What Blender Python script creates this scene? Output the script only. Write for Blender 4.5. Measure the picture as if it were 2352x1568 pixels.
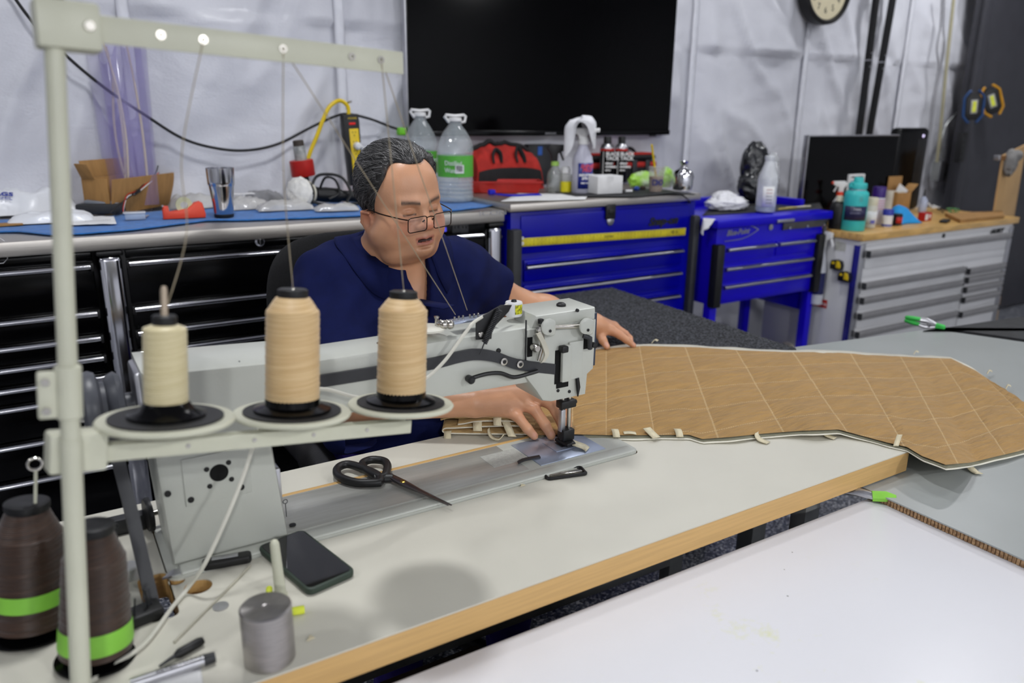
import bpy, bmesh, math, random
import numpy as np
from mathutils import Matrix, Vector, noise
random.seed(7)
for o_ in list(bpy.data.objects): bpy.data.objects.remove(o_)
SC = bpy.context.scene
COL = SC.collection
# ------------------------------------------------------------------ camera
FP = 1780.0                                   # focal length in pixels of the 2352 x 1568 frame
R2 = Vector((0.853, -0.5217, 0.01013)).normalized()
FW = Vector((0.50356, 0.81638, -0.28261)).normalized()
R2 = (R2 - FW*R2.dot(FW)).normalized()
U2 = R2.cross(FW)
CAM = Vector((0, 0, 1.49))
cd = bpy.data.cameras.new('camera'); cam = bpy.data.objects.new('camera', cd); COL.objects.link(cam)
cam.matrix_world = Matrix(((R2.x, U2.x, -FW.x, CAM.x), (R2.y, U2.y, -FW.y, CAM.y), (R2.z, U2.z, -FW.z, CAM.z), (0, 0, 0, 1)))
cd.sensor_width = 36.0; cd.lens = 36.0*FP/2352.0; cd.clip_start = 0.05
cd.dof.use_dof = True; cd.dof.focus_distance = 1.70; cd.dof.aperture_fstop = 2.5
SC.camera = cam
# ------------------------------------------------------------------ world, exposure
w = bpy.data.worlds.new('world'); SC.world = w; w.use_nodes = True
w.node_tree.nodes['Background'].inputs[0].default_value = (0.75, 0.82, 1.0, 1)
w.node_tree.nodes['Background'].inputs[1].default_value = 0.25
SC.view_settings.view_transform = 'Standard'; SC.view_settings.look = 'None'
SC.view_settings.gamma = 1.0; SC.view_settings.exposure = -1.58
SC.view_settings.use_curve_mapping = False
CEIL = 3.3
# round high-bay lamps of the workshop: (x, y, diameter, power)
LAMPS = [(0.42, 1.66, .30, 75), (3.0, 1.0, .30, 28), (5.1, 2.45, .30, 68), (-2.0, 1.3, .30, 45), (2.5, 2.45, .30, 44), (2.2, -3.1, .30, 300), (5.0, -2.6, .30, 230), (-0.8, -3.1, .30, 300)]
for i, (x, y, L, pw) in enumerate(LAMPS):
    ld = bpy.data.lights.new('bay_light', 'AREA'); ld.shape = 'DISK'; ld.size = L
    ld.energy = pw; ld.color = (0.97, 0.98, 1.0)
    lo = bpy.data.objects.new('bay_light', ld); COL.objects.link(lo); lo.location = (x, y, CEIL-0.17)

# ------------------------------------------------------------------ pixel helpers: a pixel is a direction, depth comes from what it touches
def ray(px, py):
    return (FW*FP + R2*(px-1176) - U2*(py-784)).normalized()
def atz(px, py, z): d = ray(px, py); return CAM + d*((z-CAM.z)/d.z)
def aty(px, py, y): d = ray(px, py); return CAM + d*((y-CAM.y)/d.y)
def atx(px, py, x): d = ray(px, py); return CAM + d*((x-CAM.x)/d.x)
def atd(px, py, dep): d = ray(px, py); return CAM + d*(dep/d.dot(FW))

# ------------------------------------------------------------------ mesh helpers
def frame(o, ex, ey=None, ez=None):
    """matrix with origin o; ex kept, the others made orthogonal"""
    ex = Vector(ex).normalized()
    if ez is not None:
        ez = Vector(ez); ez = (ez-ex*ez.dot(ex)).normalized(); ey = ez.cross(ex)
    else:
        ey = Vector(ey); ey = (ey-ex*ey.dot(ex)).normalized(); ez = ex.cross(ey)
    return Matrix(((ex.x, ey.x, ez.x, o[0]), (ex.y, ey.y, ez.y, o[1]), (ex.z, ey.z, ez.z, o[2]), (0, 0, 0, 1)))
def loc(x, y, z, rz=0): return Matrix.Translation((x, y, z)) @ Matrix.Rotation(rz, 4, 'Z')
def zto(o, d):
    """frame at o with local z along d"""
    d = Vector(d).normalized(); a = Vector((1, 0, 0)) if abs(d.x) < .9 else Vector((0, 1, 0))
    return frame(o, a-d*a.dot(d), ez=d)
class B:
    def __init__(s, M=None): s.bm = bmesh.new(); s.M = M or Matrix.Identity(4)
    def _fin(s, vs):
        for v in vs: v.co = s.M @ v.co
    def box(s, x0, x1, y0, y1, z0, z1, bev=0, seg=2):
        r = bmesh.ops.create_cube(s.bm, size=1.0); vs = r['verts']
        for v in vs: v.co = Vector((x0+(v.co.x+.5)*(x1-x0), y0+(v.co.y+.5)*(y1-y0), z0+(v.co.z+.5)*(z1-z0)))
        if bev > 0:
            es = list({e for v in vs for e in v.link_edges}); bev = min(bev, .49*min(abs(x1-x0), abs(y1-y0), abs(z1-z0)))
            r = bmesh.ops.bevel(s.bm, geom=es, offset=bev, segments=seg, profile=.5, affect='EDGES')
            vs = list({v for f in r['faces'] for v in f.verts} | {v for v in vs if v.is_valid})
        s._fin(vs); return s
    def cbox(s, c, d, bev=0, seg=2):
        return s.box(c[0]-d[0]/2, c[0]+d[0]/2, c[1]-d[1]/2, c[1]+d[1]/2, c[2]-d[2]/2, c[2]+d[2]/2, bev, seg)
    def lathe(s, prof, seg=24, c=(0, 0, 0), sx=1, sy=1, caps=True, warp=None):
        rings = []; allv = []
        for r, z in prof:
            ring = []
            for k in range(seg):
                a = 2*math.pi*k/seg; p = Vector((c[0]+r*sx*math.cos(a), c[1]+r*sy*math.sin(a), c[2]+z))
                if warp: p = warp(p, a)
                ring.append(s.bm.verts.new(p))
            rings.append(ring); allv += ring
        for a_, b_ in zip(rings, rings[1:]):
            for k in range(seg): s.bm.faces.new((a_[k], a_[(k+1) % seg], b_[(k+1) % seg], b_[k]))
        if caps:
            if prof[0][0] > 1e-6: s.bm.faces.new(list(reversed(rings[0])))
            if prof[-1][0] > 1e-6: s.bm.faces.new(rings[-1])
        s._fin(allv); return s
    def cyl(s, r, z0, z1, seg=24, c=(0, 0), bev=0):
        if bev: return s.lathe([(r-bev, z0), (r, z0+bev), (r, z1-bev), (r-bev, z1)], seg, (c[0], c[1], 0))
        return s.lathe([(r, z0), (r, z1)], seg, (c[0], c[1], 0))
    def tube(s, pts, r, seg=8, closed=False, flat=None, up=None):
        pts = [Vector(p) for p in pts]; n = len(pts); rr = r if isinstance(r, (list, tuple)) else [r]*n
        rings = []; allv = []; prev = None
        for i, p in enumerate(pts):
            if closed: t = pts[(i+1) % n]-pts[i-1]
            else: t = pts[min(i+1, n-1)]-pts[max(i-1, 0)]
            t = t.normalized() if t.length > 1e-9 else Vector((0, 0, 1))
            if up is not None: x = Vector(up).cross(t)
            elif prev is None: x = t.orthogonal()
            else: x = prev-t*prev.dot(t)
            x.normalize(); prev = x; y = t.cross(x); ring = []
            for k in range(seg):
                a = 2*math.pi*k/seg; fx, fy = (1, 1) if flat is None else flat
                ring.append(s.bm.verts.new(p+(x*math.cos(a)*fx+y*math.sin(a)*fy)*rr[i]))
            rings.append(ring); allv += ring
        m = n if closed else n-1
        for i in range(m):
            a_, b_ = rings[i], rings[(i+1) % n]
            for k in range(seg): s.bm.faces.new((a_[k], a_[(k+1) % seg], b_[(k+1) % seg], b_[k]))
        if not closed: s.bm.faces.new(list(reversed(rings[0]))); s.bm.faces.new(rings[-1])
        s._fin(allv); return s
    def rod(s, a, b, r, seg=10): return s.tube([a, b], r, seg)
    def ribbon(s, pts, wv, th):
        """flat strip along pts; wv = width vector (or list), th thickness"""
        pts = [Vector(p) for p in pts]; n = len(pts); rings = []; allv = []
        for i, p in enumerate(pts):
            wd = Vector(wv[i]) if isinstance(wv, list) else Vector(wv)
            t = (pts[min(i+1, n-1)]-pts[max(i-1, 0)]).normalized(); nn = t.cross(wd); nn = nn.normalized()*th/2 if nn.length > 1e-9 else Vector((0, 0, th/2))
            ring = [s.bm.verts.new(q) for q in (p-wd/2-nn, p+wd/2-nn, p+wd/2+nn, p-wd/2+nn)]
            rings.append(ring); allv += ring
        for a_, b_ in zip(rings, rings[1:]):
            for k in range(4): s.bm.faces.new((a_[k], a_[(k+1) % 4], b_[(k+1) % 4], b_[k]))
        s.bm.faces.new(list(reversed(rings[0]))); s.bm.faces.new(rings[-1]); s._fin(allv); return s
    def prism(s, poly, z0, z1, bev=0, holes=None):
        """polygon in local xy extruded z0..z1"""
        lo = [s.bm.verts.new((x, y, z0)) for x, y in poly]; f = s.bm.faces.new(lo)
        r = bmesh.ops.extrude_face_region(s.bm, geom=[f]); hi = [g for g in r['geom'] if isinstance(g, bmesh.types.BMVert)]
        for v in hi: v.co.z = z1
        vs = lo+hi
        bmesh.ops.recalc_face_normals(s.bm, faces=list({f for v in vs for f in v.link_faces}))
        if bev > 0:
            es = [e for e in {e for v in vs for e in v.link_edges} if abs(e.verts[0].co.z-e.verts[1].co.z) < 1e-9]
            r = bmesh.ops.bevel(s.bm, geom=es, offset=bev, segments=2, profile=.5, affect='EDGES')
            vs = list({v for f in r['faces'] for v in f.verts} | {v for v in vs if v.is_valid})
        s._fin(vs); return s
    def grid(s, fn, nu, nv, th=0, closeu=False):
        """fn(u,v)->point, u,v in 0..1; th>0 gives it thickness along the normal"""
        P = [[Vector(fn(i/nu, j/nv)) for j in range(nv+1)] for i in range(nu+1)]
        allv = []
        def layer(off):
            V = []
            for i in range(nu+1):
                row = []
                for j in range(nv+1):
                    p = P[i][j]
                    if off:
                        du = P[min(i+1, nu)][j]-P[max(i-1, 0)][j]; dv = P[i][min(j+1, nv)]-P[i][max(j-1, 0)]
                        nn = du.cross(dv); p = p+(nn.normalized()*off if nn.length > 1e-12 else Vector((0, 0, off)))
                    row.append(s.bm.verts.new(p))
                V.append(row); allv.extend(row)
            return V
        T = layer(0)
        for i in range(nu):
            for j in range(nv): s.bm.faces.new((T[i][j], T[i+1][j], T[i+1][j+1], T[i][j+1]))
        if th:
            L = layer(-th)
            for i in range(nu):
                for j in range(nv): s.bm.faces.new((L[i][j+1], L[i+1][j+1], L[i+1][j], L[i][j]))
            for i in range(nu):
                s.bm.faces.new((L[i][0], L[i+1][0], T[i+1][0], T[i][0])); s.bm.faces.new((T[i][nv], T[i+1][nv], L[i+1][nv], L[i][nv]))
            for j in range(nv):
                s.bm.faces.new((T[0][j], T[0][j+1], L[0][j+1], L[0][j])); s.bm.faces.new((L[nu][j], L[nu][j+1], T[nu][j+1], T[nu][j]))
        s._fin(allv); return s
    def blob(s, c, d, amp=.15, fr=3.0, seed=0, nu=28, nv=18, flat=None, sharp=1.0):
        """noisy closed lump (crumpled cloth, bag): centre c, half sizes d; flat = lowest z"""
        def fn(u, v):
            a = 2*math.pi*u; t = math.pi*v
            n = Vector((math.cos(a)*math.sin(t), math.sin(a)*math.sin(t), math.cos(t)))
            q = n*fr+Vector((seed*3.1, seed*1.7, seed)); k = noise.noise(q)+.5*noise.noise(q*2.1)
            k = 1+amp*((1-2*abs(k)) if sharp else k*2)
            p = Vector((c[0]+n.x*d[0]*k, c[1]+n.y*d[1]*k, c[2]+n.z*d[2]*k))
            if flat is not None and p.z < flat: p.z = flat
            return p
        P = [[s.bm.verts.new(fn(i/nu, j/nv)) for j in range(1, nv)] for i in range(nu)]
        top = s.bm.verts.new(fn(0, 0)); bot = s.bm.verts.new(fn(0, 1)); m = nv-1
        for i in range(nu):
            i2 = (i+1) % nu
            for j in range(m-1): s.bm.faces.new((P[i][j], P[i][j+1], P[i2][j+1], P[i2][j]))
            s.bm.faces.new((top, P[i][0], P[i2][0])); s.bm.faces.new((bot, P[i2][m-1], P[i][m-1]))
        s._fin([v for r in P for v in r]+[top, bot]); return s

def wpos(p):
    v = Vector((0, 0, 0))
    while p is not None: v = v+p.location; p = p.parent
    return v
def obj(name, b, m, par=None, smooth=True, ang=.7, kind=None, label=None):
    me = bpy.data.meshes.new(name)
    if isinstance(b, B):
        bm = b.bm; bmesh.ops.recalc_face_normals(bm, faces=bm.faces)
        bm.to_mesh(me); bm.free()
    else: me = b; me.name = name
    n = len(me.vertices); co = np.empty(n*3); me.vertices.foreach_get('co', co); co = co.reshape(-1, 3)
    c = (co.min(0)+co.max(0))/2; 
    if par is None: c[2] = co[:, 2].min()
    me.vertices.foreach_set('co', (co-c).ravel())
    if smooth: me.shade_smooth(); me.set_sharp_from_angle(angle=ang)
    else: me.shade_flat()
    me.materials.append(m); me.update()
    o = bpy.data.objects.new(name, me); COL.objects.link(o)
    o.parent = par; o.location = Vector(c)-wpos(par)
    if kind: o['kind'] = kind
    if label: o['label'] = label
    return o
def tag(o, label, cat, group=None):
    o['label'] = label; o['category'] = cat
    if group: o['group'] = group
    return o
def thing(name, label, cat, at, group=None):
    o = bpy.data.objects.new(name, None); COL.objects.link(o); o.empty_display_size = .05; o.location = Vector(at)
    return tag(o, label, cat, group)
def struct(name, b, m, par=None, **k):
    return obj(name, b, m, par, kind='structure' if par is None else None, **k)
def text(name, s, size, M, m, par=None, ext=.0006, bold=0, align='LEFT', sx=1.0, shear=0, label=None):
    cu = bpy.data.curves.new(name, 'FONT'); cu.body = s; cu.size = size; cu.extrude = ext; cu.align_x = align; cu.offset = bold; cu.shear = shear; cu.resolution_u = 3
    t = bpy.data.objects.new(name, cu); COL.objects.link(t)
    dg = bpy.context.evaluated_depsgraph_get(); me = bpy.data.meshes.new_from_object(t.evaluated_get(dg))
    bpy.data.objects.remove(t); bpy.data.curves.remove(cu)
    me.transform(M @ Matrix.Diagonal((sx, 1, 1, 1))); me.materials.clear()
    return obj(name, me, m, par, smooth=False, label=label)
def bez(p, n=12):
    """smooth curve through points (Catmull-Rom)"""
    p = [Vector(q) for q in p]; out = []
    for i in range(len(p)-1):
        a, b, c, d = p[max(i-1, 0)], p[i], p[i+1], p[min(i+2, len(p)-1)]
        for k in range(n):
            t = k/n; out.append(.5*((2*b)+(c-a)*t+(2*a-5*b+4*c-d)*t*t+(3*b-a-3*c+d)*t*t*t))
    return out+[p[-1]]

# ------------------------------------------------------------------ materials
def lin(c): return tuple((v/255/12.92 if v/255 <= .04045 else ((v/255+.055)/1.055)**2.4) for v in c)
MATS = {}
def mat(name, rgb, rough=.5, metal=0, var=.08, vs=20, bump=0, bs=80, bd=.002, spec=.5, trans=0, ior=1.45, alpha=1, emis=None, es=1, coat=0, sheen=0, stretch=None, rgb2=None, lo=.4, hi=.6, detail=4, sss=0):
    """principled material: noise-varied colour (rgb in 0-255 sRGB), optional second colour patches, fine bump"""
    if name in MATS: return MATS[name]
    m = bpy.data.materials.new(name); m.use_nodes = True; nt = m.node_tree; N = nt.nodes; L = nt.links; p = N['Principled BSDF']
    c = lin(rgb)
    tc = N.new('ShaderNodeTexCoord'); mp = N.new('ShaderNodeMapping'); L.new(tc.outputs['Object'], mp.inputs[0])
    if stretch: mp.inputs['Scale'].default_value = stretch
    nz = N.new('ShaderNodeTexNoise'); nz.inputs['Scale'].default_value = vs; nz.inputs['Detail'].default_value = detail; L.new(mp.outputs[0], nz.inputs[0])
    cr = N.new('ShaderNodeValToRGB'); L.new(nz.outputs[0], cr.inputs[0])
    c2 = lin(rgb2) if rgb2 else tuple(min(1, v*(1+var)) for v in c)
    c1 = c if rgb2 else tuple(v*(1-var) for v in c)
    cr.color_ramp.elements[0].position = lo; cr.color_ramp.elements[1].position = hi
    cr.color_ramp.elements[0].color = (*c1, 1); cr.color_ramp.elements[1].color = (*c2, 1)
    L.new(cr.outputs[0], p.inputs['Base Color'])
    p.inputs['Roughness'].default_value = rough; p.inputs['Metallic'].default_value = metal; p.inputs['Specular IOR Level'].default_value = spec
    p.inputs['IOR'].default_value = ior
    if trans: p.inputs['Transmission Weight'].default_value = trans
    if alpha < 1: p.inputs['Alpha'].default_value = alpha
    if coat: p.inputs['Coat Weight'].default_value = coat; p.inputs['Coat Roughness'].default_value = .08
    if sheen: p.inputs['Sheen Weight'].default_value = sheen
    if sss: p.inputs['Subsurface Weight'].default_value = sss; p.inputs['Subsurface Radius'].default_value = (.012, .005, .003); p.inputs['Subsurface Scale'].default_value = 1
    if emis: p.inputs['Emission Color'].default_value = (*lin(emis), 1); p.inputs['Emission Strength'].default_value = es
    if bump:
        n2 = N.new('ShaderNodeTexNoise'); n2.inputs['Scale'].default_value = bs; n2.inputs['Detail'].default_value = 3; L.new(mp.outputs[0], n2.inputs[0])
        bu = N.new('ShaderNodeBump'); bu.inputs['Strength'].default_value = bump; bu.inputs['Distance'].default_value = bd; L.new(n2.outputs[0], bu.inputs['Height']); L.new(bu.outputs[0], p.inputs['Normal'])
    MATS[name] = m; return m
M_steel = mat('brushed_steel', (198, 193, 186), .42, 1, .06, 6, stretch=(1, 30, 30))
M_chrome = mat('chrome', (200, 200, 205), .12, 1, .02)
M_dchrome = mat('satin_aluminium', (186, 186, 190), .34, 1, .04)
M_black = mat('black_plastic', (18, 18, 19), .45, 0, .1, bump=.05)
M_gblack = mat('gloss_black_paint', (4, 4, 5), .18, 0, .1, spec=.22)
M_dark = mat('dark_grey_plastic', (42, 43, 46), .5, 0, .1, bump=.05)
M_white = mat('white_plastic', (222, 222, 222), .4, 0, .03)
M_paper = mat('white_paper', (226, 226, 226), .7, 0, .04)
M_red = mat('red_plastic', (176, 28, 20), .38, 0, .06)
M_orange = mat('orange_red_plastic', (225, 72, 45), .38, 0, .05)
M_yellow = mat('yellow_plastic', (222, 190, 20), .4, 0, .05)
M_green = mat('lime_green_plastic', (120, 205, 50), .45, 0, .06)
M_clear = mat('clear_plastic', (250, 252, 255), .05, 0, .01, trans=1, ior=1.25)
M_film = mat('thin_clear_film', (235, 238, 240), .12, 0, .02, alpha=.32, spec=.9)
M_bagfilm = mat('cloudy_bag_film', (205, 203, 200), .2, 0, .08, 12, alpha=.72, spec=.8, bump=.4, bs=30, bd=.01)
M_ink = mat('black_ink', (22, 22, 22), .6, 0, .02)
M_winK = mat('white_ink', (235, 235, 235), .6, 0, .02)
# ================================================================== SETTING
WY = 3.32
def wall_mat():
    m = bpy.data.materials.new('insulation_facing'); m.use_nodes = True; nt = m.node_tree; N = nt.nodes; L = nt.links; p = N['Principled BSDF']
    tc = N.new('ShaderNodeTexCoord')
    n1 = N.new('ShaderNodeTexNoise'); n1.inputs['Scale'].default_value = 1.3; n1.inputs['Detail'].default_value = 5; L.new(tc.outputs['Object'], n1.inputs[0])
    cr = N.new('ShaderNodeValToRGB'); L.new(n1.outputs[0], cr.inputs[0]); cr.color_ramp.elements[0].position = .35; cr.color_ramp.elements[1].position = .65
    cr.color_ramp.elements[0].color = (*lin((198, 199, 207)), 1); cr.color_ramp.elements[1].color = (*lin((218, 219, 226)), 1); L.new(cr.outputs[0], p.inputs['Base Color'])
    p.inputs['Roughness'].default_value = .36; p.inputs['Specular IOR Level'].default_value = .45
    mp = N.new('ShaderNodeMapping'); mp.inputs['Scale'].default_value = (1, 1, 1.6); L.new(tc.outputs['Object'], mp.inputs[0])
    n2 = N.new('ShaderNodeTexNoise'); n2.inputs['Scale'].default_value = 5; n2.inputs['Detail'].default_value = 3; n2.inputs['Distortion'].default_value = .6; L.new(mp.outputs[0], n2.inputs[0])
    n3 = N.new('ShaderNodeTexVoronoi'); n3.inputs['Scale'].default_value = 90; L.new(mp.outputs[0], n3.inputs[0])
    b1 = N.new('ShaderNodeBump'); b1.inputs['Strength'].default_value = .3; b1.inputs['Distance'].default_value = .02; L.new(n2.outputs[0], b1.inputs['Height'])
    b2 = N.new('ShaderNodeBump'); b2.inputs['Strength'].default_value = .12; b2.inputs['Distance'].default_value = .004; L.new(n3.outputs[0], b2.inputs['Height']); L.new(b1.outputs[0], b2.inputs['Normal'])
    L.new(b2.outputs[0], p.inputs['Normal']); return m
M_wall = wall_mat()
SEAMS = [aty(x, y, WY).x for x, y in ((-260, 100), (285, 30), (787, 100), (1600, 150), (1853, 200), (2100, 60))]+[6.9]
SEAMZ = aty(1900, 137, WY).z
def rid(p): return 1-2*abs(noise.noise(p))
def wall_off(x, z):
    k = 0
    for a, b in zip(SEAMS, SEAMS[1:]):
        if a <= x < b: u = (x-a)/(b-a); k = .032*(1-abs(2*u-1)**3); edge = min(x-a, b-x); break
    else: return 0
    low = z < SEAMZ
    zz = (SEAMZ-z) if low else (z-SEAMZ)
    # long soft folds falling from the seam, diagonal creases, small crumples
    s = 1 if x > 2.9 else -.8
    f1 = rid(Vector((x*1.9+s*z*.9, z*.55, 3.3 if low else 8.1)))
    f2 = rid(Vector((x*4.2+s*z*2.3, z*1.3-s*x*.4, 5.5)))
    f3 = noise.noise(Vector((x*9, z*11, 1.2)))
    amp = min(1, edge/.12)
    k += amp*((.05 if x > 2.9 else .034)*max(0, f1)**2+.026*max(0, f2)**3+.006*f3)
    if low: k += .03*math.exp(-zz/.16)*(.35+.65*max(0, noise.noise(Vector((x*2.2, 0, 4)))*2))*amp
    else: k += amp*.035*math.exp(-zz/.12)*max(0, noise.noise(Vector((x*3.0, 1, 9)))*2.2)+.008
    return k
b = B(); b.grid(lambda u, v: (-4+u*11.8, WY+.055-wall_off(-4+u*11.8, v*CEIL), v*CEIL), 520, 150)
struct('wall_back', b, M_wall, ang=3)
M_tape = mat('white_seam_tape', (214, 215, 222), .3, 0, .03)
for i, x in enumerate(SEAMS[:-1]):
    b = B(); b.grid(lambda u, v: (x-.022+u*.044, WY+.03-.004*noise.noise(Vector((v*40, i, 0)))-.006*(1-abs(2*u-1)), v*CEIL), 4, 60, .002)
    struct('trim_%d' % (i+1), b, M_tape, ang=3)
M_room = mat('painted_drywall', (205, 206, 210), .8, 0, .03, 3)
struct('wall_left', B().box(-4.1, -4, -4, WY+.1, 0, CEIL), M_room)
struct('wall_right', B().box(7.8, 7.9, -4, WY+.1, 0, CEIL), M_room)
struct('wall_front', B().box(-4.1, 7.9, -4.1, -4, 0, CEIL), M_room)
struct('ceiling', B().box(-4.1, 7.9, -4.1, WY+.1, CEIL, CEIL+.1), M_room)
def floor_mat():
    m = bpy.data.materials.new('flake_epoxy'); m.use_nodes = True; nt = m.node_tree; N = nt.nodes; L = nt.links; p = N['Principled BSDF']
    tc = N.new('ShaderNodeTexCoord'); v = N.new('ShaderNodeTexVoronoi'); v.inputs['Scale'].default_value = 160; L.new(tc.outputs['Object'], v.inputs[0])
    cr = N.new('ShaderNodeValToRGB'); sp = N.new('ShaderNodeSeparateColor'); L.new(v.outputs['Color'], sp.inputs[0]); L.new(sp.outputs[0], cr.inputs[0])
    cr.color_ramp.interpolation = 'CONSTANT'; e = cr.color_ramp.elements; e[0].color = (*lin((96, 99, 108)), 1); e[1].position = .45; e[1].color = (*lin((160, 162, 168)), 1)
    for ps, c in ((.65, (46, 48, 56)), (.8, (70, 78, 98)), (.9, (205, 205, 208))): n = e.new(ps); n.color = (*lin(c), 1)
    L.new(cr.outputs[0], p.inputs['Base Color']); p.inputs['Roughness'].default_value = .3; return m
struct('floor', B().box(-4.1, 7.9, -4.1, WY+.1, -.1, 0), floor_mat())
# dark steel sliding door standing proud of the back wall
M_door = mat('dark_grey_steel', (58, 58, 64), .5, 0, .06, 8, bump=.05)
xl = aty(2222, 200, 3.16).x
b = B().box(xl, 7.7, 3.13, 3.2, .02, 3.2, .004); d1 = struct('door_1', b, M_door)
b = B().box(xl-.03, xl+.05, 3.10, 3.13, .02, 3.2, .006); b.box(xl+1.42, xl+1.5, 3.10, 3.13, .02, 3.2, .006); b.box(xl+.05, xl+1.42, 3.105, 3.13, 3.0, 3.2, .006)
obj('door_frame', b, M_door, d1)
b = B().box(xl+.62, xl+.66, 3.07, 3.10, .95, 1.2, .006); obj('door_handle', b, M_black, d1)
# lamp fixtures on the ceiling
M_lamp = mat('lamp_diffuser', (250, 250, 255), .4, emis=(235, 242, 255), es=2.0)
WHERE = ('above the sewing machine', 'above the quilted panel', 'near the wall clock', 'at the left end of the workshop', 'above the blue cabinet', 'behind the camera at right', 'at the far right end', 'behind the camera at left')
for (x, y, L_, pw), wh in zip(LAMPS, WHERE):
    t = thing('ceiling_lamp', 'round white high-bay ceiling lamp '+wh, 'lamp', (x, y, CEIL-.15), 'ceiling high-bay lamps')
    obj('housing', B(loc(x, y, CEIL)).lathe([(0, -.001), (.05, -.001), (.06, -.06), (.17, -.10), (.175, -.14), (.155, -.145), (0, -.14)], 40), M_dark, t)
    obj('diffuser', B(loc(x, y, CEIL)).lathe([(0, -.14), (.15, -.14), (.148, -.152), (0, -.155)], 40), M_lamp, t)

# ================================================================== TABLES
M_lam = mat('grey_laminate', (206, 203, 190), .42, 0, .015, 5, bump=.03, bs=400)
M_beech = mat('beech_edge', (200, 162, 104), .45, 0, .05, 6, stretch=(1, 14, 30))
M_gsteel = mat('grey_enamel_steel', (140, 142, 140), .4, .3, .05)
def circ(cx, cy, r, n=24, sx=1): return [(cx+r*sx*math.cos(2*math.pi*k/n), cy+r*math.sin(2*math.pi*k/n)) for k in range(n)]
def rrect(x0, x1, y0, y1, r, n=5):
    out = []
    for cx, cy, a0 in ((x1-r, y1-r, 0), (x0+r, y1-r, 90), (x0+r, y0+r, 180), (x1-r, y0+r, 270)):
        for k in range(n+1): a = math.radians(a0+90*k/n); out.append((cx+r*math.cos(a), cy+r*math.sin(a)))
    return out
def slab(b, loops, z0, z1):
    """plate with holes: first loop is the outline"""
    bm = b.bm; es = []
    for lp in loops:
        vs = [bm.verts.new((x, y, z0)) for x, y in lp]
        for i in range(len(vs)): es.append(bm.edges.new((vs[i], vs[(i+1) % len(vs)])))
    r = bmesh.ops.triangle_fill(bm, use_beauty=True, edges=es)
    fs = [g for g in r['geom'] if isinstance(g, bmesh.types.BMFace)]
    r = bmesh.ops.extrude_face_region(bm, geom=fs)
    for g in r['geom']:
        if isinstance(g, bmesh.types.BMVert): g.co.z = z1
    return b
TZ = .78; TX0, TX1, TY0, TY1 = -.125, 1.586, .883, 1.4775
BX0, BX1, BY0, BY1 = .10, 1.062, 1.178, 1.372                  # sewing machine bed cut-out
out = rrect(TX0, TX1, TY0, TY1, .004)
hc = [atz(455, 1346, TZ), atz(406, 1333, TZ)]
holes = [circ(hc[0].x, hc[0].y, .021), circ(hc[1].x, hc[1].y, .0125, 18)]
s0, s1 = atz(352, 1345, TZ), atz(388, 1408, TZ)
holes.append(rrect(s1.x-.03, s1.x+.014, s1.y-.012, s0.y+.035, .012))
bedhole = rrect(BX0, BX1, BY0, BY1, .02)
tb = thing('sewing_table', 'long grey-topped table with thick beech edge under the sewing machine', 'table', (.73, 1.18, 0))
b = slab(B(), [out]+holes+[bedhole], TZ-.047, TZ-.0025); obj('tabletop_core', b, M_beech, tb, smooth=False)
b = slab(B(), [rrect(TX0+.001, TX1-.001, TY0+.001, TY1-.001, .004)]+holes+[bedhole], TZ-.0025, TZ); obj('tabletop_laminate', b, M_lam, tb, smooth=False)
for x in (.05, 1.38):
    for y in (.98, 1.38):
        obj('leg', B().box(x-.025, x+.025, y-.02, y+.02, .05, TZ-.05, .004), M_gsteel, tb)
    obj('foot', B().box(x-.03, x+.03, .90, 1.46, 0, .05, .006), M_gsteel, tb)
    obj('crossbar', B().box(x-.02, x+.02, .93, 1.43, TZ-.09, TZ-.049, .004), M_gsteel, tb)
obj('stretcher', B().box(.07, 1.36, 1.36, 1.40, .3, .34, .004), M_gsteel, tb)
b = B(frame((.55, 1.2, .6), (0, 0, 1), ey=(0, 1, 0))); b.M = frame((.48, 1.2, .6), (0, 1, 0), ez=(1, 0, 0)); b.lathe([(.0, 0), (.05, 0), (.06, .01), (.06, .14), (.05, .16), (.02, .165), (.02, .2), (0, .2)], 24)
obj('motor', b, M_dark, tb)
obj('motor_bracket', B().box(.5, .64, 1.14, 1.26, .66, TZ-.05, .004), M_dark, tb)
# grey board on trestles at the right, lapping under the sewing table
M_gboard = mat('grey_board', (156, 160, 158), .36, 0, .03, 3, bump=.02, bs=300)
M_honey = mat('corrugated_brown', (110, 82, 58), .8, 0, .2, 60, rgb2=(150, 118, 84))
GZ = .730
gb = thing('layout_table', 'low grey board table lapping under the right end of the sewing table', 'table', (2.2, 1.0, 0))
gpoly = [(1.432, .15), (3.42, .15), (2.935, 1.293), (2.812, 1.562), (1.99, 1.686), (1.99, 1.535), (1.432, 1.535)]
obj('board_top', B().prism(gpoly, GZ-.003, GZ), M_gboard, gb, smooth=False)
obj('board_core', B().prism([(x*.999+.002 if x > 1.5 else x+.003, y) for x, y in gpoly], GZ-.017, GZ-.003), M_honey, gb, smooth=False)
b = B()
for k in range(190):
    y = .15+k*.0073
    if y < 1.52: b.box(1.4325+.0012*random.random(), 1.436, y, y+.0052, GZ-.0165, GZ-.0035)
obj('honeycomb_edge', b, mat('corrugated_cells', (128, 98, 70), .85, 0, .3, 150, rgb2=(172, 140, 104)), gb, smooth=False, kind='stuff')
for x, y in ((1.75, .45), (1.75, 1.42), (2.75, .45), (2.62, 1.38)):
    obj('leg', B().box(x-.03, x+.03, y-.03, y+.03, 0, GZ-.018, .004), M_gsteel, gb)
obj('apron', B().box(1.72, 2.78, .43, .47, GZ-.11, GZ-.018, .004), M_gsteel, gb)
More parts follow.
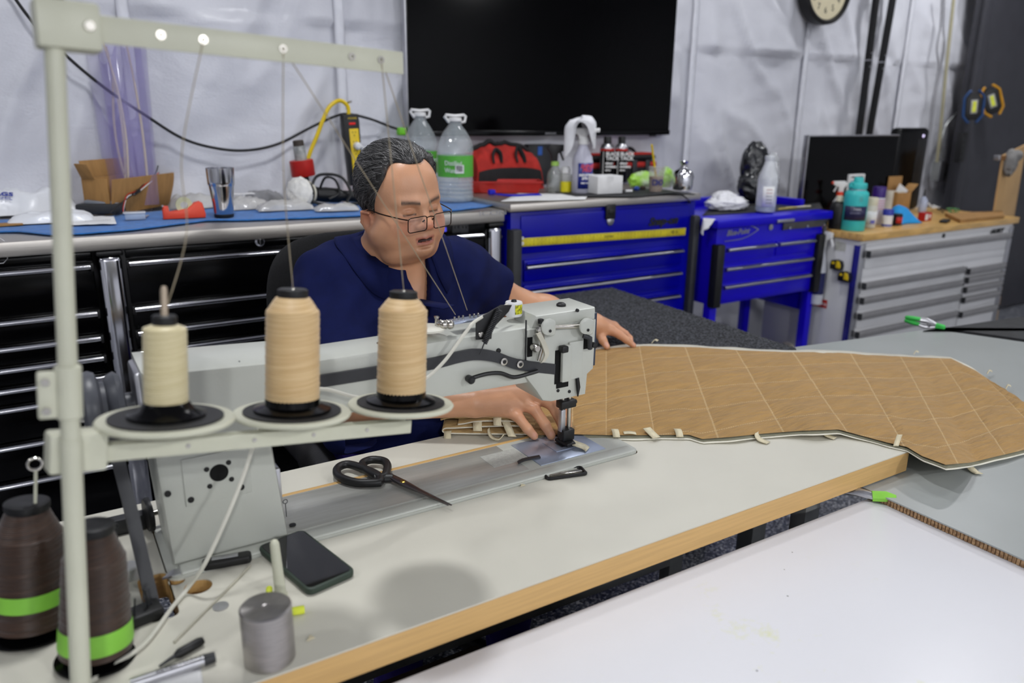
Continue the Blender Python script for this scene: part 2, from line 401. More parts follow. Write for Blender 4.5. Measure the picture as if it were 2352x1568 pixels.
obj('apron', B().box(1.72, 2.66, 1.38, 1.42, GZ-.11, GZ-.018, .004), M_gsteel, gb)
# black rubber topped bench beyond it
p0, p1 = atz(2185, 750, .735), atz(2352, 726, .735)
M_rub = mat('black_rubber_mat', (38, 39, 41), .6, 0, .25, 30, bump=.2, bs=120)
kb = thing('mat_table', 'black rubber-topped table behind the grey board at right edge', 'table', (3.5, 1.4, 0))
dx = (p1-p0).normalized(); q0 = p0-dx*.15; q1 = p0+dx*1.6
obj('table_mat', B().prism([(2.84, 1.55), (2.96, 1.29), (3.30, .5), (q1.x+.1, .5), (q1.x, q1.y), (q0.x, q0.y)], .7, .735), M_rub, kb, smooth=False)
for x, y in ((3.0, 1.45), (3.35, .6), (q1.x-.1, .6), (q1.x-.15, q1.y-.12)): obj('leg', B().box(x-.03, x+.03, y-.03, y+.03, 0, .7, .004), M_black, kb)
# white foreground table
def white_top():
    m = mat('white_table_laminate', (232, 232, 236), .33, 0, .008, 2); nt = m.node_tree; N = nt.nodes; L = nt.links; p = N['Principled BSDF']
    base = p.inputs['Base Color'].links[0].from_socket; tc = [n for n in N if n.type == 'TEX_COORD'][0]
    n = N.new('ShaderNodeTexNoise'); n.inputs['Scale'].default_value = 7; n.inputs['Detail'].default_value = 8; n.inputs['Roughness'].default_value = .75; L.new(tc.outputs['Object'], n.inputs[0])
    r = N.new('ShaderNodeValToRGB'); r.color_ramp.elements[0].position = .58; r.color_ramp.elements[1].position = .78; L.new(n.outputs[0], r.inputs[0])
    mp = N.new('ShaderNodeMapping'); mp.inputs['Location'].default_value = (-.36, -.3, 0); L.new(tc.outputs['Object'], mp.inputs[0])
    g = N.new('ShaderNodeTexGradient'); g.gradient_type = 'SPHERICAL'; mp.inputs['Scale'].default_value = (1.9, 1.9, 1.9); L.new(mp.outputs[0], g.inputs[0])
    mu = N.new('ShaderNodeMath'); mu.operation = 'MULTIPLY'; L.new(r.outputs[0], mu.inputs[0]); L.new(g.outputs[0], mu.inputs[1]); mu2 = N.new('ShaderNodeMath'); mu2.operation = 'MULTIPLY'; mu2.inputs[1].default_value = 1.6; mu2.use_clamp = True; L.new(mu.outputs[0], mu2.inputs[0])
    mx = N.new('ShaderNodeMixRGB'); L.new(mu2.outputs[0], mx.inputs[0]); L.new(base, mx.inputs[1]); mx.inputs[2].default_value = (*lin((216, 222, 60)), 1)
    n4 = N.new('ShaderNodeTexVoronoi'); n4.inputs['Scale'].default_value = 26; L.new(tc.outputs['Object'], n4.inputs[0]); lt = N.new('ShaderNodeMath'); lt.operation = 'LESS_THAN'; lt.inputs[1].default_value = .045; L.new(n4.outputs[0], lt.inputs[0])
    n5 = N.new('ShaderNodeTexNoise'); n5.inputs['Scale'].default_value = 9; L.new(tc.outputs['Object'], n5.inputs[0]); gt = N.new('ShaderNodeMath'); gt.operation = 'GREATER_THAN'; gt.inputs[1].default_value = .56; L.new(n5.outputs[0], gt.inputs[0])
    ml = N.new('ShaderNodeMath'); ml.operation = 'MULTIPLY'; L.new(lt.outputs[0], ml.inputs[0]); L.new(gt.outputs[0], ml.inputs[1])
    m2 = N.new('ShaderNodeMixRGB'); L.new(ml.outputs[0], m2.inputs[0]); L.new(mx.outputs[0], m2.inputs[1]); m2.inputs[2].default_value = (*lin((120, 120, 118)), 1)
    L.new(m2.outputs[0], p.inputs['Base Color']); return m
WZ = .7125
wt = thing('cutting_table', 'large white cutting table with faint yellow chalk marks in the foreground', 'table', (.6, .35, 0))
obj('tabletop', B().box(-.3, 1.62, -.4, .868, WZ-.03, WZ, .002), white_top(), wt)
for x in (-.2, 1.52):
    for y in (-.3, .78): obj('leg', B().box(x-.025, x+.025, y-.025, y+.025, 0, WZ-.03, .004), M_gsteel, wt)
obj('apron', B().box(-.18, 1.5, .76, .79, WZ-.1, WZ-.03, .003), M_gsteel, wt)
# carpet covered table behind
M_carpet = mat('charcoal_carpet', (36, 37, 40), .95, 0, .4, 130, bump=.9, bs=260, bd=.008, rgb2=(92, 94, 100), lo=.42, hi=.68)
ct = thing('carpeted_table', 'charcoal carpet-covered table behind the quilt, beside the man', 'table', (1.6, 2.05, 0))
CX0, CX1, CY0, CY1, CZ = 1.12, 2.02, 1.54, 2.545, .78
def carp(u, v):
    x = CX0+(CX1-CX0)*u+.05*v*(u > .5)*u; y = CY0+(CY1-CY0)*v
    e = min(u, 1-u, v, 1-v); r = noise.noise(Vector((x*160, y*160, 0)))
    x += .004*noise.noise(Vector((x*210, y*190, 5)))*(e < .01); y += .004*noise.noise(Vector((x*190, y*210, 9)))*(e < .01)
    return (x, y, CZ+.004*r-(.01 if e < .001 else 0))
b = B().grid(carp, 170, 190, .02); obj('carpet_top', b, M_carpet, ct, ang=3)
obj('carpet_skirt', B().box(CX0+.004, CX1-.004, CY0+.004, CY1-.004, CZ-.05, CZ-.022), M_carpet, ct)
for x in (CX0+.08, CX1-.06):
    for y in (CY0+.3, CY1-.08): obj('leg', B().box(x-.03, x+.03, y-.03, y+.03, 0, CZ-.05, .004), M_gsteel, ct)

M_card0 = mat('brown_tape', (120, 92, 60), .4)
M_dkc = mat('gap_dark_brown', (58, 44, 32), .8, 0, .1, 8)  # boxes added only to make the gap below the sewing table look dark
for k, (x0, x1, y0, y1, h, lab) in enumerate(((.12, .62, .80, 1.12, .50, 'added dark brown carton that darkens the gap under the left half of the sewing table'), (.68, 1.16, .86, 1.14, .42, 'added dark brown carton that darkens the gap under the right half of the sewing table'))):
    t = thing('gap_filler_carton', lab, 'carton', ((x0+x1)/2, (y0+y1)/2, 0), 'added cartons darkening the gap under the sewing table')
    obj('carton_body', B().box(x0, x1, y0, y1, 0, h, .003), M_dkc, t); obj('carton_tape', B().box((x0+x1)/2-.03, (x0+x1)/2+.03, y0-.001, y1+.001, h-.001, h+.001), M_card0, t)
# ================================================================== CABINETS ALONG THE WALL
def rail(b, x0, x1, y, z, h=.022, d=.02):
    """rounded drawer pull running along x, standing out of the face at y (towards -y)"""
    b.M = frame((x0, y, z), (1, 0, 0), ey=(0, 0, 1)).copy()
    n = 8; prof = [(.0, -h/2)]+[(d*math.cos(a), h/2*math.sin(a)) for a in [math.radians(-90+180*k/n) for k in range(n+1)]]+[(0, h/2)]
    b.M = frame((x0, y, z), (0, -1, 0), ey=(0, 0, 1))       # local x = out of the face, y = up, z = along -? 
    L_ = x1-x0; zs = b.M.to_3x3() @ Vector((0, 0, 1)); sgn = 1 if zs.x > 0 else -1
    pr = []; [pr.append(p) for p in prof if p not in pr]
    b.prism(pr, 0, sgn*L_); b.M = Matrix.Identity(4)
# ---- black workbench cabinets with steel top
BYF = 2.66; BZT = aty(240, 541, BYF-.02).z
xa = aty(222, 560, BYF).x; xb = aty(252, 560, BYF).x; xc = aty(1122, 500, BYF).x; xd = aty(1150, 500, BYF).x
hz = [aty(0, y+3, BYF-.015).z for y in (627, 742, 803, 852, 900, 944, 1032, 1120)]
def bench(x0, x1, label, cols):
    t = thing('tool_cabinet', label, 'cabinet', ((x0+x1)/2, BYF+.3, 0), 'black drawer cabinets under the steel top')
    obj('body', B().box(x0+.01, x1-.01, BYF+.012, BYF+.53, .12, BZT-.046, .004), M_gblack, t)
    l0, l1 = x0+.078, x1-(.078 if x1 in cols else .012)
    b = B().box(l0, l1, BYF-.002, BYF+.012, hz[0]+.016, BZT-.05, .003); obj('top_panel', b, M_gblack, t)
    zz = hz+[.14]
    for a, c in zip(zz, zz[1:]):
        d = obj('drawer', B().box(l0, l1, BYF-.004, BYF+.012, c+.018, a+.012, .003), M_gblack, t)
        b = B(); rail(b, l0+.005, l1-.005, BYF-.004, a, .021, .018); obj('drawer_handle', b, M_chrome, d)
        [obj('handle_cap', B().box(e-.004, e+.004, BYF-.024, BYF-.002, a-.013, a+.013, .002), M_black, d) for e in (l0+.003, l1-.003)]
    for e in cols:
        b = B().box(e-.001 if e == x0 else e-.062, e+.066 if e == x0 else e+.001, BYF-.02, BYF+.04, .10, BZT-.062, .018, 4); obj('corner_column', b, M_chrome, t)
        b = B().box(e-.003 if e == x0 else e-.064, e+.068 if e == x0 else e+.003, BYF-.022, BYF+.042, BZT-.062, BZT-.048, .004); obj('column_cap', b, M_black, t)
    for k, wx in enumerate((x0+.15, x1-.15)):
        b = B(frame((wx, BYF+.2, .06), (0, 1, 0), ez=(1, 0, 0))).cyl(.06, -.02, .02, 20, bev=.006); obj('caster', b, M_black, t)
    return t
xj = xa-.004
tR = bench(xj, xd, 'black drawer cabinet with chrome pulls directly behind the office chair', (xj, xd))
tL = bench(xa-1.42, xj-.003, 'black drawer cabinet at left edge, left of the chrome column', (xa-1.42,))
p = aty(113, 565, BYF-.003); b = B(frame(p, (1, 0, 0), ez=(0, -1, 0))).lathe([(0, 0), (.012, 0), (.012, .004), (.009, .006), (0, .006)], 18); obj('rivet', b, M_dchrome, tL)
p = aty(596, 554, BYF-.003); b = B(frame(p, (1, 0, 0), ez=(0, -1, 0))).lathe([(0, 0), (.016, 0), (.016, .006), (.011, .01), (.011, .016), (0, .016)], 18); b.cbox((0, 0, .018), (.004, .016, .006)); obj('lock', b, M_chrome, tR)
# outlined badge at the left edge
p0, p1 = aty(-60, 580, BYF-.003), aty(19, 603, BYF-.003)
b = B(frame((p0.x, BYF-.003, p1.z), (1, 0, 0), ez=(0, -1, 0))); W_, H_ = p1.x-p0.x, .075
lp = [(0, 0), (W_-.012, 0), (W_, .012), (W_, H_-.012), (W_-.012, H_), (0, H_)]
b.tube([(x, y, .001) for x, y in lp], .0014, 6, closed=True); bd = obj('badge', b, M_dchrome, tL)
text('badge_letters', 'ICON', .05, frame((p0.x+.02, BYF-.004, p1.z+.02), (1, 0, 0), ez=(0, -1, 0)), M_gblack, bd, ext=.002, sx=1.1)
# power panel near the right column
q0, q1 = aty(1030, 514, BYF-.004), aty(1113, 538, BYF-.004)
pw = obj('power_panel', B().box(q0.x-.10, q1.x, BYF-.008, BYF-.002, q1.z+.004, q0.z-.004, .004), M_gblack, tR)
for x in (1048, 1066):
    e = aty(x, 524, BYF-.009); b = B().box(e.x-.018, e.x+.018, BYF-.012, BYF-.008, e.z-.017, e.z+.017, .003)
    s_ = obj('socket', b, M_dark, pw)
    [obj('slot', B().box(e.x+k, e.x+k+.003, BYF-.0135, BYF-.012, e.z, e.z+.01), M_gblack, s_) for k in (-.009, .006)]
e = aty(1019, 527, BYF-.009); obj('display', B().box(e.x-.012, e.x+.012, BYF-.0095, BYF-.008, e.z-.008, e.z+.008), mat('led_display', (60, 60, 190), .3, emis=(90, 90, 255), es=1.5), pw)
bt = thing('steel_worktop', 'long brushed steel worktop over the black drawer cabinets', 'worktop', (.2, 2.95, BZT-.045))
obj('slab', B().box(xa-1.43, xd+.008, BYF-.02, BYF+.56, BZT-.0455, BZT, .006), M_steel, bt)
e = aty(1100, 491, BYF-.021)
text('maker_letters', 'ICON', .026, frame((e.x, BYF-.0205, e.z-.008), (1, 0, 0), ez=(0, -1, 0)), M_dchrome, bt, ext=.0015, sx=1.9)
# ---- large blue roll cabinet
M_blue = mat('blue_enamel', (4, 5, 150), .25, 0, .06, 3, spec=.3)
CBF = 2.63; CBZ = aty(1171, 468, CBF).z
x0 = aty(1173, 480, CBF).x; x1 = aty(1598, 470, CBF).x
cb = thing('roll_cabinet', 'big blue roll cabinet holding a yellow ruler on its front', 'cabinet', ((x0+x1)/2, CBF+.3, 0))
obj('body', B().box(x0, x1, CBF, CBF+.53, .13, CBZ-.034, .006), M_blue, cb)
obj('worktop', B().box(x0-.012, x1+.012, CBF-.018, CBF+.535, CBZ-.032, CBZ, .005), M_steel, cb)
hb = [aty(1568, 574, CBF).z, aty(1565, 625, CBF).z, aty(1560, 677, CBF).z]; hb += [hb[-1]-.16, hb[-1]-.34, hb[-1]-.52]
hb = [z for z in hb if z > .2]
obj('lid_panel', B().box(x0+.045, x1-.045, CBF-.008, CBF, hb[0]+.055, CBZ-.05, .005), M_blue, cb)
zz = hb+[.16]
for a, c in zip(zz, zz[1:]):
    d = obj('drawer', B().box(x0+.06, x1-.075, CBF-.012, CBF, c+.045, a+.03, .006), M_blue, cb)
    b = B(); rail(b, x0+.065, x1-.08, CBF-.012, a, .019, .02); obj('drawer_handle', b, M_dchrome, d)
    b = B().box(x0+.065, x1-.08, CBF-.028, CBF-.012, a+.012, a+.02, .003); obj('drawer_lip', b, M_blue, d)
for e, f in ((x0-.004, x0+.04), (x1-.028, x1+.012)):
    zt = CBZ-.10; obj('bumper', B().box(e, f, CBF-.03, CBF+.03, .25, zt, .01), M_dark, cb)
p = aty(1400, 487, CBF-.009); b = B().box(p.x-.026, p.x+.026, CBF-.022, CBF-.008, p.z-.03, p.z+.035, .006); b.box(p.x-.016, p.x+.016, CBF-.028, CBF-.02, p.z-.008, p.z+.014, .004); obj('latch', b, M_black, cb)
p = aty(1401, 507, CBF-.009); b = B(frame(p, (1, 0, 0), ez=(0, -1, 0))).lathe([(0, 0), (.019, 0), (.019, .006), (.013, .01), (0, .01)], 20); b.cbox((0, 0, .011), (.003, .012, .004)); obj('lock', b, M_dchrome, cb)
p = aty(1489, 517, CBF-.009); text('logo', 'Snap-on', .047, frame((p.x, CBF-.0085, p.z-.002), (1, 0, .01), ez=(0, -1, 0)), M_ink, cb, ext=.003, bold=.002, shear=.35, sx=1.12)
b = B(); b.tube([(x0-.013, CBF+.05, 1.01), (x0-.015, CBF+.05, 1.01), (x0-.015, CBF+.45, 1.01), (x0-.013, CBF+.45, 1.01)], .007, 10); b.rod((x0, CBF+.08, 1.01), (x0-.015, CBF+.08, 1.01), .01); b.rod((x0, CBF+.43, 1.01), (x0-.015, CBF+.43, 1.01), .01); obj('side_handle', b, M_dchrome, cb)
for wx in (x0+.12, x1-.12): b = B(frame((wx, CBF+.15, .065), (0, 1, 0), ez=(1, 0, 0))).cyl(.065, -.025, .025, 20, bev=.006); obj('caster', b, M_black, cb)
CX = (x0, x1)
# yellow straight ruler stuck on the lid
r0, r1, r2, r3 = aty(1189, 548, CBF-.012), aty(1574, 523, CBF-.012), aty(1189, 567, CBF-.012), aty(1573, 540, CBF-.012)
ex = (r3-r2); M_r = frame(r2, ex, ez=(0, -1, 0)); LR = ex.length; HR = ((r0-r2).length+(r1-r3).length)/2
rl = thing('ruler', 'long yellow straight ruler stuck across the big blue cabinet', 'ruler', r2)
b = B(M_r).box(0, LR, 0, HR, 0, .0025, .001); obj('blade', b, mat('yellow_worn_paint', (214, 200, 40), .5, 0, .1, 14, rgb2=(196, 180, 36)), rl)
b = B(M_r)
for k in range(1, 96):
    h = .016 if k % 8 == 0 else (.011 if k % 2 == 0 else .006); x = LR*k/96
    b.box(x-.0006, x+.0006, HR-h, HR-.001, .0025, .003); b.box(x-.0006, x+.0006, .001, h*.8, .0025, .003)
obj('graduations', b, M_ink, rl, smooth=False)
b = B(M_r)
for x, y, a in ((.02, .013, .008), (.02, .034, .007)): b.lathe([(0, .0026), (a, .0026), (a, .0032), (0, .0032)], 14, (x, y, 0))
obj('holes', b, M_white, rl)
text('print', 'inches', .02, M_r @ Matrix.Translation((LR*.48, HR*.4, .0026)), M_ink, rl, ext=.0002, shear=.3)
text('print', '48 in', .022, M_r @ Matrix.Translation((LR*.9, HR*.35, .0026)), M_ink, rl, ext=.0002)
# ---- small blue cart
M_blue2 = mat('bright_blue_enamel', (24, 9, 190), .28, 0, .06, 3, spec=.3)
KF = 2.525; KZ = aty(1642, 505, KF).z+.012
x0 = aty(1642, 510, KF).x; x1 = aty(1903, 487, KF).x
kc = thing('tool_cart', 'smaller violet-blue tool cart on legs, between blue and white cabinets', 'cart', ((x0+x1)/2, KF+.25, 0))
kb_ = aty(1650, 700, KF).z
obj('body', B().box(x0+.02, x1-.03, KF, KF+.46, kb_, KZ-.05, .006), M_blue2, kc)
obj('tray_rim', B().box(x0-.01, x1, KF-.03, KF+.48, KZ-.05, KZ-.012, .006), M_blue2, kc)
b = B(); b.box(x0-.01, x1, KF+.44, KF+.48, KZ-.02, KZ+.03, .004); b.box(x1-.03, x1, KF+.15, KF+.48, KZ-.02, KZ+.03, .004); obj('tray_lip', b, M_blue2, kc)
def kp(px, py): return aty(px, py, KF-.005)
rows = [((1658, 574), (1767, 562)), ((1772, 567), (1874, 553)), ((1658, 614), (1870, 591)), ((1655, 655), (1867, 629))]
zb = [rows[0][0], rows[2][0], rows[3][0]]
zr = [kp(1766, 563).z, kp(1870, 592).z, kp(1866, 630).z]
spans = [(x0+.075, x0+.41, zr[0], zr[1]), (x0+.425, x1-.10, zr[0], zr[1]), (x0+.075, x1-.10, zr[1], zr[2]), (x0+.075, x1-.10, zr[2], kb_-.02)]
for a, c, zt, zl in spans:
    d = obj('drawer', B().box(a, c, KF-.008, KF, zl+.035, zt+.016, .005), M_blue2, kc)
    b = B(); rail(b, a+.004, c-.004, KF-.008, zt, .02, .022); obj('drawer_handle', b, M_dchrome, d)
for e in (x0+.012, x1-.075):
    obj('bumper', B().box(e-.002, e+.045, KF-.028, KF+.02, kp(1640, 706).z, zr[0]+.03, .008), M_black, kc)
for e in (x0+.02, x1-.075):
    for y in (KF+.005, KF+.41): obj('leg', B().box(e, e+.045, y, y+.045, .09, kb_+.02, .004), M_blue2, kc)
obj('lower_shelf', B().box(x0+.02, x1-.03, KF+.005, KF+.45, .12, .17, .005), M_blue2, kc)
obj('side_plate', B().box(x1-.05, x1-.035, KF+.05, KF+.41, kb_-.12, kb_+.02, .003), M_blue2, kc)
for e in (x0+.05, x1-.05):
    b = B(frame((e, KF+.03, .05), (0, 1, 0), ez=(1, 0, 0))).cyl(.05, -.02, .02, 18, bev=.005); obj('caster', b, M_black, kc)
# oval logo
p = kp(1670, 540); Ml = frame((p.x, KF-.0015, p.z-.004), (1, 0, .02), ez=(0, -1, 0))
lg = text('logo_letters', 'Blue-Point', .036, Ml, M_dchrome, kc, ext=.001, shear=.35, bold=.0008, sx=.98)
b = B(Ml); b.tube([(-.01+.22*t, .012+.036*(1 if s_ > 0 else -1)*(1-max(0, t-.35)**2/.4225), .001) for s_ in (1,) for t in [k/20 for k in range(21)]]+[(-.01+.22*t, .012-.036*(1-max(0, t-.35)**2/.4225), .001) for t in [1-k/20 for k in range(21)]], .0022, 6); obj('logo_outline', b, M_dchrome, kc)
p = kp(1771, 522); b = B(frame((p.x, KF-.001, p.z), (1, 0, 0), ez=(0, -1, 0))).lathe([(0, 0), (.014, 0), (.014, .005), (0, .006)], 16); obj('lock', b, M_dchrome, kc)
p, q = kp(1797, 528), kp(1893, 508); b = B().box(p.x, q.x+.02, KF-.012, KF-.001, p.z, q.z+.018, .002); b.box(q.x, q.x+.02, KF-.012, KF-.001, p.z-.24, q.z, .002); mg = obj('magnet_strip', b, mat('grey_magnet', (84, 82, 84), .45, .3), kc)
for x in (.04, .17, .30): b = B(frame((p.x+x, KF-.012, p.z+.008), (1, 0, 0), ez=(0, -1, 0))).lathe([(0, 0), (.008, 0), (.007, .006), (0, .008)], 12); obj('screw', b, M_chrome, mg)
p = kp(1793, 501); obj('tray_handle', B().box(p.x-.06, p.x+.06, KF-.042, KF-.03, KZ-.045, KZ-.03, .003), M_dchrome, kc)
KX = (x0, x1)
# ---- white rolling cabinet with wood top
M_wcab = mat('white_enamel', (206, 206, 208), .32, 0, .03, 3)
M_wood = mat('butcher_block', (205, 164, 98), .3, 0, .16, 9, stretch=(1, 18, 4))
HF = 2.335; HZ = aty(1979, 537, HF).z
x0 = aty(1979, 545, HF).x; x1 = aty(2333, 505, HF).x
hc_ = thing('wood_top_cabinet', 'white drawer cabinet with wooden top and grey pulls at right', 'cabinet', ((x0+x1)/2, HF+.27, 0))
obj('body', B().box(x0, x1-.02, HF, HF+.55, .12, HZ-.036, .004), M_wcab, hc_)
n = 14
for k in range(n):
    y0_ = HF-.02+(.585)*k/n; obj('plank', B().box(x0-.014, x1, y0_, y0_+.585/n-.0006, HZ-.034, HZ-.001*(k % 2)*.5, .0012), M_wood, hc_)
def hp(px, py): return aty(px, py, HF-.006)
obj('corner_strip', B().box(x0-.004, x0+.035, HF-.008, HF+.001, .12, HZ-.05, .003), M_dchrome, hc_)
obj('corner_strip', B().box(x1-.06, x1-.018, HF-.008, HF+.001, .12, HZ-.05, .003), M_dchrome, hc_)
zt = hp(2330, 515).z
zl = hp(1991, 565).z
obj('top_rail', B().box(x0+.035, x1-.06, HF-.006, HF, hp(2100, 558).z+.012, HZ-.045, .003), M_wcab, hc_)
M_pull = mat('grey_pull', (142, 141, 142), .42, .25, .04)
def drw(a, c, zt, zb_):
    d = obj('drawer', B().box(a, c, HF-.010, HF+.002, zb_, zt, .004), M_wcab, hc_)
    b = B().box(a-.004, c+.004, HF-.034, HF-.010, zt-.032, zt-.004, .006, 3); b.box(a-.002, c+.002, HF-.030, HF-.011, zt-.040, zt-.030, .003); b.box(a-.004, c+.004, HF-.036, HF-.012, zt-.019, zt-.016, .001)
    h = obj('drawer_handle', b, M_pull, d)
    [obj('handle_cap', B().box(e-.004, e+.002, HF-.035, HF-.010, zt-.036, zt-.004, .002), M_dark, h) for e in (a-.003, c+.006)]
A0, A1 = x0+.045, x1-.075; xm = hp(2216, 610).x
def hz_(px, py): return hp(px, py).z
drw(A0, A1, hz_(1992, 573), hz_(1986, 617))
obj('mid_rail', B().box(A0-.01, A1+.012, HF-.004, HF, hz_(1984, 640)+.004, hz_(1986, 620)+.0, .002), M_wcab, hc_)
zz0 = hz_(1969, 755)
zs = [hz_(1984, 643), hz_(1979, 677), hz_(1975, 713), hz_(1969, 755), zz0-.13, zz0-.27, zz0-.40]
zs = sorted(zs, reverse=True)
for a, c in zip(zs, zs[1:]): drw(A0, xm-.03, a-.006, c+.004)
zr_ = [hz_(2222, 612), hz_(2220, 632), hz_(2218, 654), hz_(2215, 677), hz_(2211, 710), hz_(2211, 710)-.13, hz_(2211, 710)-.26]; zr_ = sorted(zr_, reverse=True)
for a, c in zip(zr_, zr_[1:]): drw(xm+.02, A1, a-.004, c+.004)
p = hp(2167, 541); b = B(frame((p.x, HF-.006, p.z), (1, 0, 0), ez=(0, -1, 0))).lathe([(0, 0), (.012, 0), (.012, .004), (.006, .006), (0, .006)], 16); obj('lock', b, M_dark, hc_)
p = hp(2276, 532); text('logo', 'HUSKY', .036, frame((p.x, HF-.0065, p.z-.012), (1, 0, 0), ez=(0, -1, 0)), M_ink, hc_, ext=.001, bold=.002, shear=.3, sx=1.15)
b = B().box(x0-.006, x0+.002, HF-.004, HF+.03, .3, HZ-.06, .002); obj('side_strip', b, mat('blue_side_strip', (60, 60, 150), .25, .6), hc_)
for wx in (x0+.12, x1-.14): b = B(frame((wx, HF+.15, .06), (0, 1, 0), ez=(1, 0, 0))).cyl(.06, -.02, .02, 20, bev=.006); obj('caster', b, M_black, hc_)
HX = (x0, x1)
# ================================================================== THINGS ON THE WALL
def mpp(p): return (Vector(p)-CAM).dot(FW)/FP
VH = Vector((FW.x, FW.y, 0)).normalized()                      # horizontal view direction
def spot(x0, x1, yt, yb, z):
    """base centre, radius, height of an upright round thing whose picture spans these pixels, standing on height z"""
    c = atz((x0+x1)/2, yb, z); k = mpp(c); r = (x1-x0)/2*k
    c = atz((x0+x1)/2, yb, z)+VH*r*.9; k = mpp(c); return c, (x1-x0)/2*k, (yb-yt)*k*.99
EXW = Vector((1, 0, 0)); FN = Vector((0, -1, 0))
# ---- television
ty = WY-.075
a, c = aty(937, 318, ty), aty(1537, 306, ty); tzb = (a.z+c.z)/2; H_ = (c.x-a.x)*.575
tv = thing('television', 'very large black wall-mounted television', 'television', ((a.x+c.x)/2, ty, tzb))
obj('housing', B().box(a.x, c.x, ty, ty+.045, tzb, tzb+H_, .006), M_gblack, tv)
obj('screen', B().box(a.x+.012, c.x-.012, ty-.002, ty+.002, tzb+.028, tzb+H_-.012), mat('dark_screen', (3, 3, 4), .12, 0, .05, spec=.12), tv)
obj('bezel', B().box(a.x, c.x, ty-.006, ty, tzb, tzb+.026, .003), M_gblack, tv)
obj('side_rim', B().box(a.x-.002, a.x+.006, ty-.003, ty+.04, tzb, tzb+H_, .002), M_dchrome, tv)
e = aty(1252, 312, ty-.006); text('logo', 'SAMSUNG', .014, frame((e.x, ty-.0065, tzb+.006), EXW, ez=FN), M_dchrome, tv, ext=.0006)
e = aty(1500, 309, ty); obj('sensor', B().box(e.x-.02, e.x+.02, ty-.005, ty+.01, tzb-.008, tzb, .002), M_black, tv)
obj('wall_bracket', B().box((a.x+c.x)/2-.25, (a.x+c.x)/2+.25, ty+.045, WY-.035, tzb+.3, tzb+.6, .004), M_black, tv)
# ---- clock
cy_ = WY-.10
pl, pr_, pb = aty(1838, 10, cy_), aty(1952, 10, cy_), aty(1897, 57, cy_); cx_ = (pl.x+pr_.x)/2+.005; R_ = .205; czc = pb.z+R_
cl = thing('wall_clock', 'round wall clock with black rim and cream face', 'clock', (cx_, cy_, czc-R_))
Mc = frame((cx_, cy_, czc), EXW, ez=FN)
obj('rim', B(Mc).lathe([(R_-.002, -.055), (R_+.002, -.03), (R_, .012), (R_-.01, .02), (R_-.022, .018), (R_-.028, .004), (R_-.028, -.002)], 64, caps=False), M_black, cl)
obj('face', B(Mc).lathe([(0, -.002), (R_-.027, -.002), (R_-.027, 0), (0, 0)], 64), mat('cream_dial', (214, 204, 172), .6, 0, .02), cl)
obj('back_plate', B(Mc).lathe([(0, -.055), (R_-.002, -.055), (R_-.002, -.05), (0, -.05)], 48), M_black, cl)
for k in range(1, 13):
    a_ = math.radians(90-30*k); text('numeral', str(k), .05, Mc @ Matrix.Translation((.125*math.cos(a_), .125*math.sin(a_)-.018, .001)), M_dark, cl, ext=.0003, align='CENTER')
for nm, L_, ww, an in (('hour_hand', .085, .007, 62), ('minute_hand', .13, .005, 20)):
    obj(nm, B(Mc @ Matrix.Rotation(math.radians(90-an), 4, 'Z')).box(-.02, L_, -ww/2, ww/2, .003, .005), M_ink, cl)
# ---- two black slotted rails on the wall
for i, (px0, px1, lab) in enumerate(((2013, 1974, 'black wall rail nearer the clock, rising behind the monitor'), (2051, 1998, 'black wall rail next to the conduit, rising behind the monitor'))):
    yy = WY-.09; p, q = aty(px0, 0, yy), aty(px1, 305, yy); d = (p-q).normalized(); q = q-d*.25; p = p+d*.6
    t = thing('wall_rail', lab, 'rail', q, 'black rails on the back wall'); Mr = frame(q, d, ez=FN); L_ = (p-q).length
    obj('bar', B(Mr).box(0, L_, -.016, .016, -.02, .014, .003), M_black, t)
    j = (aty(2000, 138, yy)-q).dot(d)
    obj('joint_plate', B(Mr).box(j-.005, j+.002, -.019, .019, -.02, .017), M_dchrome, t)
    for dz in (-.04, .04): obj('bolt', B(Mr).lathe([(0, .013), (.006, .013), (.005, .018), (0, .018)], 10, (j+dz, 0, 0)), M_dchrome, t)
    for s_ in (.15, L_-.2): obj('standoff', B(Mr).box(s_, s_+.04, -.012, .012, -.06, -.019), M_black, t)
# ---- conduit, cables, boxes
M_cond = mat('beige_conduit', (176, 170, 140), .4, .2, .05)
yc = WY-.07
pts = [aty(x, y, yc) for x, y in ((2196, -60), (2186, 40), (2172, 170), (2160, 300), (2152, 372))]
b = B().tube(bez(pts, 6), .011, 10); tag(obj('conduit_pipe', b, M_cond), 'beige conduit pipe running down the wall beside the dark door', 'pipe')
pts = [aty(x, y, WY-.06) for x, y in ((2164, -20), (2160, 60), (2152, 110), (2155, 160), (2140, 240), (2136, 300), (2128, 360))]
tag(obj('hanging_cable', B().tube(bez(pts, 8), .006, 8), mat('grey_cable', (150, 150, 155), .5)), 'grey cable hanging on the wall left of the conduit', 'cable')
p = aty(2152, 390, WY-.06); bx = thing('junction_box', 'grey metal junction box below the conduit', 'electrical box', (p.x, p.y, p.z-.07))
obj('box_body', B().box(p.x-.035, p.x+.035, WY-.10, WY-.04, p.z-.075, p.z+.06, .004), M_gsteel, bx)
obj('cover_plate', B().box(p.x-.038, p.x+.038, WY-.104, WY-.10, p.z-.078, p.z+.063, .003), M_dchrome, bx)
pts = [aty(x, y, yc) for x, y in ((2166, 365), (2162, 330), (2172, 290), (2196, 262), (2215, 252))]
tag(obj('flexible_conduit', B().tube(bez(pts, 8), .010, 10), mat('silver_flex', (170, 172, 172), .35, .7)), 'curved silver flexible conduit beside the work lights', 'pipe')
p = aty(2172, 395, yc); t = thing('plug_outlet', 'black outlet with white plug and orange connector on the wall', 'outlet', (p.x, p.y, p.z-.05))
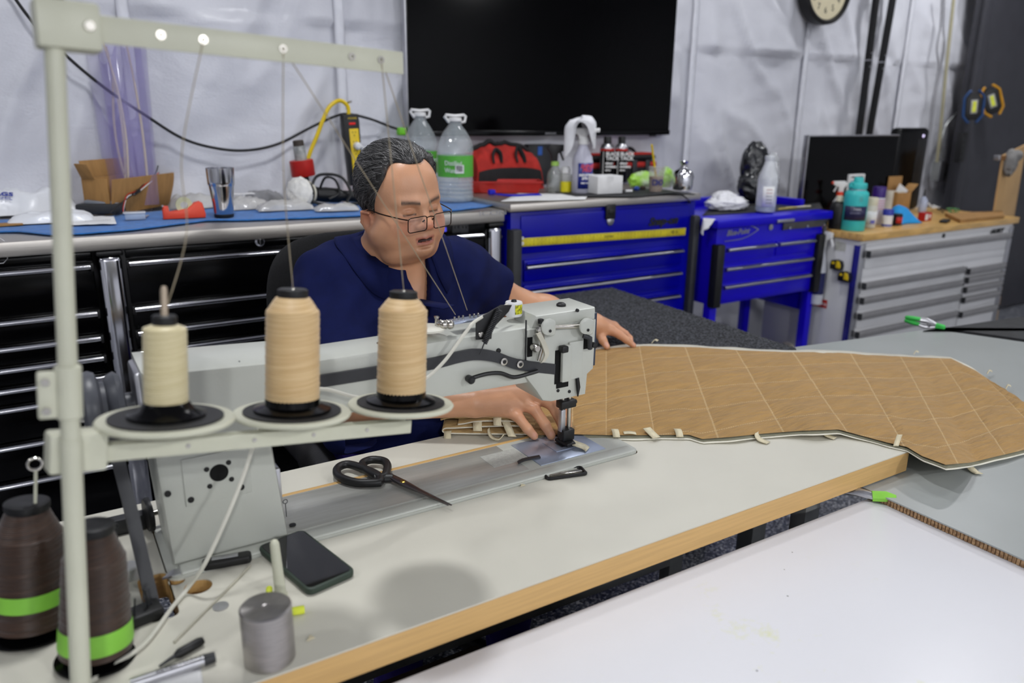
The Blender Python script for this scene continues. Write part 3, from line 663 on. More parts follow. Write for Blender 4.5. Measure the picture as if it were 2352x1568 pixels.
obj('outlet_body', B().box(p.x-.022, p.x+.022, WY-.11, WY-.05, p.z-.06, p.z+.06, .006), M_black, t)
obj('white_plug', B(frame((p.x-.005, WY-.11, p.z+.018), EXW, ez=FN)).lathe([(0, 0), (.013, 0), (.012, .02), (.006, .026), (0, .026)], 14), M_white, t)
q = aty(2187, 375, yc); obj('orange_connector', B(frame((q.x, WY-.09, q.z), EXW, ez=FN)).lathe([(0, 0), (.016, 0), (.016, .03), (0, .034)], 14), mat('orange_rubber', (196, 96, 30), .5), t)
q2 = aty(2180, 430, yc)
obj('cord', B().tube(bez([(q.x, WY-.1, q.z-.02), (q.x-.005, WY-.1, q.z-.08), (q2.x, WY-.1, q2.z), (q2.x-.02, WY-.12, q2.z-.08)], 6), .007, 8), M_white, t)
q = aty(2176, 432, yc); obj('orange_lamp_head', B(frame((q.x, WY-.1, q.z-.03), EXW, ez=(0, 0, 1))).lathe([(0, 0), (.028, 0), (.034, .02), (.03, .045), (.015, .055), (0, .055)], 16), mat('burnt_orange', (150, 70, 30), .5), t)
dy = 3.1
p = aty(2200, 338, dy); t = thing('power_strip', 'black power strip hanging at the edge of the dark door', 'power strip', (p.x, dy-.03, p.z-.09))
Mp = frame((p.x, dy-.022, p.z), EXW, ez=FN)
obj('strip_body', B(Mp).box(-.036, .036, -.10, .10, -.02, .02, .006), M_black, t)
for k in range(4): obj('socket', B(Mp).lathe([(0, .019), (.009, .019), (.009, .0215), (0, .0215)], 12, (-.012, -.06+k*.038, 0)), M_dark, t)
def worklight(px, py, ang, frm, label, w_=.20, h_=.125):
    p = aty(px, py, dy-.02); Mw = frame((p.x, dy-.045, p.z), (.80, -.60, 0), ez=(-.60, -.80, 0)) @ Matrix.Rotation(math.radians(ang), 4, 'Z')
    t = thing('work_light', label, 'work light', (p.x, dy-.02, p.z-.1), 'work lights on the dark door')
    poly = [(-w_*.30, -h_*.5), (w_*.30, -h_*.5), (w_*.5, -h_*.2), (w_*.5, h_*.2), (w_*.30, h_*.5), (-w_*.30, h_*.5), (-w_*.5, h_*.2), (-w_*.5, -h_*.2)]
    obj('body', B(Mw).prism([(x*.86, y*.82) for x, y in poly], 0, .03, .003), M_black, t)
    for s_ in (-1, 1):
        obj('guard', B(Mw).tube([(x, y*s_*-1 if False else y*s_, .022) for x, y in ((-w_*.5, .18*h_), (-w_*.5, h_*.25), (-w_*.3, h_*.5), (w_*.3, h_*.5), (w_*.5, h_*.25), (w_*.5, .18*h_))], .009, 8), frm, t)
    obj('magnet_mount', B().rod((p.x, dy, p.z), (p.x-.01, dy-.05, p.z), .016, 14), M_black, t)
    obj('lens', B(Mw).box(-.045, .045, -.022, .022, .03, .033, .001), mat('grey_lens', (150, 150, 150), .25), t)
    obj('led_panel', B(Mw).box(-.035, .035, -.012, .012, .033, .0345), mat('led_yellow', (210, 215, 60), .4), t)
    obj('button', B(Mw).lathe([(0, .03), (.008, .03), (.007, .034), (0, .034)], 12, (.03, h_*.28, 0)), M_dark, t)
worklight(2266, 232, -68, mat('amber_plastic', (196, 140, 20), .45), 'black work light with yellow guard on the dark door')
worklight(2224, 245, -86, mat('navy_plastic', (18, 60, 110), .45), 'black work light with blue guard at the door edge')
# ---- black cable slung across the left wall
yw = WY-.05
pts = [aty(x, y, yw) for x, y in ((20, -25), (75, 50), (160, 135), (245, 205), (330, 262), (420, 318), (500, 341), (570, 345), (640, 330), (715, 292), (770, 267), (800, 262), (850, 273), (900, 292), (925, 299))]
tag(obj('wall_cable', B().tube(bez(pts, 8), .0055, 8), M_black), 'thin black cable drooping across the white wall', 'cable')
# strip of outlets with yellow face and yellow cord
p, q = aty(803, 262, yw-.03), aty(818, 425, yw-.03); d = (q-p).normalized(); Ms = frame((p.x, p.y, p.z), d, ez=FN); L_ = (q-p).length
t = thing('surge_strip', 'black power strip with yellow socket face hanging by yellow cord', 'power strip', q)
obj('strip_body', B(Ms).prism([(0, -.03), (.012, -.036), (L_*.32, -.036), (L_*.42, -.030), (L_, -.028), (L_, .03), (L_*.1, .036), (0, .032)], -.028, .014, .004), M_black, t)
fp = obj('socket_face', B(Ms).box(L_*.20, L_*.92, -.014, .027, .013, .017, .003), M_yellow, t)
for k in range(5):
    x = L_*(.27+.13*k)
    for dx_, dy_ in ((-.006, 0), (-.006, .012), (.007, .006)): obj('socket_slot', B(Ms).box(x+dx_-.003, x+dx_+.003, dy_-.0015, dy_+.0015, .0168, .0175), M_ink, fp)
obj('power_switch', B(Ms).box(L_*.115, L_*.145, -.012, .016, .013, .018, .002), mat('red_neon', (190, 20, 15), .4, emis=(255, 30, 20), es=.6), t)
text('print', 'POWER', .011, Ms @ Matrix.Translation((L_*.07, -.014, .0145)) @ Matrix.Rotation(math.pi/2, 4, 'Z'), M_yellow, t, ext=.0002)
obj('white_plug', B(Ms).lathe([(0, .016), (.016, .016), (.015, .04), (.008, .046), (0, .046)], 16, (L_*.44, .012, 0)), M_white, t)
e = Ms @ Vector((L_*.44, .016, .04)); obj('white_cord', B().tube(bez([e, e+Vector((.02, -.01, -.02)), e+Vector((.022, .0, -.12)), e+Vector((.0, .01, -.24)), e+Vector((-.01, 0, -.30))], 8), .004, 8), M_white, t)
pts = [Ms @ Vector((0, 0, -.01))]+[aty(x, y, yw-.02) for x, y in ((798, 243), (780, 231), (757, 245), (742, 275), (728, 312), (714, 345), (700, 385), (675, 425))]
obj('yellow_cord', B().tube(bez(pts, 8), .0085, 8), M_yellow, t)
obj('hook', B().tube(bez([Ms @ Vector((-.02, .0, -.03)), Ms @ Vector((-.045, 0, -.01)), Ms @ Vector((-.05, .01, .01))], 6), .004, 6), M_dchrome, t)

# ================================================================== THINGS ON THE BLACK BENCH
SZ = BZT+.004
M_towel = mat('blue_microfibre', (22, 110, 190), .95, 0, .12, 40, bump=.8, bs=500, bd=.004, sheen=.3)
front = [(-160, 536), (40, 533), (120, 541), (200, 538), (300, 530), (380, 520), (470, 508), (560, 507), (700, 502), (820, 497), (950, 488), (1050, 484), (1100, 478), (1138, 472)]
fw = [atz(x, y, SZ) for x, y in front]
def towel(u, v):
    t_ = u*(len(fw)-1); i = min(int(t_), len(fw)-2); f = t_-i; p = fw[i].lerp(fw[i+1], f); y1 = BYF+.50-.03*math.sin(u*9)
    y0 = max(p.y, BYF-.0195); y = y0+(y1-y0)*v
    return (p.x+.02*v*math.sin(u*20), y, BZT+.005+.0016*noise.noise(Vector((p.x*14, y*14, 0)))+.004*max(0, .05-v)/.05)
tag(obj('bench_towel', B().grid(towel, 110, 26, .004), M_towel, ang=3), 'long blue microfibre towel spread over the steel bench top', 'towel')
Z1 = BZT+.0075
# open cardboard box with the film roll
M_card = mat('corrugated_cardboard', (158, 118, 68), .75, 0, .08, 10, bump=.15, bs=60, stretch=(1, 8, 1))
p = atz(258, 494, Z1); q = atz(412, 466, Z1); ex = Vector((q.x-p.x, q.y-p.y, 0)); W_ = ex.length; D_ = .105; Hh = .125; Mb = frame(p, ex, ez=(0, 0, 1)); th = .004
cbx = thing('cardboard_box', 'open brown cardboard box holding the rolled violet film', 'box', p)
tilt = Mb @ Matrix.Rotation(math.radians(9), 4, 'X')
obj('front_panel', B(tilt).box(0, W_, 0, th, 0, Hh, .001), M_card, cbx)
for x in (0, W_-th): obj('side_panel', B(Mb).box(x, x+th, .004, D_, 0, Hh, .001), M_card, cbx)
obj('back_panel', B(Mb).box(0, W_, D_-th, D_, 0, Hh+.0, .001), M_card, cbx)
obj('bottom_panel', B(Mb).box(0, W_, 0, D_, 0, th), M_card, cbx)
obj('flap', B(Mb @ Matrix.Translation((0, D_, Hh)) @ Matrix.Rotation(math.radians(-8), 4, 'X')).box(.01, W_-.03, -th, 0, 0, .06, .001), M_card, cbx)
obj('flap', B(Mb @ Matrix.Translation((W_, .0, Hh)) @ Matrix.Rotation(math.radians(112), 4, 'Y')).box(-.11, 0, .01, D_-.01, -th, 0, .001), M_card, cbx)
obj('flap', B(Mb @ Matrix.Translation((0, .05, Hh)) @ Matrix.Rotation(math.radians(-28), 4, 'Y')).box(-th, 0, 0, D_-.055, 0, .06, .001), M_card, cbx)
# violet film roll
M_violet = mat('violet_clear_vinyl', (152, 140, 205), .08, 0, .04, 4, alpha=.24, spec=1.0, coat=.8)
bot = Mb @ Vector((W_*.50, D_*.5, .012)); topc = aty(212, 62, bot.y+.05); ax = (topc-bot); Mv = frame(bot, (1, -.1, 0), ez=ax); LV = ax.length
fr = thing('vinyl_roll', 'tall roll of clear violet vinyl standing in the cardboard box', 'vinyl roll', bot)
def film(u, v, R0=.092, R1=.122, tw=1.25):
    a_ = 2*math.pi*tw*u+.6; r = (R0+(R1-R0)*v)*(1-.10*u)*(1+.05*math.sin(a_*3+v*2)*(v))
    return Mv @ Vector((r*math.cos(a_)*(1-.12*v), r*.62*math.sin(a_), v*LV))
obj('outer_sheet', B().grid(film, 64, 14), M_violet, fr, ang=3)
obj('inner_sheet', B().grid(lambda u, v: film(u*.7+.15, v*.97, .055, .075, 1.0), 40, 12), M_violet, fr, ang=3)
M_pipe = mat('cream_piping', (214, 200, 160), .5, 0, .05)
for i, (a0, a1, l0, l1, bend, lab) in enumerate(((.02, -.045, .02, .98, .03, 'cream piping cord nearest the left side inside the violet roll'), (.03, -.03, .0, .9, .02, 'cream piping cord second from the left inside the violet roll'), (.012, -.02, .03, .72, -.02, 'short cream piping cord in the middle of the violet roll'), (-.05, -.035, .0, .97, .012, 'cream piping cord at the right inside the violet roll'))):
    pts = [Mv @ Vector((a0*(1-t_)*-1+a1*t_*(1 if i < 3 else -1)+bend*math.sin(math.pi*t_), -.034+.006*i, .02+(l0+(l1-l0)*t_)*(LV-.03))) for t_ in [k/12 for k in range(13)]]
    tag(obj('piping_cord', B().tube(pts, .0042, 8), M_pipe), lab, 'cord', 'piping cords in the violet roll')
# wire bundle lying over the box
wb = thing('wire_harness', 'black, red and white wires with a small connector draped over the box', 'wire', Mb @ Vector((W_*.4, -.03, .05)))
fy = -.012
base = [Mb @ Vector((x, fy+dy_, z)) for x, dy_, z in ((-.09, -.05, .02), (.02, -.02, .045), (.11, -.01, .07), (.19, 0, .10), (.25, .0, .125), (.275, .0, .155))]
obj('black_wire', B().tube(bez(base, 8), .0022, 6), M_black, wb)
for nm, m_, o_ in (('red_wire', M_red, .004), ('white_wire', M_white, -.003)):
    pts = [Mb @ Vector((x, fy-.003+dy_, z+o_)) for x, dy_, z in ((.0, -.03, .01), (.02, -.02, .03), (.06, -.01, .062), (.12, -.005, .07), (.19, 0, .092), (.27, 0, .125))]
    obj(nm, B().tube(bez(pts, 8), .0018, 6), m_, wb)
obj('connector', B(Mb @ Matrix.Translation((.122, fy-.006, .07)) @ Matrix.Rotation(-.25, 4, 'Y')).box(-.018, .018, -.005, .005, -.006, .006, .001), M_black, wb)
# grey cradle / handset
c, r, h = spot(170, 256, 455, 497, Z1); Mh = loc(c.x, c.y, Z1, -.35)
t = thing('device_cradle', 'dark grey handset lying in front of the cardboard box', 'device', c)
obj('shell', B(Mh).prism([(-.072, -.03), (.07, -.035), (.074, .03), (-.06, .036)], .004, .04, .006), M_dark, t)
obj('top_cover', B(Mh @ Matrix.Rotation(.10, 4, 'Y')).box(-.05, .06, -.02, .022, .035, .048, .004), mat('pale_grey_plastic', (120, 124, 132), .4), t)
obj('cord', B().tube(bez([(c.x-.05, c.y-.03, Z1+.012), (c.x-.02, c.y-.085, Z1+.005), (c.x+.03, c.y-.08, Z1+.005), (c.x+.045, c.y-.05, Z1+.01)], 8), .002, 6), M_black, t)
c, r, h = spot(282, 324, 486, 506, Z1)
t = thing('parts_box', 'tiny clear plastic parts box in front of the cardboard box', 'box', c)
Mx = loc(c.x, c.y, Z1, -.12); obj('tray', B(Mx).box(-.032, .032, -.02, .02, 0, .02, .003), mat('clear_hard_plastic', (190, 205, 225), .1, alpha=.55, spec=.8), t); obj('lid', B(Mx).box(-.033, .033, -.021, .021, .02, .026, .002), mat('clear_lid', (222, 226, 232), .12, alpha=.7, spec=.8), t)
for k, (px, py) in enumerate(((330, 502), (337, 499))):
    c = atz(px, py, Z1); b = B(zto((c.x, c.y, Z1+.0042), (1, .4+k, 0))).cyl(.004, -.012, .012, 10, bev=.001); tag(obj('small_screw', b, M_chrome), ('small silver screw beside the tiny clear box, left one', 'small silver screw beside the tiny clear box, right one')[k], 'screw', 'screws by the tiny box')
# tape dispenser
c, r, h = spot(358, 454, 466, 506, Z1); k = mpp(c); Md = loc(c.x, c.y, Z1, -.10) @ Matrix.Rotation(math.pi/2, 4, 'X')
t = thing('tape_dispenser', 'orange-red tape dispenser between the box and steel tumbler', 'tape dispenser', c)
prof = [(-.068, 0), (.068, 0), (.070, .012), (.062, .05), (.052, .056), (.036, .052), (.012, .034), (-.03, .026), (-.046, .024), (-.048, .042), (-.064, .044), (-.068, .03)]
obj('body', B(Md).prism(prof, -.02, .02, .004), M_orange, t)
obj('tape_roll', B(Md).lathe([(.012, -.009), (.027, -.009), (.027, .009), (.012, .009), (.012, -.009)], 28, (.003, .045, 0), caps=False), mat('tape_amber', (196, 196, 160), .25), t)
obj('cutter', B(Md).box(-.068, -.062, .042, .046, -.012, .012), M_dchrome, t)
# steel tumbler
c, r, h = spot(476, 535, 390, 501, Z1)
t = thing('tumbler', 'stainless steel tumbler standing on the blue towel', 'tumbler', c)
obj('cup', B(loc(c.x, c.y, Z1)).lathe([(r*.70, h*.06), (r*.74, h*.1), (r*.84, h*.55), (r*.86, h*.60), (r*.99, h*.68), (r*1.0, h*.72), (r*1.04, h*.985), (r*1.04, h), (r*1.0, h), (r*.96, h*.72), (r*.7, h*.1), (0, h*.09)], 40), M_chrome, t)
obj('base', B(loc(c.x, c.y, Z1)).lathe([(0, 0), (r*.70, 0), (r*.73, h*.03), (r*.72, h*.065), (0, h*.065)], 32), M_black, t)
# poly bags and papers
M_poly = mat('white_poly', (226, 228, 232), .3, 0, .03, 6, bump=.4, bs=14, bd=.01, spec=.6)
def pillow(name, label, cat, c, dx_, dy_, h, rz, m, seed, group=None, crump=.35):
    Mx_ = loc(c[0], c[1], c[2], rz)
    def fn(u, v, s_):
        x, y = 2*u-1, 2*v-1; e = max(0, (1-abs(x)**4)*(1-abs(y)**4))**.5
        n = noise.noise(Vector((x*2.5+seed, y*2.5, seed)))*crump+noise.noise(Vector((x*6+seed, y*6, 2)))*crump*.5
        return Mx_ @ Vector((x*dx_*(1+.05*math.sin(y*5+seed)), y*dy_*(1+.05*math.sin(x*6+seed)), .001+(h*e*(1+n)+.0015 if s_ else 0)))
    b = B(); b.grid(lambda u, v: fn(u, v, 1), 24, 18); b.grid(lambda u, v: fn(u, 1-v, 0), 24, 18); bmesh.ops.remove_doubles(b.bm, verts=b.bm.verts, dist=.0012)
    return tag(obj(name, b, m, ang=3), label, cat, group)
c = atz(30, 498, Z1)+VH*.10
pb1 = pillow('poly_bag', 'large white poly bag with blue print at the far left', 'plastic bag', (c.x-.02, c.y+.06, Z1), .17, .12, .075, .1, M_poly, 1.3)
c2 = aty(18, 458, c.y-.015); text('bag_print', 'BAGS', .03, frame((c2.x-.055, c.y-.035, Z1+.074), (1, -.05, -.1), ez=(0, -.55, 1)), mat('blue_ink', (30, 50, 150), .6), pb1, ext=.0004, bold=.001)
text('bag_print', '2MIL', .022, frame((c2.x-.03, c.y-.057, Z1+.060), (1, -.05, -.1), ez=(0, -.55, 1)), MATS['blue_ink'], pb1, ext=.0004)
c = atz(95, 514, Z1)+VH*.06; pillow('poly_bag', 'flat white poly bag lying on the front of the bench at left', 'plastic bag', (c.x, c.y, Z1), .12, .06, .028, -.1, M_poly, 4.2)
def sheet(name, label, cat, pts, z, m, th=.0012, curl=.003):
    a, b_, c_, d = [Vector((q.x, q.y, z)) for q in pts]
    f = lambda u, v: (a.lerp(b_, u)).lerp(d.lerp(c_, u), v)+Vector((0, 0, curl*(.5+noise.noise(Vector((u*3+z*50, v*3, 0))))))
    return tag(obj(name, B().grid(f, 12, 10, th), m, ang=3), label, cat)
ps = sheet('paper_sheet', 'white printed paper sheet lying on the blue towel at left', 'paper', [atz(150, 520, Z1), atz(268, 516, Z1), atz(262, 500, Z1), atz(160, 497, Z1)], Z1+.003, M_paper, curl=.004)
e = atz(196, 513, Z1); 
b = B(loc(e.x, e.y, Z1+.0078, .0))
for k in range(12): b.box(k*.0065, k*.0065+.004, 0, .003, 0, .0004)
obj('print_line', b, M_ink, ps, smooth=False, kind='stuff')
tag(obj('envelope', B(loc(atz(10, 520, Z1).x, atz(10, 520, Z1).y+.02, Z1, .1)).box(-.08, .05, -.02, .03, 0, .006, .002), M_card), 'small brown envelope at the far left of the bench', 'envelope')
for i, (px, py, dx_, dy_, h_, rz, m_, sd, lab) in enumerate((
    (440, 478, .085, .06, .045, .2, M_bagfilm, 7.1, 'clear crumpled plastic bag between box and tumbler'),
    (560, 480, .075, .06, .035, .1, M_bagfilm, 2.7, 'clear plastic bag of parts just right of the tumbler'),
    (600, 466, .08, .05, .04, .6, mat('grey_film', (150, 150, 152), .25, alpha=.85, spec=.8, bump=.4, bs=30, bd=.01), 9.3, 'grey plastic bag at the back behind the white bags'),
    (650, 484, .10, .045, .03, -.1, M_bagfilm, 5.5, 'flat clear plastic bag on the towel below the polisher'),
    (770, 486, .08, .04, .022, -.2, M_bagfilm, 3.3, 'flat clear plastic bag right behind the man’s head'.replace('’', ''),),
    (560, 468, .045, .02, .022, .7, M_poly, 6.6, 'narrow white plastic sleeve pointing toward the polisher'))):
    c = atz(px, py, Z1)+VH*.03; pillow('plastic_bag', lab, 'plastic bag', (c.x, c.y, Z1+.0005*i), dx_, dy_, h_, rz, m_, sd, 'plastic bags on the bench')
c = atz(556, 472, Z1); sheet('shipping_label', 'white printed shipping label among the plastic bags', 'paper', [c+Vector((-.04, -.02, 0)), c+Vector((.05, -.02, 0)), c+Vector((.05, .03, 0)), c+Vector((-.04, .03, 0))], Z1+.045, M_paper)
# polisher with white bonnet and cable
c = atz(745, 474, Z1)+VH*.04; zc = Z1+.05; k = mpp(c)
po = thing('polisher', 'black electric polisher with white bonnet and coiled cable', 'power tool', (c.x, c.y, Z1))
hd = atz(712, 462, Z1+.02); hd = Vector((hd.x, hd.y, zc)); ax = Vector((-.86, -.5, .1)).normalized()
obj('gear_head', B(zto(hd, ax)).lathe([(0, -.05), (.026, -.045), (.034, -.01), (.036, .01), (.034, .02), (0, .02)], 24), M_black, po)
obj('backing_pad', B(zto(hd+ax*.02, ax)).lathe([(0, 0), (.045, 0), (.047, .008), (.045, .02), (0, .02)], 32), M_black, po)
obj('foam_ring', B(zto(hd+ax*.012, ax)).lathe([(.03, 0), (.049, 0), (.049, .008), (.03, .008)], 32, caps=False), mat('ivory_foam', (200, 196, 180), .8), po)
b = B(zto(hd+ax*.045, ax)); b.blob((0, 0, .012), (.056, .056, .03), .16, 3.2, 4); obj('bonnet', b, mat('white_wool', (226, 224, 218), .95, 0, .06, 60, bump=.5, bs=150), po)
e0 = hd+Vector((.02, .01, -.004)); e1 = hd+Vector((.24, -.02, -.024)); obj('motor_handle', B().tube([e0, e0.lerp(e1, .2), e0.lerp(e1, .45), e0.lerp(e1, .5), e1], [.027, .030, .028, .022, .021], 16), M_black, po)
lp = [hd+Vector(v) for v in ((.24, -.02, -.03), (.20, -.06, -.040), (.08, -.055, -.043), (-.01, -.05, -.02), (.02, -.02, .06), (.08, .0, .072), (.135, -.01, .055), (.155, -.04, .0), (.13, -.06, -.035), (.16, -.07, -.04), (.23, -.05, -.04))]
obj('power_cable', B().tube(bez(lp, 10), .006, 8), M_black, po)
lp = [hd+Vector(v) for v in ((.04, .0, .01), (.06, -.02, .06), (.10, -.02, .05), (.11, -.03, .0), (.06, -.05, -.02))]
obj('power_cable', B().tube(bez(lp, 10), .005, 8), M_black, po)
# red tape roll with jar
c = atz(700, 468, Z1)+VH*.01; zr0 = aty(697, 404, c.y).z
t = thing('jar_holder', 'dark stand carrying red tape roll and a grey glass jar', 'jar stand', (c.x, c.y, Z1))
obj('stand', B(loc(c.x, c.y, Z1)).lathe([(0, 0), (.034, 0), (.03, .01), (.022, .02), (.020, zr0-Z1), (0, zr0-Z1)], 20), M_dark, t)
Mt = loc(c.x, c.y, zr0) @ Matrix.Rotation(-.10, 4, 'Y') @ Matrix.Scale(1.12, 4)
obj('red_roll', B(Mt).lathe([(.018, 0), (.041, 0), (.042, .002), (.042, .054), (.040, .056), (.018, .056), (.018, 0)], 36, caps=False), M_red, t)
obj('jar', B(Mt).lathe([(0, .02), (.019, .02), (.021, .06), (.021, .10), (.018, .108), (0, .108)], 24), mat('grey_glass', (150, 152, 150), .2, 0, .2, 30, spec=.7), t)
obj('jar_cap', B(Mt).lathe([(0, .105), (.019, .105), (.019, .122), (.016, .125), (0, .125)], 24), mat('dark_brown_cap', (58, 50, 42), .5), t)
c = atz(800, 455, Z1)+VH*.05; tag(obj('red_tray', B(loc(c.x, c.y, Z1)).box(-.045, .06, -.02, .02, 0, .025, .005), M_orange), 'small red plastic tray behind the polisher handle', 'tray')
# two water jugs
M_pet = mat('clear_pet', (214, 222, 226), .05, 0, .04, 5, alpha=.30, spec=1.0, coat=.3)
M_water = mat('water_body', (200, 214, 222), .03, 0, .02, alpha=.22, spec=1)
M_glab = mat('green_label', (84, 168, 60), .35, 0, .04)
def jug(x0, x1, yt, yb, label, ang):
    c, r, h = spot(x0, x1, yt, yb, Z1); t = thing('water_jug', label, 'water jug', c, 'clear water jugs'); Mj = loc(c.x, c.y, Z1)
    h *= .93
    prof = [(r*.85, 0), (r*.97, h*.02), (r, h*.05)]
    for k in range(4): prof += [(r, h*(.07+.05*k)), (r*.955, h*(.095+.05*k)), (r, h*(.11+.05*k))]
    prof += [(r*.97, h*.29), (r*.97, h*.60), (r, h*.62), (r*.99, h*.66), (r*.85, h*.77), (r*.6, h*.88), (r*.36, h*.955), (r*.33, h*.97), (r*.33, h)]
    def warp(p, a):
        z = p.z/h
        if .63 < z < .93:
            f = 1+.045*math.sin(a*9+z*16)*min(1, (z-.63)/.08)*min(1, (.93-z)/.08); return Vector((p.x*f, p.y*f, p.z))
        return p
    pr = []
    for (r0, z0), (r1, z1) in zip(prof, prof[1:]):
        n = 1 if z1 < h*.62 else 4
        for k in range(n): pr.append((r0+(r1-r0)*k/n, z0+(z1-z0)*k/n))
    pr.append(prof[-1])
    obj('bottle', B(Mj).lathe(pr, 54, warp=warp), M_pet, t)
    obj('water', B(Mj).lathe([(0, h*.012), (r*.9, h*.02), (r*.93, h*.06), (r*.93, h*.27), (0, h*.27)], 32), M_water, t)
    lb = obj('label', B(Mj).lathe([(r*.985, h*.32), (r*.985, h*.585)], 54, caps=False), M_glab, t)
    Mn = lambda a_, z: frame((c.x+r*.992*math.cos(a_), c.y+r*.992*math.sin(a_), Z1+z), (-math.sin(a_), math.cos(a_), 0), ez=(math.cos(a_), math.sin(a_), 0))
    fa = math.atan2(-VH.y, -VH.x)+ang
    for i, (sx_, s_) in enumerate((('Distilled', .026), ('Water', .026))): text('label_print', sx_, s_, Mn(fa-.55, h*(.47-.09*i)), M_winK, lb, ext=.0003)
    bc = obj('barcode', B(Mn(fa+.30, h*.37)).box(-.018, .018, 0, .034, 0, .0012), M_paper, lb)
    b = B(Mn(fa+.30, h*.37))
    for k in range(9): b.box(-.014+k*.003, -.0125+k*.003+(.0006 if k % 3 else 0), .007, .031, .0012, .0015)
    obj('bars', b, M_ink, bc, smooth=False, kind='stuff')
    obj('cap', B(Mj).lathe([(0, h), (r*.37, h), (r*.37, h*1.035), (r*.3, h*1.045), (0, h*1.045)], 28), M_white, t)
    ring = [Mj @ Vector(v) for v in ((-r*.36, 0, h*.985), (-r*.62, 0, h*1.055), (-r*.55, 0, h*1.075), (0, 0, h*1.065), (r*.55, 0, h*1.075), (r*.66, 0, h*1.06), (r*.60, 0, h*.995), (r*.36, 0, h*.985))]
    obj('carry_handle', B().tube(ring, .006, 8), M_white, t)
jug(927, 1002, 262, 458, 'clear water jug with green label, partly hidden by the head', .5)
jug(1003, 1085, 274, 466, 'clear water jug with green label and barcode, beside red bag', .0)
# phones, clips
c = aty(918, 300, yw); tag(obj('green_clip', B().box(c.x-.014, c.x+.02, WY-.08, WY-.04, c.z-.02, c.z+.014, .008, 3), M_green), 'lime green clip holding the black cable beside the television', 'clip')
# ================================================================== THINGS ON THE BIG BLUE CABINET
CZ1 = CBZ+.002
M_redcan = mat('red_canvas', (165, 34, 26), .85, 0, .12, 30, bump=.4, bs=250)
M_blkcan = mat('black_canvas', (24, 24, 26), .85, 0, .15, 30, bump=.4, bs=250)
def arch_bag(name, label, px0, px1, pyt, pyb, z, dep, red_lo, group):
    c = atz((px0+px1)/2, pyb, z); k = mpp(c); W_ = (px1-px0)*k; Hh = (pyb-pyt)*k; Mb = frame((c.x, c.y, z), (.97, -.05, 0), ez=(0, 0, 1))
    t = thing(name, label, 'tool bag', c, group)
    def body(u, v, sc=1.0):
        a = math.pi*v; prof = (1-.18*abs(2*u-1)**3)
        y = dep*.5-dep*.5*math.cos(a)*1.0; zz = Hh*prof*(math.sin(a)**.55)
        x = (u-.5)*W_*(1-.16*zz/Hh)
        n = .012*noise.noise(Vector((u*5, v*6, 3)))+.008*noise.noise(Vector((u*11, v*9, 7)))
        return Mb @ Vector((x, y*sc, max(0, zz+n*(.2 < v < .8))))
    b = B(); b.grid(body, 36, 24)
    for u in (0, 1):
        f = [body(u, j/24) for j in range(25)]
        vs = [b.bm.verts.new(p) for p in f]; b.bm.faces.new(vs if u else list(reversed(vs)))
    obj('body', b, M_redcan, t, ang=2)
    # black piping over the opening
    for v in (.46,):
        pts = [body(k_/24, v)+Vector((0, -.002, .008)) for k_ in range(25)]; obj('zip_trim', B().tube(pts, .012, 8), M_blkcan, t)
    lo = [body(k_/20, .03)+Vector((0, -.006, .0)) for k_ in range(21)]
    obj('base_panel', B().grid(lambda u, v: body(.02+.96*u, .005+.09*v)+Vector((0, -.005, 0)), 20, 6, .004), M_blkcan, t)
    for s_ in (.30, .68):
        pts = [body(s_-.05, .14), body(s_-.06, .25)+Vector((0, -.015, 0)), body(s_, .36)+Vector((0, -.035, 0)), body(s_+.06, .25)+Vector((0, -.015, 0)), body(s_+.06, .14)]
        obj('strap_handle', B().tube(bez(pts, 6), .012, 8, flat=(1, .45)), M_blkcan, t)
    return t
arch_bag('tool_bag', 'red canvas tool bag with black trim behind the red tray', 1084, 1262, 338, 436, CZ1, .26, .3, 'red and black tool bags')
# second longer bag
c = atz(1445, 418, CZ1); k = mpp(c); t = thing('tool_bag', 'long black and red tool bag behind the spray cans', 'tool bag', c, 'red and black tool bags'); Mb = frame((c.x, c.y+.04, CZ1), (1, 0, 0), ez=(0, 0, 1)); W_ = 190*k
obj('body', B(Mb).box(-W_/2, W_/2, -.0, .13, 0, .115, .03, 4), M_blkcan, t)
obj('red_band', B(Mb).box(-W_/2-.003, W_/2+.003, -.004, .13, .068, .100, .012, 3), M_redcan, t)
obj('top_flap', B(Mb).box(-W_/2+.0, W_/2-.012, -.01, .12, .112, .135, .010, 3), M_blkcan, t)
obj('flap_edge', B(Mb).box(-W_/2+.0, W_/2-.02, .0, .11, .134, .146, .006, 3), M_redcan, t)
for x in (.06, .15): obj('strap', B(Mb).box(x-.016, x+.016, -.012, -.002, .0, .11, .004), M_dark, t)
obj('grip', B().tube(bez([Mb @ Vector(v) for v in ((.0, .05, .14), (.03, .05, .165), (.08, .05, .165), (.11, .05, .14))], 6), .009, 8), M_blkcan, t)
# black box with blue tape behind
c = atz(1236, 424, CZ1); t = thing('equipment_case', 'black case with a strip of blue tape under the television', 'case', c)
k = mpp(c); zt = aty(1236, 330, c.y+.08).z
obj('case', B().box(c.x-.05, c.x+.10, c.y+.02, c.y+.13, CZ1, zt, .008), M_dark, t)
p = aty(1240, 335, c.y+.019); obj('blue_tape', B().box(p.x-.012, p.x+.014, c.y+.0165, c.y+.019, p.z-.045, zt-.01, .001), mat('blue_tape', (50, 98, 180), .6), t)
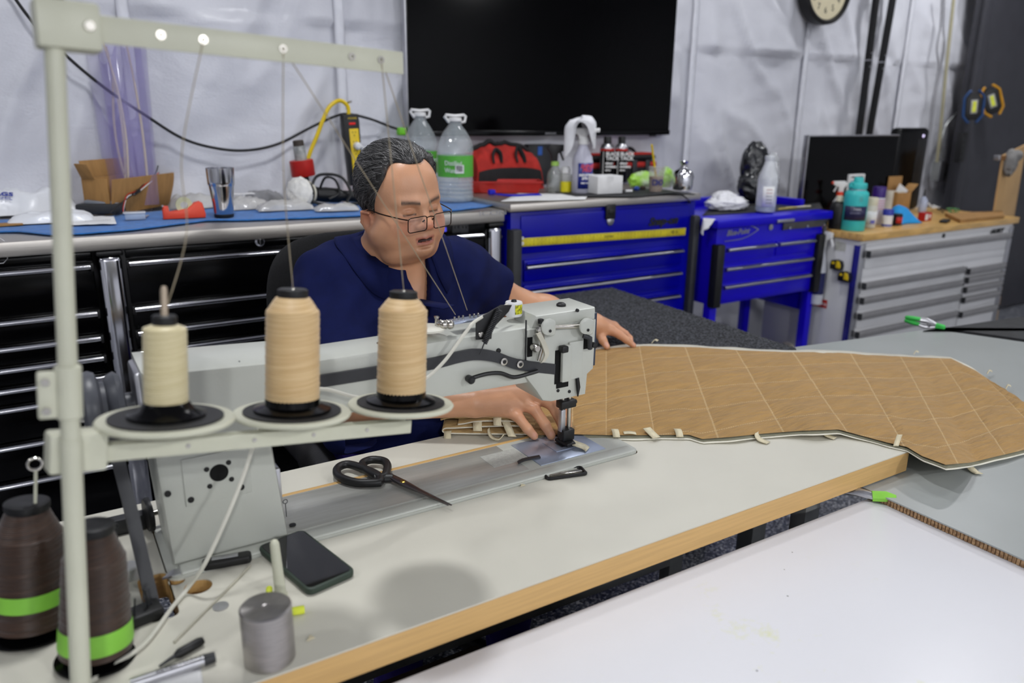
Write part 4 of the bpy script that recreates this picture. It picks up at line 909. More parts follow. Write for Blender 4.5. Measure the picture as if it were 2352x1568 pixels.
# red tray in front
a, c = atz(1086, 443, CZ1), atz(1236, 443, CZ1); W_ = (c-a).length
t = thing('parts_tray', 'shallow red plastic tray at the front of the blue cabinet', 'tray', (a+c)/2)
Mt = frame((a.x, a.y, CZ1), (c-a), ez=(0, 0, 1)); Ht = .045; D_ = .10
b = B(Mt); o = .014
def trayloop(inset, z, e): return [(-o*e+inset, -o*e+inset, z), (W_+o*e-inset, -o*e+inset, z), (W_+o*e-inset, D_+o*e-inset, z), (-o*e+inset, D_+o*e-inset, z)]
loops = [trayloop(0, 0, 0), trayloop(0, Ht, 1), trayloop(-.005, Ht, 1), trayloop(-.005, Ht+.006, 1), trayloop(.003, Ht+.006, 1), trayloop(.003, .003, 0)]
vs = [[b.bm.verts.new(p_) for p_ in L_] for L_ in loops]
b.bm.faces.new(list(reversed(vs[0]))); b.bm.faces.new(vs[-1])
for A_, B_ in zip(vs, vs[1:]):
    for i in range(4): b.bm.faces.new((A_[i], A_[(i+1) % 4], B_[(i+1) % 4], B_[i]))
b._fin(b.bm.verts); obj('tray_shell', b, M_red, t)
# blue strap
pts = [atz(x, y, CZ1+.006) for x, y in ((1128, 444), (1150, 447), (1180, 449), (1210, 448), (1242, 447))]
t = thing('blue_strap', 'blue webbing strap lying in front of the red tray', 'strap', pts[2]); M_bst = mat('blue_webbing', (20, 24, 170), .7, bump=.3, bs=200)
obj('webbing', B().ribbon(bez(pts, 5), (0, .022, .006), .003), M_bst, t); obj('buckle', B(loc(pts[0].x, pts[0].y, CZ1)).box(-.012, .018, -.012, .014, 0, .022, .006), M_bst, t)
pp = [atz(x, y, CZ1) for x, y in ((1150, 464), (1345, 459), (1352, 446), (1190, 446))]
sheet('paper_sheet', 'white paper sheet at the front edge of the blue cabinet', 'paper', pp, CZ1+.002, M_paper, curl=.003)
# mat
def bmat(u, v):
    a = [(1322, 452), (1400, 452), (1470, 452), (1540, 446), (1604, 447), (1650, 466)]
    t_ = u*(len(a)-1); i = min(int(t_), len(a)-2); f = t_-i; px = a[i][0]*(1-f)+a[i+1][0]*f; py = a[i][1]*(1-f)+a[i+1][1]*f
    ov = max(0, u-.82)/.18; p = atz(px, py, CZ1+.002) if u < .8 else Vector((lastp.x+(u-.8)*.62, lastp.y+.01*ov, CZ1+.004-.055*ov*ov))
    y = p.y+(.22-.08*ov)*v; return (p.x+.02*v, min(y, CBF+.5), p.z+.004+.008*math.sin(u*14)*u*(v*.5+.5)+.0)
lastp = atz(1546, 446, CZ1+.002)
tag(obj('rubber_mat', B().grid(bmat, 60, 14, .003), M_rub, ang=3), 'black rubber mat drooping off the right end of the blue cabinet', 'mat')
CZ2 = CZ1+.009
def sprayer(t, c, z, r, h, body, collar, head, flip=1, neck=.30, liquid=None, lo=.0):
    """spray bottle: rounded body with shoulder, collar and trigger head"""
    Mj = loc(c.x, c.y, z); hb = h*(1-neck)
    obj('bottle', B(Mj).lathe([(r*.9, 0), (r, h*.02), (r, hb*.62), (r*.92, hb*.72), (r*.6, hb*.86), (r*.42, hb*.95), (r*.40, hb)], 28), body, t)
    if liquid: obj('liquid', B(Mj).lathe([(0, h*.01), (r*.9, h*.012), (r*.93, h*.03), (r*.93, hb*lo), (0, hb*lo)], 24), liquid, t)
    obj('collar', B(Mj).lathe([(r*.5, hb*.97), (r*.52, hb), (r*.5, hb+h*.07), (r*.3, hb+h*.075), (0, hb+h*.075)], 20), collar, t)
    Mh = Mj @ Matrix.Rotation(-.5 if flip > 0 else math.pi-.5, 4, 'Z')
    hh = h-hb
    tr = obj('trigger_head', B(Mh @ Matrix.Rotation(math.pi/2, 4, 'X')).prism([(-r*.45, hb+h*.06), (r*.3, hb+h*.06), (r*.35, hb+hh*.55), (r*1.25, hb+hh*.72), (r*1.3, hb+hh*.98), (-r*.6, hb+hh*1.0), (-r*1.1, hb+hh*.8), (-r*.55, hb+hh*.5)], -r*.28, r*.28, r*.08), head, t)
    obj('trigger', B(Mh).tube([(r*.6, 0, hb+hh*.72), (r*.75, 0, hb+hh*.5), (r*1.05, 0, hb+hh*.22)], r*.13, 8), head, tr)
    obj('nozzle', B(Mh @ Matrix.Translation((r*1.28, 0, hb+hh*.86)) @ Matrix.Rotation(math.pi/2, 4, 'Y')).cyl(r*.2, 0, r*.25, 14), collar, tr)
c, r, h = spot(1256, 1292, 335, 444, CZ1); t = thing('spray_bottle', 'clear spray bottle with black trigger head and green collar', 'spray bottle', c)
sprayer(t, c, CZ1, r, h, mat('clear_bottle', (150, 154, 150), .08, alpha=.55, spec=.9), mat('lime_collar', (150, 190, 90), .45), M_black, 1, .42)
c, r, h = spot(1285, 1313, 384, 444, CZ1); t = thing('pump_bottle', 'small clear bottle half full of yellow liquid with white cap', 'bottle', c)
Mj = loc(c.x, c.y, CZ1); obj('bottle', B(Mj).lathe([(r*.95, 0), (r, h*.03), (r, h*.68), (r*.7, h*.74), (r*.62, h*.78)], 24), mat('clear_bottle2', (190, 190, 184), .08, alpha=.45, spec=.9), t)
obj('yellow_paint', B(Mj).lathe([(0, 0.001), (r*1.01, .001), (r*1.01, h*.44), (0, h*.44)], 24), mat('yellow_fill', (228, 214, 30), .4), t); obj('cap', B(Mj).lathe([(r*.75, h*.76), (r*.75, h*.93), (r*.5, h*.99), (0, h)], 20), M_white, t)
# big spray bottle, blue label, cloth on top
c, r, h = spot(1314, 1361, 300, 447, CZ1); t = thing('spray_bottle', 'frosted spray bottle with blue label, white cloth over its top', 'spray bottle', c)
M_frost = mat('frosted_hdpe', (198, 198, 214), .35, alpha=.85)
sprayer(t, c, CZ1, r, h, M_frost, M_white, M_white, 1, .22, mat('lilac_liquid', (150, 130, 170), .2), .42)
fa = math.atan2(-VH.y, -VH.x)
def arclab(par, c, z, r, a0, a1, z0, z1, m, name='label'):
    return obj(name, B(loc(c.x, c.y, z)).grid(lambda u, v: (r*math.cos(a0+(a1-a0)*u), r*math.sin(a0+(a1-a0)*u), z0+(z1-z0)*v), 16, 2, -.0008), m, par, ang=2)
def onr(c, z, r, a, zz): return frame((c.x+r*math.cos(a), c.y+r*math.sin(a), z+zz), (-math.sin(a), math.cos(a), 0), ez=(math.cos(a), math.sin(a), 0))
lb = arclab(t, c, CZ1, r*1.01, fa-.5, fa+1.2, h*.09, h*.48, mat('royal_blue_label', (30, 44, 130), .4))
for s_, z_, sz, m_ in (('SHINE', .41, .022, mat('red_ink', (210, 70, 80), .5)), ('PRO', .35, .022, MATS['red_ink']), ('INDUSTRIAL', .285, .0135, M_winK), ('SPRAY', .23, .0165, M_winK), ('WAX + DETAIL', .17, .008, M_winK)):
    text('label_print', s_, sz, onr(c, CZ1, r*1.03, fa+.35, h*z_), m_, lb, ext=.0003, bold=.0006, align='CENTER', shear=.15)
cc = c; rr = r
def cloth(u, v):
    a = 2*math.pi*u; d = v; topz = CZ1+h*1.14; k = [(.0, 0), (.35, -.003), (.75, -.012), (.95, -.05), (1.0, -.1)]
    rad = rr*(.02+1.2*min(1, d*2.2))*(1+.22*math.sin(3*a+1)+.10*math.sin(5*a)); drop = max(0, d-.3)/.7
    fall = (h*.30+h*.24*math.sin(a*2+2.4)+h*.08*math.sin(a*3))*drop**1.1
    x = cc.x+rad*math.cos(a)*1.15-.012; y = cc.y+rad*math.sin(a); return (x, y, topz-fall-.004*math.sin(a*4)*d+.012*math.cos(a)*(1-d))
b = B(); b.grid(cloth, 48, 16, .003); bmesh.ops.remove_doubles(b.bm, verts=b.bm.verts, dist=.0004)
M_cloth = mat('white_cotton', (226, 226, 230), .9, 0, .03, 20, bump=.4, bs=120)
tag(obj('white_cloth', b, M_cloth, ang=3), 'white cloth draped over the frosted spray bottle', 'cloth')
# aerosol cans
for i, (x0, x1, lab) in enumerate(((1377, 1409, 'black aerosol can beside the draped spray bottle'), (1411, 1440, 'black aerosol can on the right of the pair, nearer the straw cup'))):
    c, r, h = spot(x0, x1, 317, 419, CZ2); t = thing('aerosol_can', lab, 'spray can', c, 'black aerosol cans'); Mj = loc(c.x, c.y, CZ2)
    obj('can', B(Mj).lathe([(r*.95, 0), (r, .004), (r, h*.70)], 28), M_gblack, t); obj('red_band', B(Mj).lathe([(r*1.005, h*.69), (r*1.005, h*.74)], 28, caps=False), M_red, t)
    obj('shoulder', B(Mj).lathe([(r, h*.74), (r*.97, h*.77), (r*.72, h*.83), (r*.60, h*.845), (0, h*.845)], 28), M_dchrome, t)
    obj('cap', B(Mj).lathe([(r*.56, h*.84), (r*.56, h*.98), (r*.5, h), (0, h)], 24), M_black, t)
    obj('white_stripe', B(Mj @ Matrix.Rotation(fa-.62, 4, 'Z')).box(r*.985, r*1.006, -.0016, .0016, .02, h*.68), M_winK, t)
    for s_, z_, sz in (('BLACK', .60, .022), ('TACK', .50, .025), ('SPRAY', .40, .013), ('ADHESIVE', .33, .012), ('NET WT', .26, .007)):
        text('can_print', s_, sz, onr(c, CZ2, r*1.01, fa-.25, h*z_), M_winK, t, ext=.0004, bold=.0009)
# white carton
a, c = atz(1372, 446, CZ2), atz(1432, 444, CZ2); W_ = (c-a).length; Mx = frame((a.x, a.y, CZ2), (c-a)+Vector((0, .01, 0)), ez=(0, 0, 1))
t = thing('white_carton', 'small plain white carton in front of the aerosol cans', 'carton', (a+c)/2); Hc = 40*mpp(a)
obj('carton_body', B(Mx).box(0, W_, 0, W_*.75, 0, Hc, .001), M_paper, t); obj('tab', B(Mx).box(W_*.38, W_*.62, -.001, .0, Hc*.72, Hc+.0005), M_white, t)
a = atz(1444, 441, CZ2); tag(obj('chalk_stick', B(zto((a.x, a.y, CZ2+.005), (1, -.2, 0))).cyl(.0055, -.017, .017, 12, bev=.001), M_white), 'short white stick lying beside the white carton', 'stick')
for k, (px, py, m_, nm, lab) in enumerate(((1462, 437, mat('deep_blue', (20, 60, 150), .4), 'blue_bead', 'tiny blue bead left of the straw cup'), (1476, 436, mat('dark_brown_thing', (58, 44, 34), .6), 'brown_fastener', 'small dark brown fastener between blue bead and cup'))):
    a = atz(px, py, CZ2); tag(obj(nm, B().blob((a.x, a.y, CZ2+.008), (.012, .01, .009), .3, 3, k), m_), lab, 'fastener')
# cup with straw
c, r, h = spot(1490, 1527, 385, 441, CZ2); t = thing('drink_cup', 'plastic iced coffee cup with yellow straw', 'cup', c); Mj = loc(c.x, c.y, CZ2)
obj('cup', B(Mj).lathe([(r*.76, 0), (r*.78, h*.02), (r*1.0, h*.95), (r*1.03, h), (r*.98, h)], 28), mat('clear_cup', (206, 204, 200), .1, alpha=.4, spec=.9), t)
obj('coffee', B(Mj).lathe([(0, .002), (r*.75, .002), (r*.9, h*.60), (0, h*.60)], 28), mat('iced_coffee', (140, 98, 52), .4), t)
for s_, a_ in (('D', -.35), ('X', .15), ('D', .55)): text('cup_print', s_, .034, onr(c, CZ2, r*.95, fa+a_, h*.28), mat('cup_blue', (60, 60, 120), .5), t, ext=.0004, bold=.001, align='CENTER')
q = aty(1497, 332, c.y-.02); obj('straw', B().rod((c.x+.004, c.y, CZ2+h*.35), q, .0045), M_yellow, t)
# plastic bag with green
c = atz(1484, 432, CZ2)+VH*.05; M_gf = mat('green_bagged', (160, 214, 70), .35, 0, .2, 9, rgb2=(206, 214, 200), alpha=.9, bump=.4, bs=30, bd=.01)
tag(obj('produce_bag', B().blob((c.x, c.y, CZ2+.03), (.085, .04, .04), .22, 2.4, 5, flat=CZ2+.001), M_gf), 'crumpled clear bag with lime green inside, behind the straw cup', 'plastic bag')
c = atz(1532, 432, CZ2)+VH*.04; tag(obj('produce_bag', B().blob((c.x, c.y, CZ2+.04), (.036, .03, .05), .2, 2.2, 8, flat=CZ2+.001), M_gf), 'lime green bag standing between straw cup and steel can', 'plastic bag')
# steel oil can
c, r, h = spot(1549, 1594, 373, 437, CZ2); t = thing('steel_can', 'polished steel can with narrow flared neck', 'can', c); Mj = loc(c.x, c.y, CZ2)
obj('can_body', B(Mj).lathe([(r*.98, 0), (r, .003), (r, h*.55), (r*.85, h*.66), (r*.4, h*.74), (r*.28, h*.8), (r*.28, h*.9), (r*.5, h), (r*.44, h), (r*.2, h*.9)], 32), M_chrome, t)
obj('lug', B(Mj).box(r*.9, r*1.3, -.01, .01, h*.35, h*.5, .004), mat('navy_lug', (20, 36, 60), .5), t)

# ================================================================== THINGS ON THE SMALL BLUE CART
KZ1 = KZ-.012
def kat(px, py, z=None): return atz(px, py, KZ1 if z is None else z)
pp = [kat(1612, 496), kat(1890, 480), kat(1880, 462), kat(1640, 470)]
sheet('cart_liner', 'dark worn liner sheet covering the small cart top', 'mat', pp, KZ1+.001, M_rub, .002, .004)
KZ2 = KZ1+.008
c = kat(1675, 486)+VH*.06
b = B().blob((c.x-.0, c.y, KZ2+.025), (.105, .07, .034), .28, 2.6, 11, 44, 26, flat=KZ2); b.blob((c.x+.0, c.y+.02, KZ2+.05), (.06, .05, .03), .3, 3, 14, 36, 22, flat=KZ2)
tag(obj('white_rags', b, M_cloth, ang=3), 'crumpled white rags heaped on the small cart', 'rag')
p = aty(1612, 518, KF+.05); b = B().grid(lambda u, v: (p.x-.02+.05*u-.035*v*u, p.y-.03+.02*math.sin(u*5), p.z+.035-.075*v*(1-.5*u)), 10, 10, .003)
tag(obj('hanging_rag', b, M_cloth, ang=3), 'corner of white cloth hanging between the two blue cabinets', 'rag')
c, r, h = spot(1741, 1785, 362, 487, KZ2); t = thing('trigger_bottle', 'frosted white bottle with printed scale standing on the small cart', 'bottle', c); Mj = loc(c.x, c.y, KZ2)
obj('bottle', B(Mj).lathe([(r*.94, 0), (r, h*.02), (r, h*.56), (r*.93, h*.64), (r*.55, h*.83), (r*.45, h*.92), (r*.5, h*.93), (r*.5, h*.99), (r*.42, h), (0, h)], 28), mat('frosted_white', (205, 208, 212), .4), t)
lb = arclab(t, c, KZ2, r*1.01, fa-.7, fa+.5, h*.10, h*.46, M_paper)
for i in range(5): obj('print_line', B(onr(c, KZ2, r*1.02, fa, h*(.16+.06*i))).box(-.016, .012, 0, .003, 0, .0006), mat('pale_red_ink', (180, 120, 110), .6) if i > 2 else M_dark, lb)
obj('liquid', B(Mj).lathe([(r*1.004, .004), (r*1.004, h*.1)], 28, caps=False), mat('bluish_liquid', (150, 158, 170), .3), t)
# bottles and bags behind
c, r, h = spot(1644, 1676, 374, 442, KZ2); t = thing('soap_bottle', 'white bottle with lime green label and green cap on the cart', 'bottle', c); Mj = loc(c.x, c.y+.02, KZ2)
obj('bottle', B(Mj).lathe([(r*.9, 0), (r, .01), (r, h*.6), (r*.5, h*.75), (r*.35, h*.82), (0, h*.82)], 24), M_frost, t); obj('label', B(Mj).lathe([(r*1.01, h*.12), (r*1.01, h*.5)], 24, caps=False), M_green, t); obj('cap', B(Mj).lathe([(r*.36, h*.8), (r*.34, h*.97), (0, h)], 18), M_green, t)
c, r, h = spot(1616, 1646, 392, 442, KZ2); t = thing('clear_jar', 'clear plastic jar beside the lime labelled bottle', 'jar', c); Mj = loc(c.x, c.y+.02, KZ2)
obj('jar', B(Mj).lathe([(r*.9, 0), (r, .006), (r, h*.75), (r*.8, h*.85), (r*.8, h), (r*.7, h)], 24), mat('clear_jar', (200, 204, 208), .1, alpha=.5, spec=.9), t); obj('lid', B(Mj).lathe([(0, h*.99), (r*.84, h*.99), (r*.84, h*1.12), (0, h*1.12)], 24), M_white, t)
b = B(); p = kat(1640, 448); b.ribbon(bez([(p.x-.05, p.y, KZ2+.02), (p.x-.01, p.y, KZ2+.034), (p.x+.03, p.y, KZ2+.045), (p.x+.07, p.y, KZ2+.026), (p.x+.1, p.y-.02, KZ2+.008)], 6), (.0, .05, 0), .003)
tag(obj('cream_strip', b, mat('cream_fabric', (206, 196, 168), .85)), 'cream fabric strip arched over the white rags', 'fabric strip')
M_trash = mat('black_bin_liner', (30, 31, 35), .22, 0, .2, 8, spec=.8, bump=.5, bs=18, bd=.02)
c = kat(1750, 470)+VH*.10; M_cf = M_film
b = B().blob((c.x, c.y, KZ2+.085), (.115, .07, .10), .22, 2.6, 21, 48, 32, flat=KZ2); b.blob((c.x-.005, c.y+.03, KZ2+.185), (.078, .05, .11), .25, 2.4, 23, 36, 26, flat=KZ2)
tag(obj('bin_liner', b, M_trash, ang=3), 'crumpled black bin liner standing behind the frosted bottle', 'plastic bag')
b = B().blob((c.x+.06, c.y-.03, KZ2+.13), (.05, .03, .11), .25, 2.8, 25, 32, 24, flat=KZ2); tag(obj('clear_bag', b, M_film, ang=3), 'clear crumpled plastic film against the black bin liner', 'plastic bag')
c = kat(1722, 460)+VH*.03; tag(obj('brown_block', B(loc(c.x, c.y, KZ2, .2)).box(-.03, .03, -.02, .02, 0, .035, .002), M_card), 'small brown cardboard block left of the frosted bottle', 'block')
for k, (x0, y0, x1, y1, m_, lab) in enumerate(((1788, 480, 1850, 473, mat('pencil_yellow', (190, 170, 80), .5), 'yellow pencil lying on the small cart'), (1805, 477, 1862, 473, mat('cream_stick', (206, 200, 180), .5), 'cream wooden stick lying beside the yellow pencil'))):
    a, c = kat(x0, y0, KZ2+.004), kat(x1, y1, KZ2+.004); tag(obj('pencil', B().rod(a, c, .0035, 8), m_), lab, 'pencil', 'sticks on the small cart')

# ================================================================== THINGS ON THE WHITE CABINET
HZ1 = HZ+.001
def hat(px, py, z=None): return atz(px, py, HZ1 if z is None else z)
# monitor
my = HF+.44; a, c = aty(1858, 312, my), aty(2066, 309, my); bz = HZ1+.03
mo = thing('monitor', 'wide black flat monitor standing on the white cabinet', 'monitor', ((a.x+c.x)/2, my, HZ1))
zt = (a.z+c.z)/2
a.x = max(a.x, HX[0]-.06)
obj('panel', B().box(a.x, c.x, my, my+.028, bz, zt, .004), M_gblack, mo)
obj('screen', B().box(a.x+.008, c.x-.008, my-.001, my+.002, bz+.02, zt-.008), MATS['dark_screen'], mo)
obj('edge_rim', B().box(a.x-.003, a.x+.006, my-.003, my+.03, bz, zt, .002), M_dchrome, mo)
obj('top_rim', B().box(a.x, c.x, my-.003, my+.03, zt-.005, zt+.002, .001), M_dchrome, mo)
for x in (a.x+.14, c.x-.14): obj('foot', B().prism([(x-.015, my-.07), (x+.015, my-.07), (x+.02, my+.08), (x-.02, my+.08)], HZ1, HZ1+.012), M_black, mo); obj('neck', B().box(x-.012, x+.012, my+.002, my+.03, HZ1+.01, bz+.03, .003), M_black, mo)
# black tower
ty_ = HF+.50; p, q = aty(2026, 300, ty_), aty(2138, 290, ty_); t = thing('computer_tower', 'tall black rounded computer tower with small white light behind monitor', 'computer', ((p.x+q.x)/2, ty_, HZ1))
zt2 = (p.z+q.z)/2+.004; Mw = frame((q.x, ty_-.02, HZ1), (-1, .0, 0), ez=(0, 0, 1))
obj('case', B().box(q.x-.30, q.x+.012, ty_-.0, ty_+.075, HZ1, zt2, .03, 4), M_gblack, t)
p = aty(2121, 312, ty_); obj('power_light', B(frame((p.x, ty_-.0005, p.z), EXW, ez=FN)).lathe([(0, 0), (.009, 0), (.008, .002), (0, .002)], 16), mat('white_led', (220, 210, 255), .4, emis=(225, 215, 255), es=3), t)
obj('front_panel', B().box(q.x-.11, q.x-.02, ty_-.002, ty_+.001, HZ1+.02, zt2-.07, .001), M_black, t)
# teal bottle
c, r, h = spot(1941, 1993, 411, 531, HZ1); t = thing('sports_bottle', 'teal insulated bottle with dark label at the cabinet corner', 'bottle', c); Mj = loc(c.x, c.y, HZ1); M_teal = mat('teal_powder_coat', (58, 186, 184), .45, 0, .03)
obj('bottle', B(Mj).lathe([(r*.96, 0), (r, h*.015), (r, h*.66), (r*.97, h*.71), (r*.72, h*.76), (0, h*.76)], 36), M_teal, t)
obj('steel_neck', B(Mj).lathe([(r*.70, h*.755), (r*.70, h*.785), (0, h*.785)], 28), M_chrome, t)
li = obj('lid', B(Mj).lathe([(r*.74, h*.78), (r*.76, h*.80), (r*.76, h*.87), (r*.7, h*.89), (r*.42, h*.9), (r*.4, h*.98), (r*.34, h), (0, h)], 32), M_teal, t)
obj('lid_loop', B(Mj).tube([(-r*.72, 0, h*.82), (-r*1.0, 0, h*.84), (-r*.95, 0, h*.9), (-r*.6, 0, h*.885)], r*.12, 8), M_teal, li)
lb = arclab(t, c, HZ1, r*1.008, fa-1.35, fa+.75, h*.20, h*.47, mat('dark_navy_label', (34, 34, 70), .4))
text('label_print', 'OASIS', .013, onr(c, HZ1, r*1.03, fa-.2, h*.40), M_winK, lb, ext=.0003, align='CENTER'); text('label_print', 'INSULATED', .009, onr(c, HZ1, r*1.03, fa-.35, h*.33), mat('grey_ink', (160, 160, 180), .5), lb, ext=.0003, align='CENTER')
text('emblem', '8', .034, onr(c, HZ1, r*1.005, fa, h*.56), mat('teal_emblem', (90, 160, 158), .3), t, ext=.0004, align='CENTER')
# black jug and white/orange spray bottle
c, r, h = spot(1908, 1946, 452, 527, HZ1); t = thing('glue_bottle', 'squat black bottle with cream cap left of the teal bottle', 'bottle', c); Mj = loc(c.x, c.y, HZ1)
obj('bottle', B(Mj).lathe([(r*.95, 0), (r, .006), (r, h*.66), (r*.8, h*.78), (r*.4, h*.84), (0, h*.84)], 28), M_black, t); obj('cap', B(Mj).lathe([(r*.42, h*.82), (r*.40, h*.97), (r*.3, h), (0, h)], 20), mat('cream_cap', (206, 200, 176), .5), t)
c, r, h = spot(1922, 1950, 420, 512, HZ1); c = c+VH*.06; t = thing('cleaner_bottle', 'white spray bottle with orange head behind the black bottle', 'spray bottle', c); sprayer(t, c, HZ1, r*1.0, h, M_white, M_orange, M_white, -1, .34)
for (x0, x1, yt, yb, nm, lab, m_, cm, band) in ((1988, 2014, 455, 523, 'pill_bottle', 'small white bottle with ribbed cap right of the teal bottle', mat('offwhite_plastic', (216, 212, 200), .45), mat('ivory_cap', (216, 208, 184), .5), (60, 70, 150)), ):
    c, r, h = spot(x0, x1, yt, yb, HZ1); t = thing(nm, lab, 'bottle', c); Mj = loc(c.x, c.y, HZ1)
    obj('bottle', B(Mj).lathe([(r*.95, 0), (r, .004), (r, h*.70), (r*.9, h*.75), (0, h*.76)], 28), m_, t); obj('cap', B(Mj).lathe([(r*.92, h*.74), (r*.94, h*.76), (r*.94, h*.95), (r*.85, h), (0, h)], 28), cm, t)
    lb = arclab(t, c, HZ1, r*1.01, fa-1.2, fa+1.2, h*.10, h*.55, M_white); obj('print', B(onr(c, HZ1, r*1.02, fa, h*.14)).box(-.01, .012, 0, .018, 0, .0008), mat('violet_ink', (96, 96, 176), .5), lb)
c, r, h = spot(2006, 2036, 432, 518, HZ1); c = c+VH*.03; t = thing('spray_can', 'white spray can with purple cap on the white cabinet', 'spray can', c); Mj = loc(c.x, c.y, HZ1)
obj('can', B(Mj).lathe([(r*.95, 0), (r, .004), (r, h*.70), (r*.95, h*.73), (0, h*.73)], 28), mat('can_white', (206, 202, 210), .4), t); obj('cap', B(Mj).lathe([(r*.98, h*.72), (r*.98, h*.97), (r*.9, h), (0, h)], 28), mat('purple_cap', (52, 22, 110), .4), t)
for i in range(4): obj('stripe', B(Mj).lathe([(r*1.01, h*(.42+.07*i)), (r*1.01, h*(.445+.07*i))], 24, caps=False), mat('pinkish_ink', (196, 130, 150), .5), t)
c, r, h = spot(2029, 2052, 482, 521, HZ1); t = thing('ointment_jar', 'small white jar with blue cap beside the purple-capped can', 'jar', c); Mj = loc(c.x, c.y, HZ1)
obj('jar', B(Mj).lathe([(r*.97, 0), (r, .003), (r, h*.68), (0, h*.68)], 28), M_white, t); obj('cap', B(Mj).lathe([(r*1.03, h*.67), (r*1.03, h*.97), (r*.95, h), (0, h)], 28), mat('blue_cap', (40, 50, 150), .4), t); obj('band', B(Mj).lathe([(r*1.01, h*.04), (r*1.01, h*.14)], 24, caps=False), MATS['blue_cap'], t)
c, r, h = spot(2052, 2074, 492, 518, HZ1); t = thing('tape_can', 'small black and red tin left of the blue cap', 'tin', c); Mj = loc(c.x, c.y, HZ1); obj('tin', B(Mj).cyl(r, 0, h, 24, bev=.002), M_black, t); arclab(t, c, HZ1, r*1.01, fa-.6, fa+.9, h*.2, h*.75, M_red)
# blue cap of cloth
c = hat(2086, 514)+VH*.05; t_ = B()
b = B().grid(lambda u, v: (c.x+.085*(2*u-1)*(1-.25*v), c.y-.05+.10*v+.01*math.sin(u*6), HZ1+.002+.085*math.sin(math.pi*min(1, v*1.0)*.55)*(1-(2*u-1)**2*.75)*(1+.12*noise.noise(Vector((u*5, v*4, 2))))), 28, 16, .003)
tag(obj('blue_cloth', b, mat('cyan_blue_cloth', (28, 140, 205), .8, 0, .05, 20, bump=.2, bs=100), ang=3), 'bright blue cloth cap lying on the white cabinet', 'cap')
c, r, h = spot(2040, 2082, 445, 496, HZ1); c = c+VH*.03; t = thing('white_mug', 'white mug with dark lettering behind the blue cloth', 'mug', c); Mj = loc(c.x, c.y, HZ1); h *= 1.1
obj('cup', B(Mj).lathe([(r*.9, 0), (r, .005), (r, h), (r*.93, h), (r*.9, .01), (0, .01)], 30), mat('ivory_ceramic', (222, 218, 206), .3), t); text('mug_print', 'KING', .018, onr(c, HZ1, r*1.01, fa-.05, h*.38), M_dark, t, ext=.0003, align='CENTER', bold=.0006)
obj('handle', B(Mj @ Matrix.Rotation(-.4, 4, 'Z')).tube(bez([(r*.95, 0, h*.8), (r*1.5, 0, h*.75), (r*1.5, 0, h*.35), (r*.95, 0, h*.25)], 6), .005, 8), MATS['ivory_ceramic'], t)
c = hat(2086, 500)+VH*.15; t = thing('open_carton', 'open brown carton with white and red paper inside', 'carton', c); zz = aty(2080, 405, c.y).z-HZ1; Mx = loc(c.x, c.y, HZ1, -.1)
obj('back_panel', B(Mx).box(-.065, .05, .03, .034, 0, zz, .001), M_card, t)
for x in (-.065, .046): obj('side_panel', B(Mx).box(x, x+.004, -.04, .03, 0, zz*.62, .001), M_card, t)
obj('front_panel', B(Mx).box(-.065, .05, -.044, -.04, 0, zz*.60, .001), M_card, t); obj('flap', B(Mx @ Matrix.Translation((.05, -.02, zz*.6)) @ Matrix.Rotation(.85, 4, 'Y')).box(0, .004, -.02, .045, 0, .07, .001), M_card, t)
obj('paper', B(Mx @ Matrix.Translation((-.02, -.02, zz*.55)) @ Matrix.Rotation(.5, 4, 'Y')).prism([(-.04, 0), (.05, 0), (.0, .035)], 0, .05), M_paper, t)
c = hat(1974, 505)+VH*.10; t = thing('printed_carton', 'white printed carton standing behind the teal bottle', 'carton', c); zz = aty(1972, 400, c.y).z-HZ1
obj('carton_body', B(loc(c.x, c.y, HZ1, -.05)).box(-.06, .065, 0, .045, 0, zz, .002), M_white, t)
for i in range(4): obj('print_line', B(loc(c.x, c.y, HZ1, -.05)).box(-.05, .05-.01*i, -.001, 0, zz*(.92-.08*i), zz*(.955-.08*i)), M_dark if i != 1 else MATS['grey_ink'], t)
obj('green_leaf', B(loc(c.x, c.y, HZ1, -.05)).box(.03, .055, -.0015, 0, zz*.5, zz*.66), M_green, t); obj('red_patch', B(loc(c.x, c.y, HZ1, -.05)).box(.01, .06, -.0015, 0, zz*.2, zz*.36), M_red, t)
a = hat(2132, 507); t = thing('battery_box', 'small red and white carton near the wall end of cabinet', 'carton', a); Mx = loc(a.x, a.y, HZ1, .05); obj('box', B(Mx).box(-.04, .03, 0, .04, 0, .045, .001), M_red, t); obj('white_face', B(Mx).box(-.036, -.008, -.001, 0, .006, .038), M_paper, t); obj('emblem', B(Mx).box(.004, .016, -.001, 0, .014, .034, .0005), M_winK, t)
a = hat(2170, 510); tag(obj('remote_control', B(loc(a.x, a.y, HZ1, .35)).box(-.05, .05, -.02, .02, 0, .014, .005), M_black), 'black remote lying beside the thin cardboard slab', 'remote')
pp = [hat(2205, 512), hat(2306, 502), hat(2300, 491), hat(2170, 496)]; 
tag(obj('cardboard_slab', B().prism([(q.x, q.y) for q in pp], HZ1, HZ1+.018), M_card, smooth=False), 'flat slab of brown cardboard at the right end of the cabinet', 'cardboard')
for k, (px, py, m_, lab) in enumerate(((2150, 478, M_white, 'tangle of white cable behind the red carton'), (2175, 482, M_black, 'tangle of black cable behind the cardboard slab'), (2196, 486, mat('green_wire', (90, 150, 90), .5), 'tangle of green wire beside the cardboard slab'))):
    c = hat(px, py+8); rn = random.Random(k); pts = [(c.x+rn.uniform(-.05, .06), c.y+rn.uniform(-.02, .05), HZ1+.004+rn.uniform(0, .045)) for _ in range(9)]
    tag(obj('cable_tangle', B().tube(bez(pts, 8), .003, 6), m_), lab, 'cable', 'loose cables on the white cabinet')
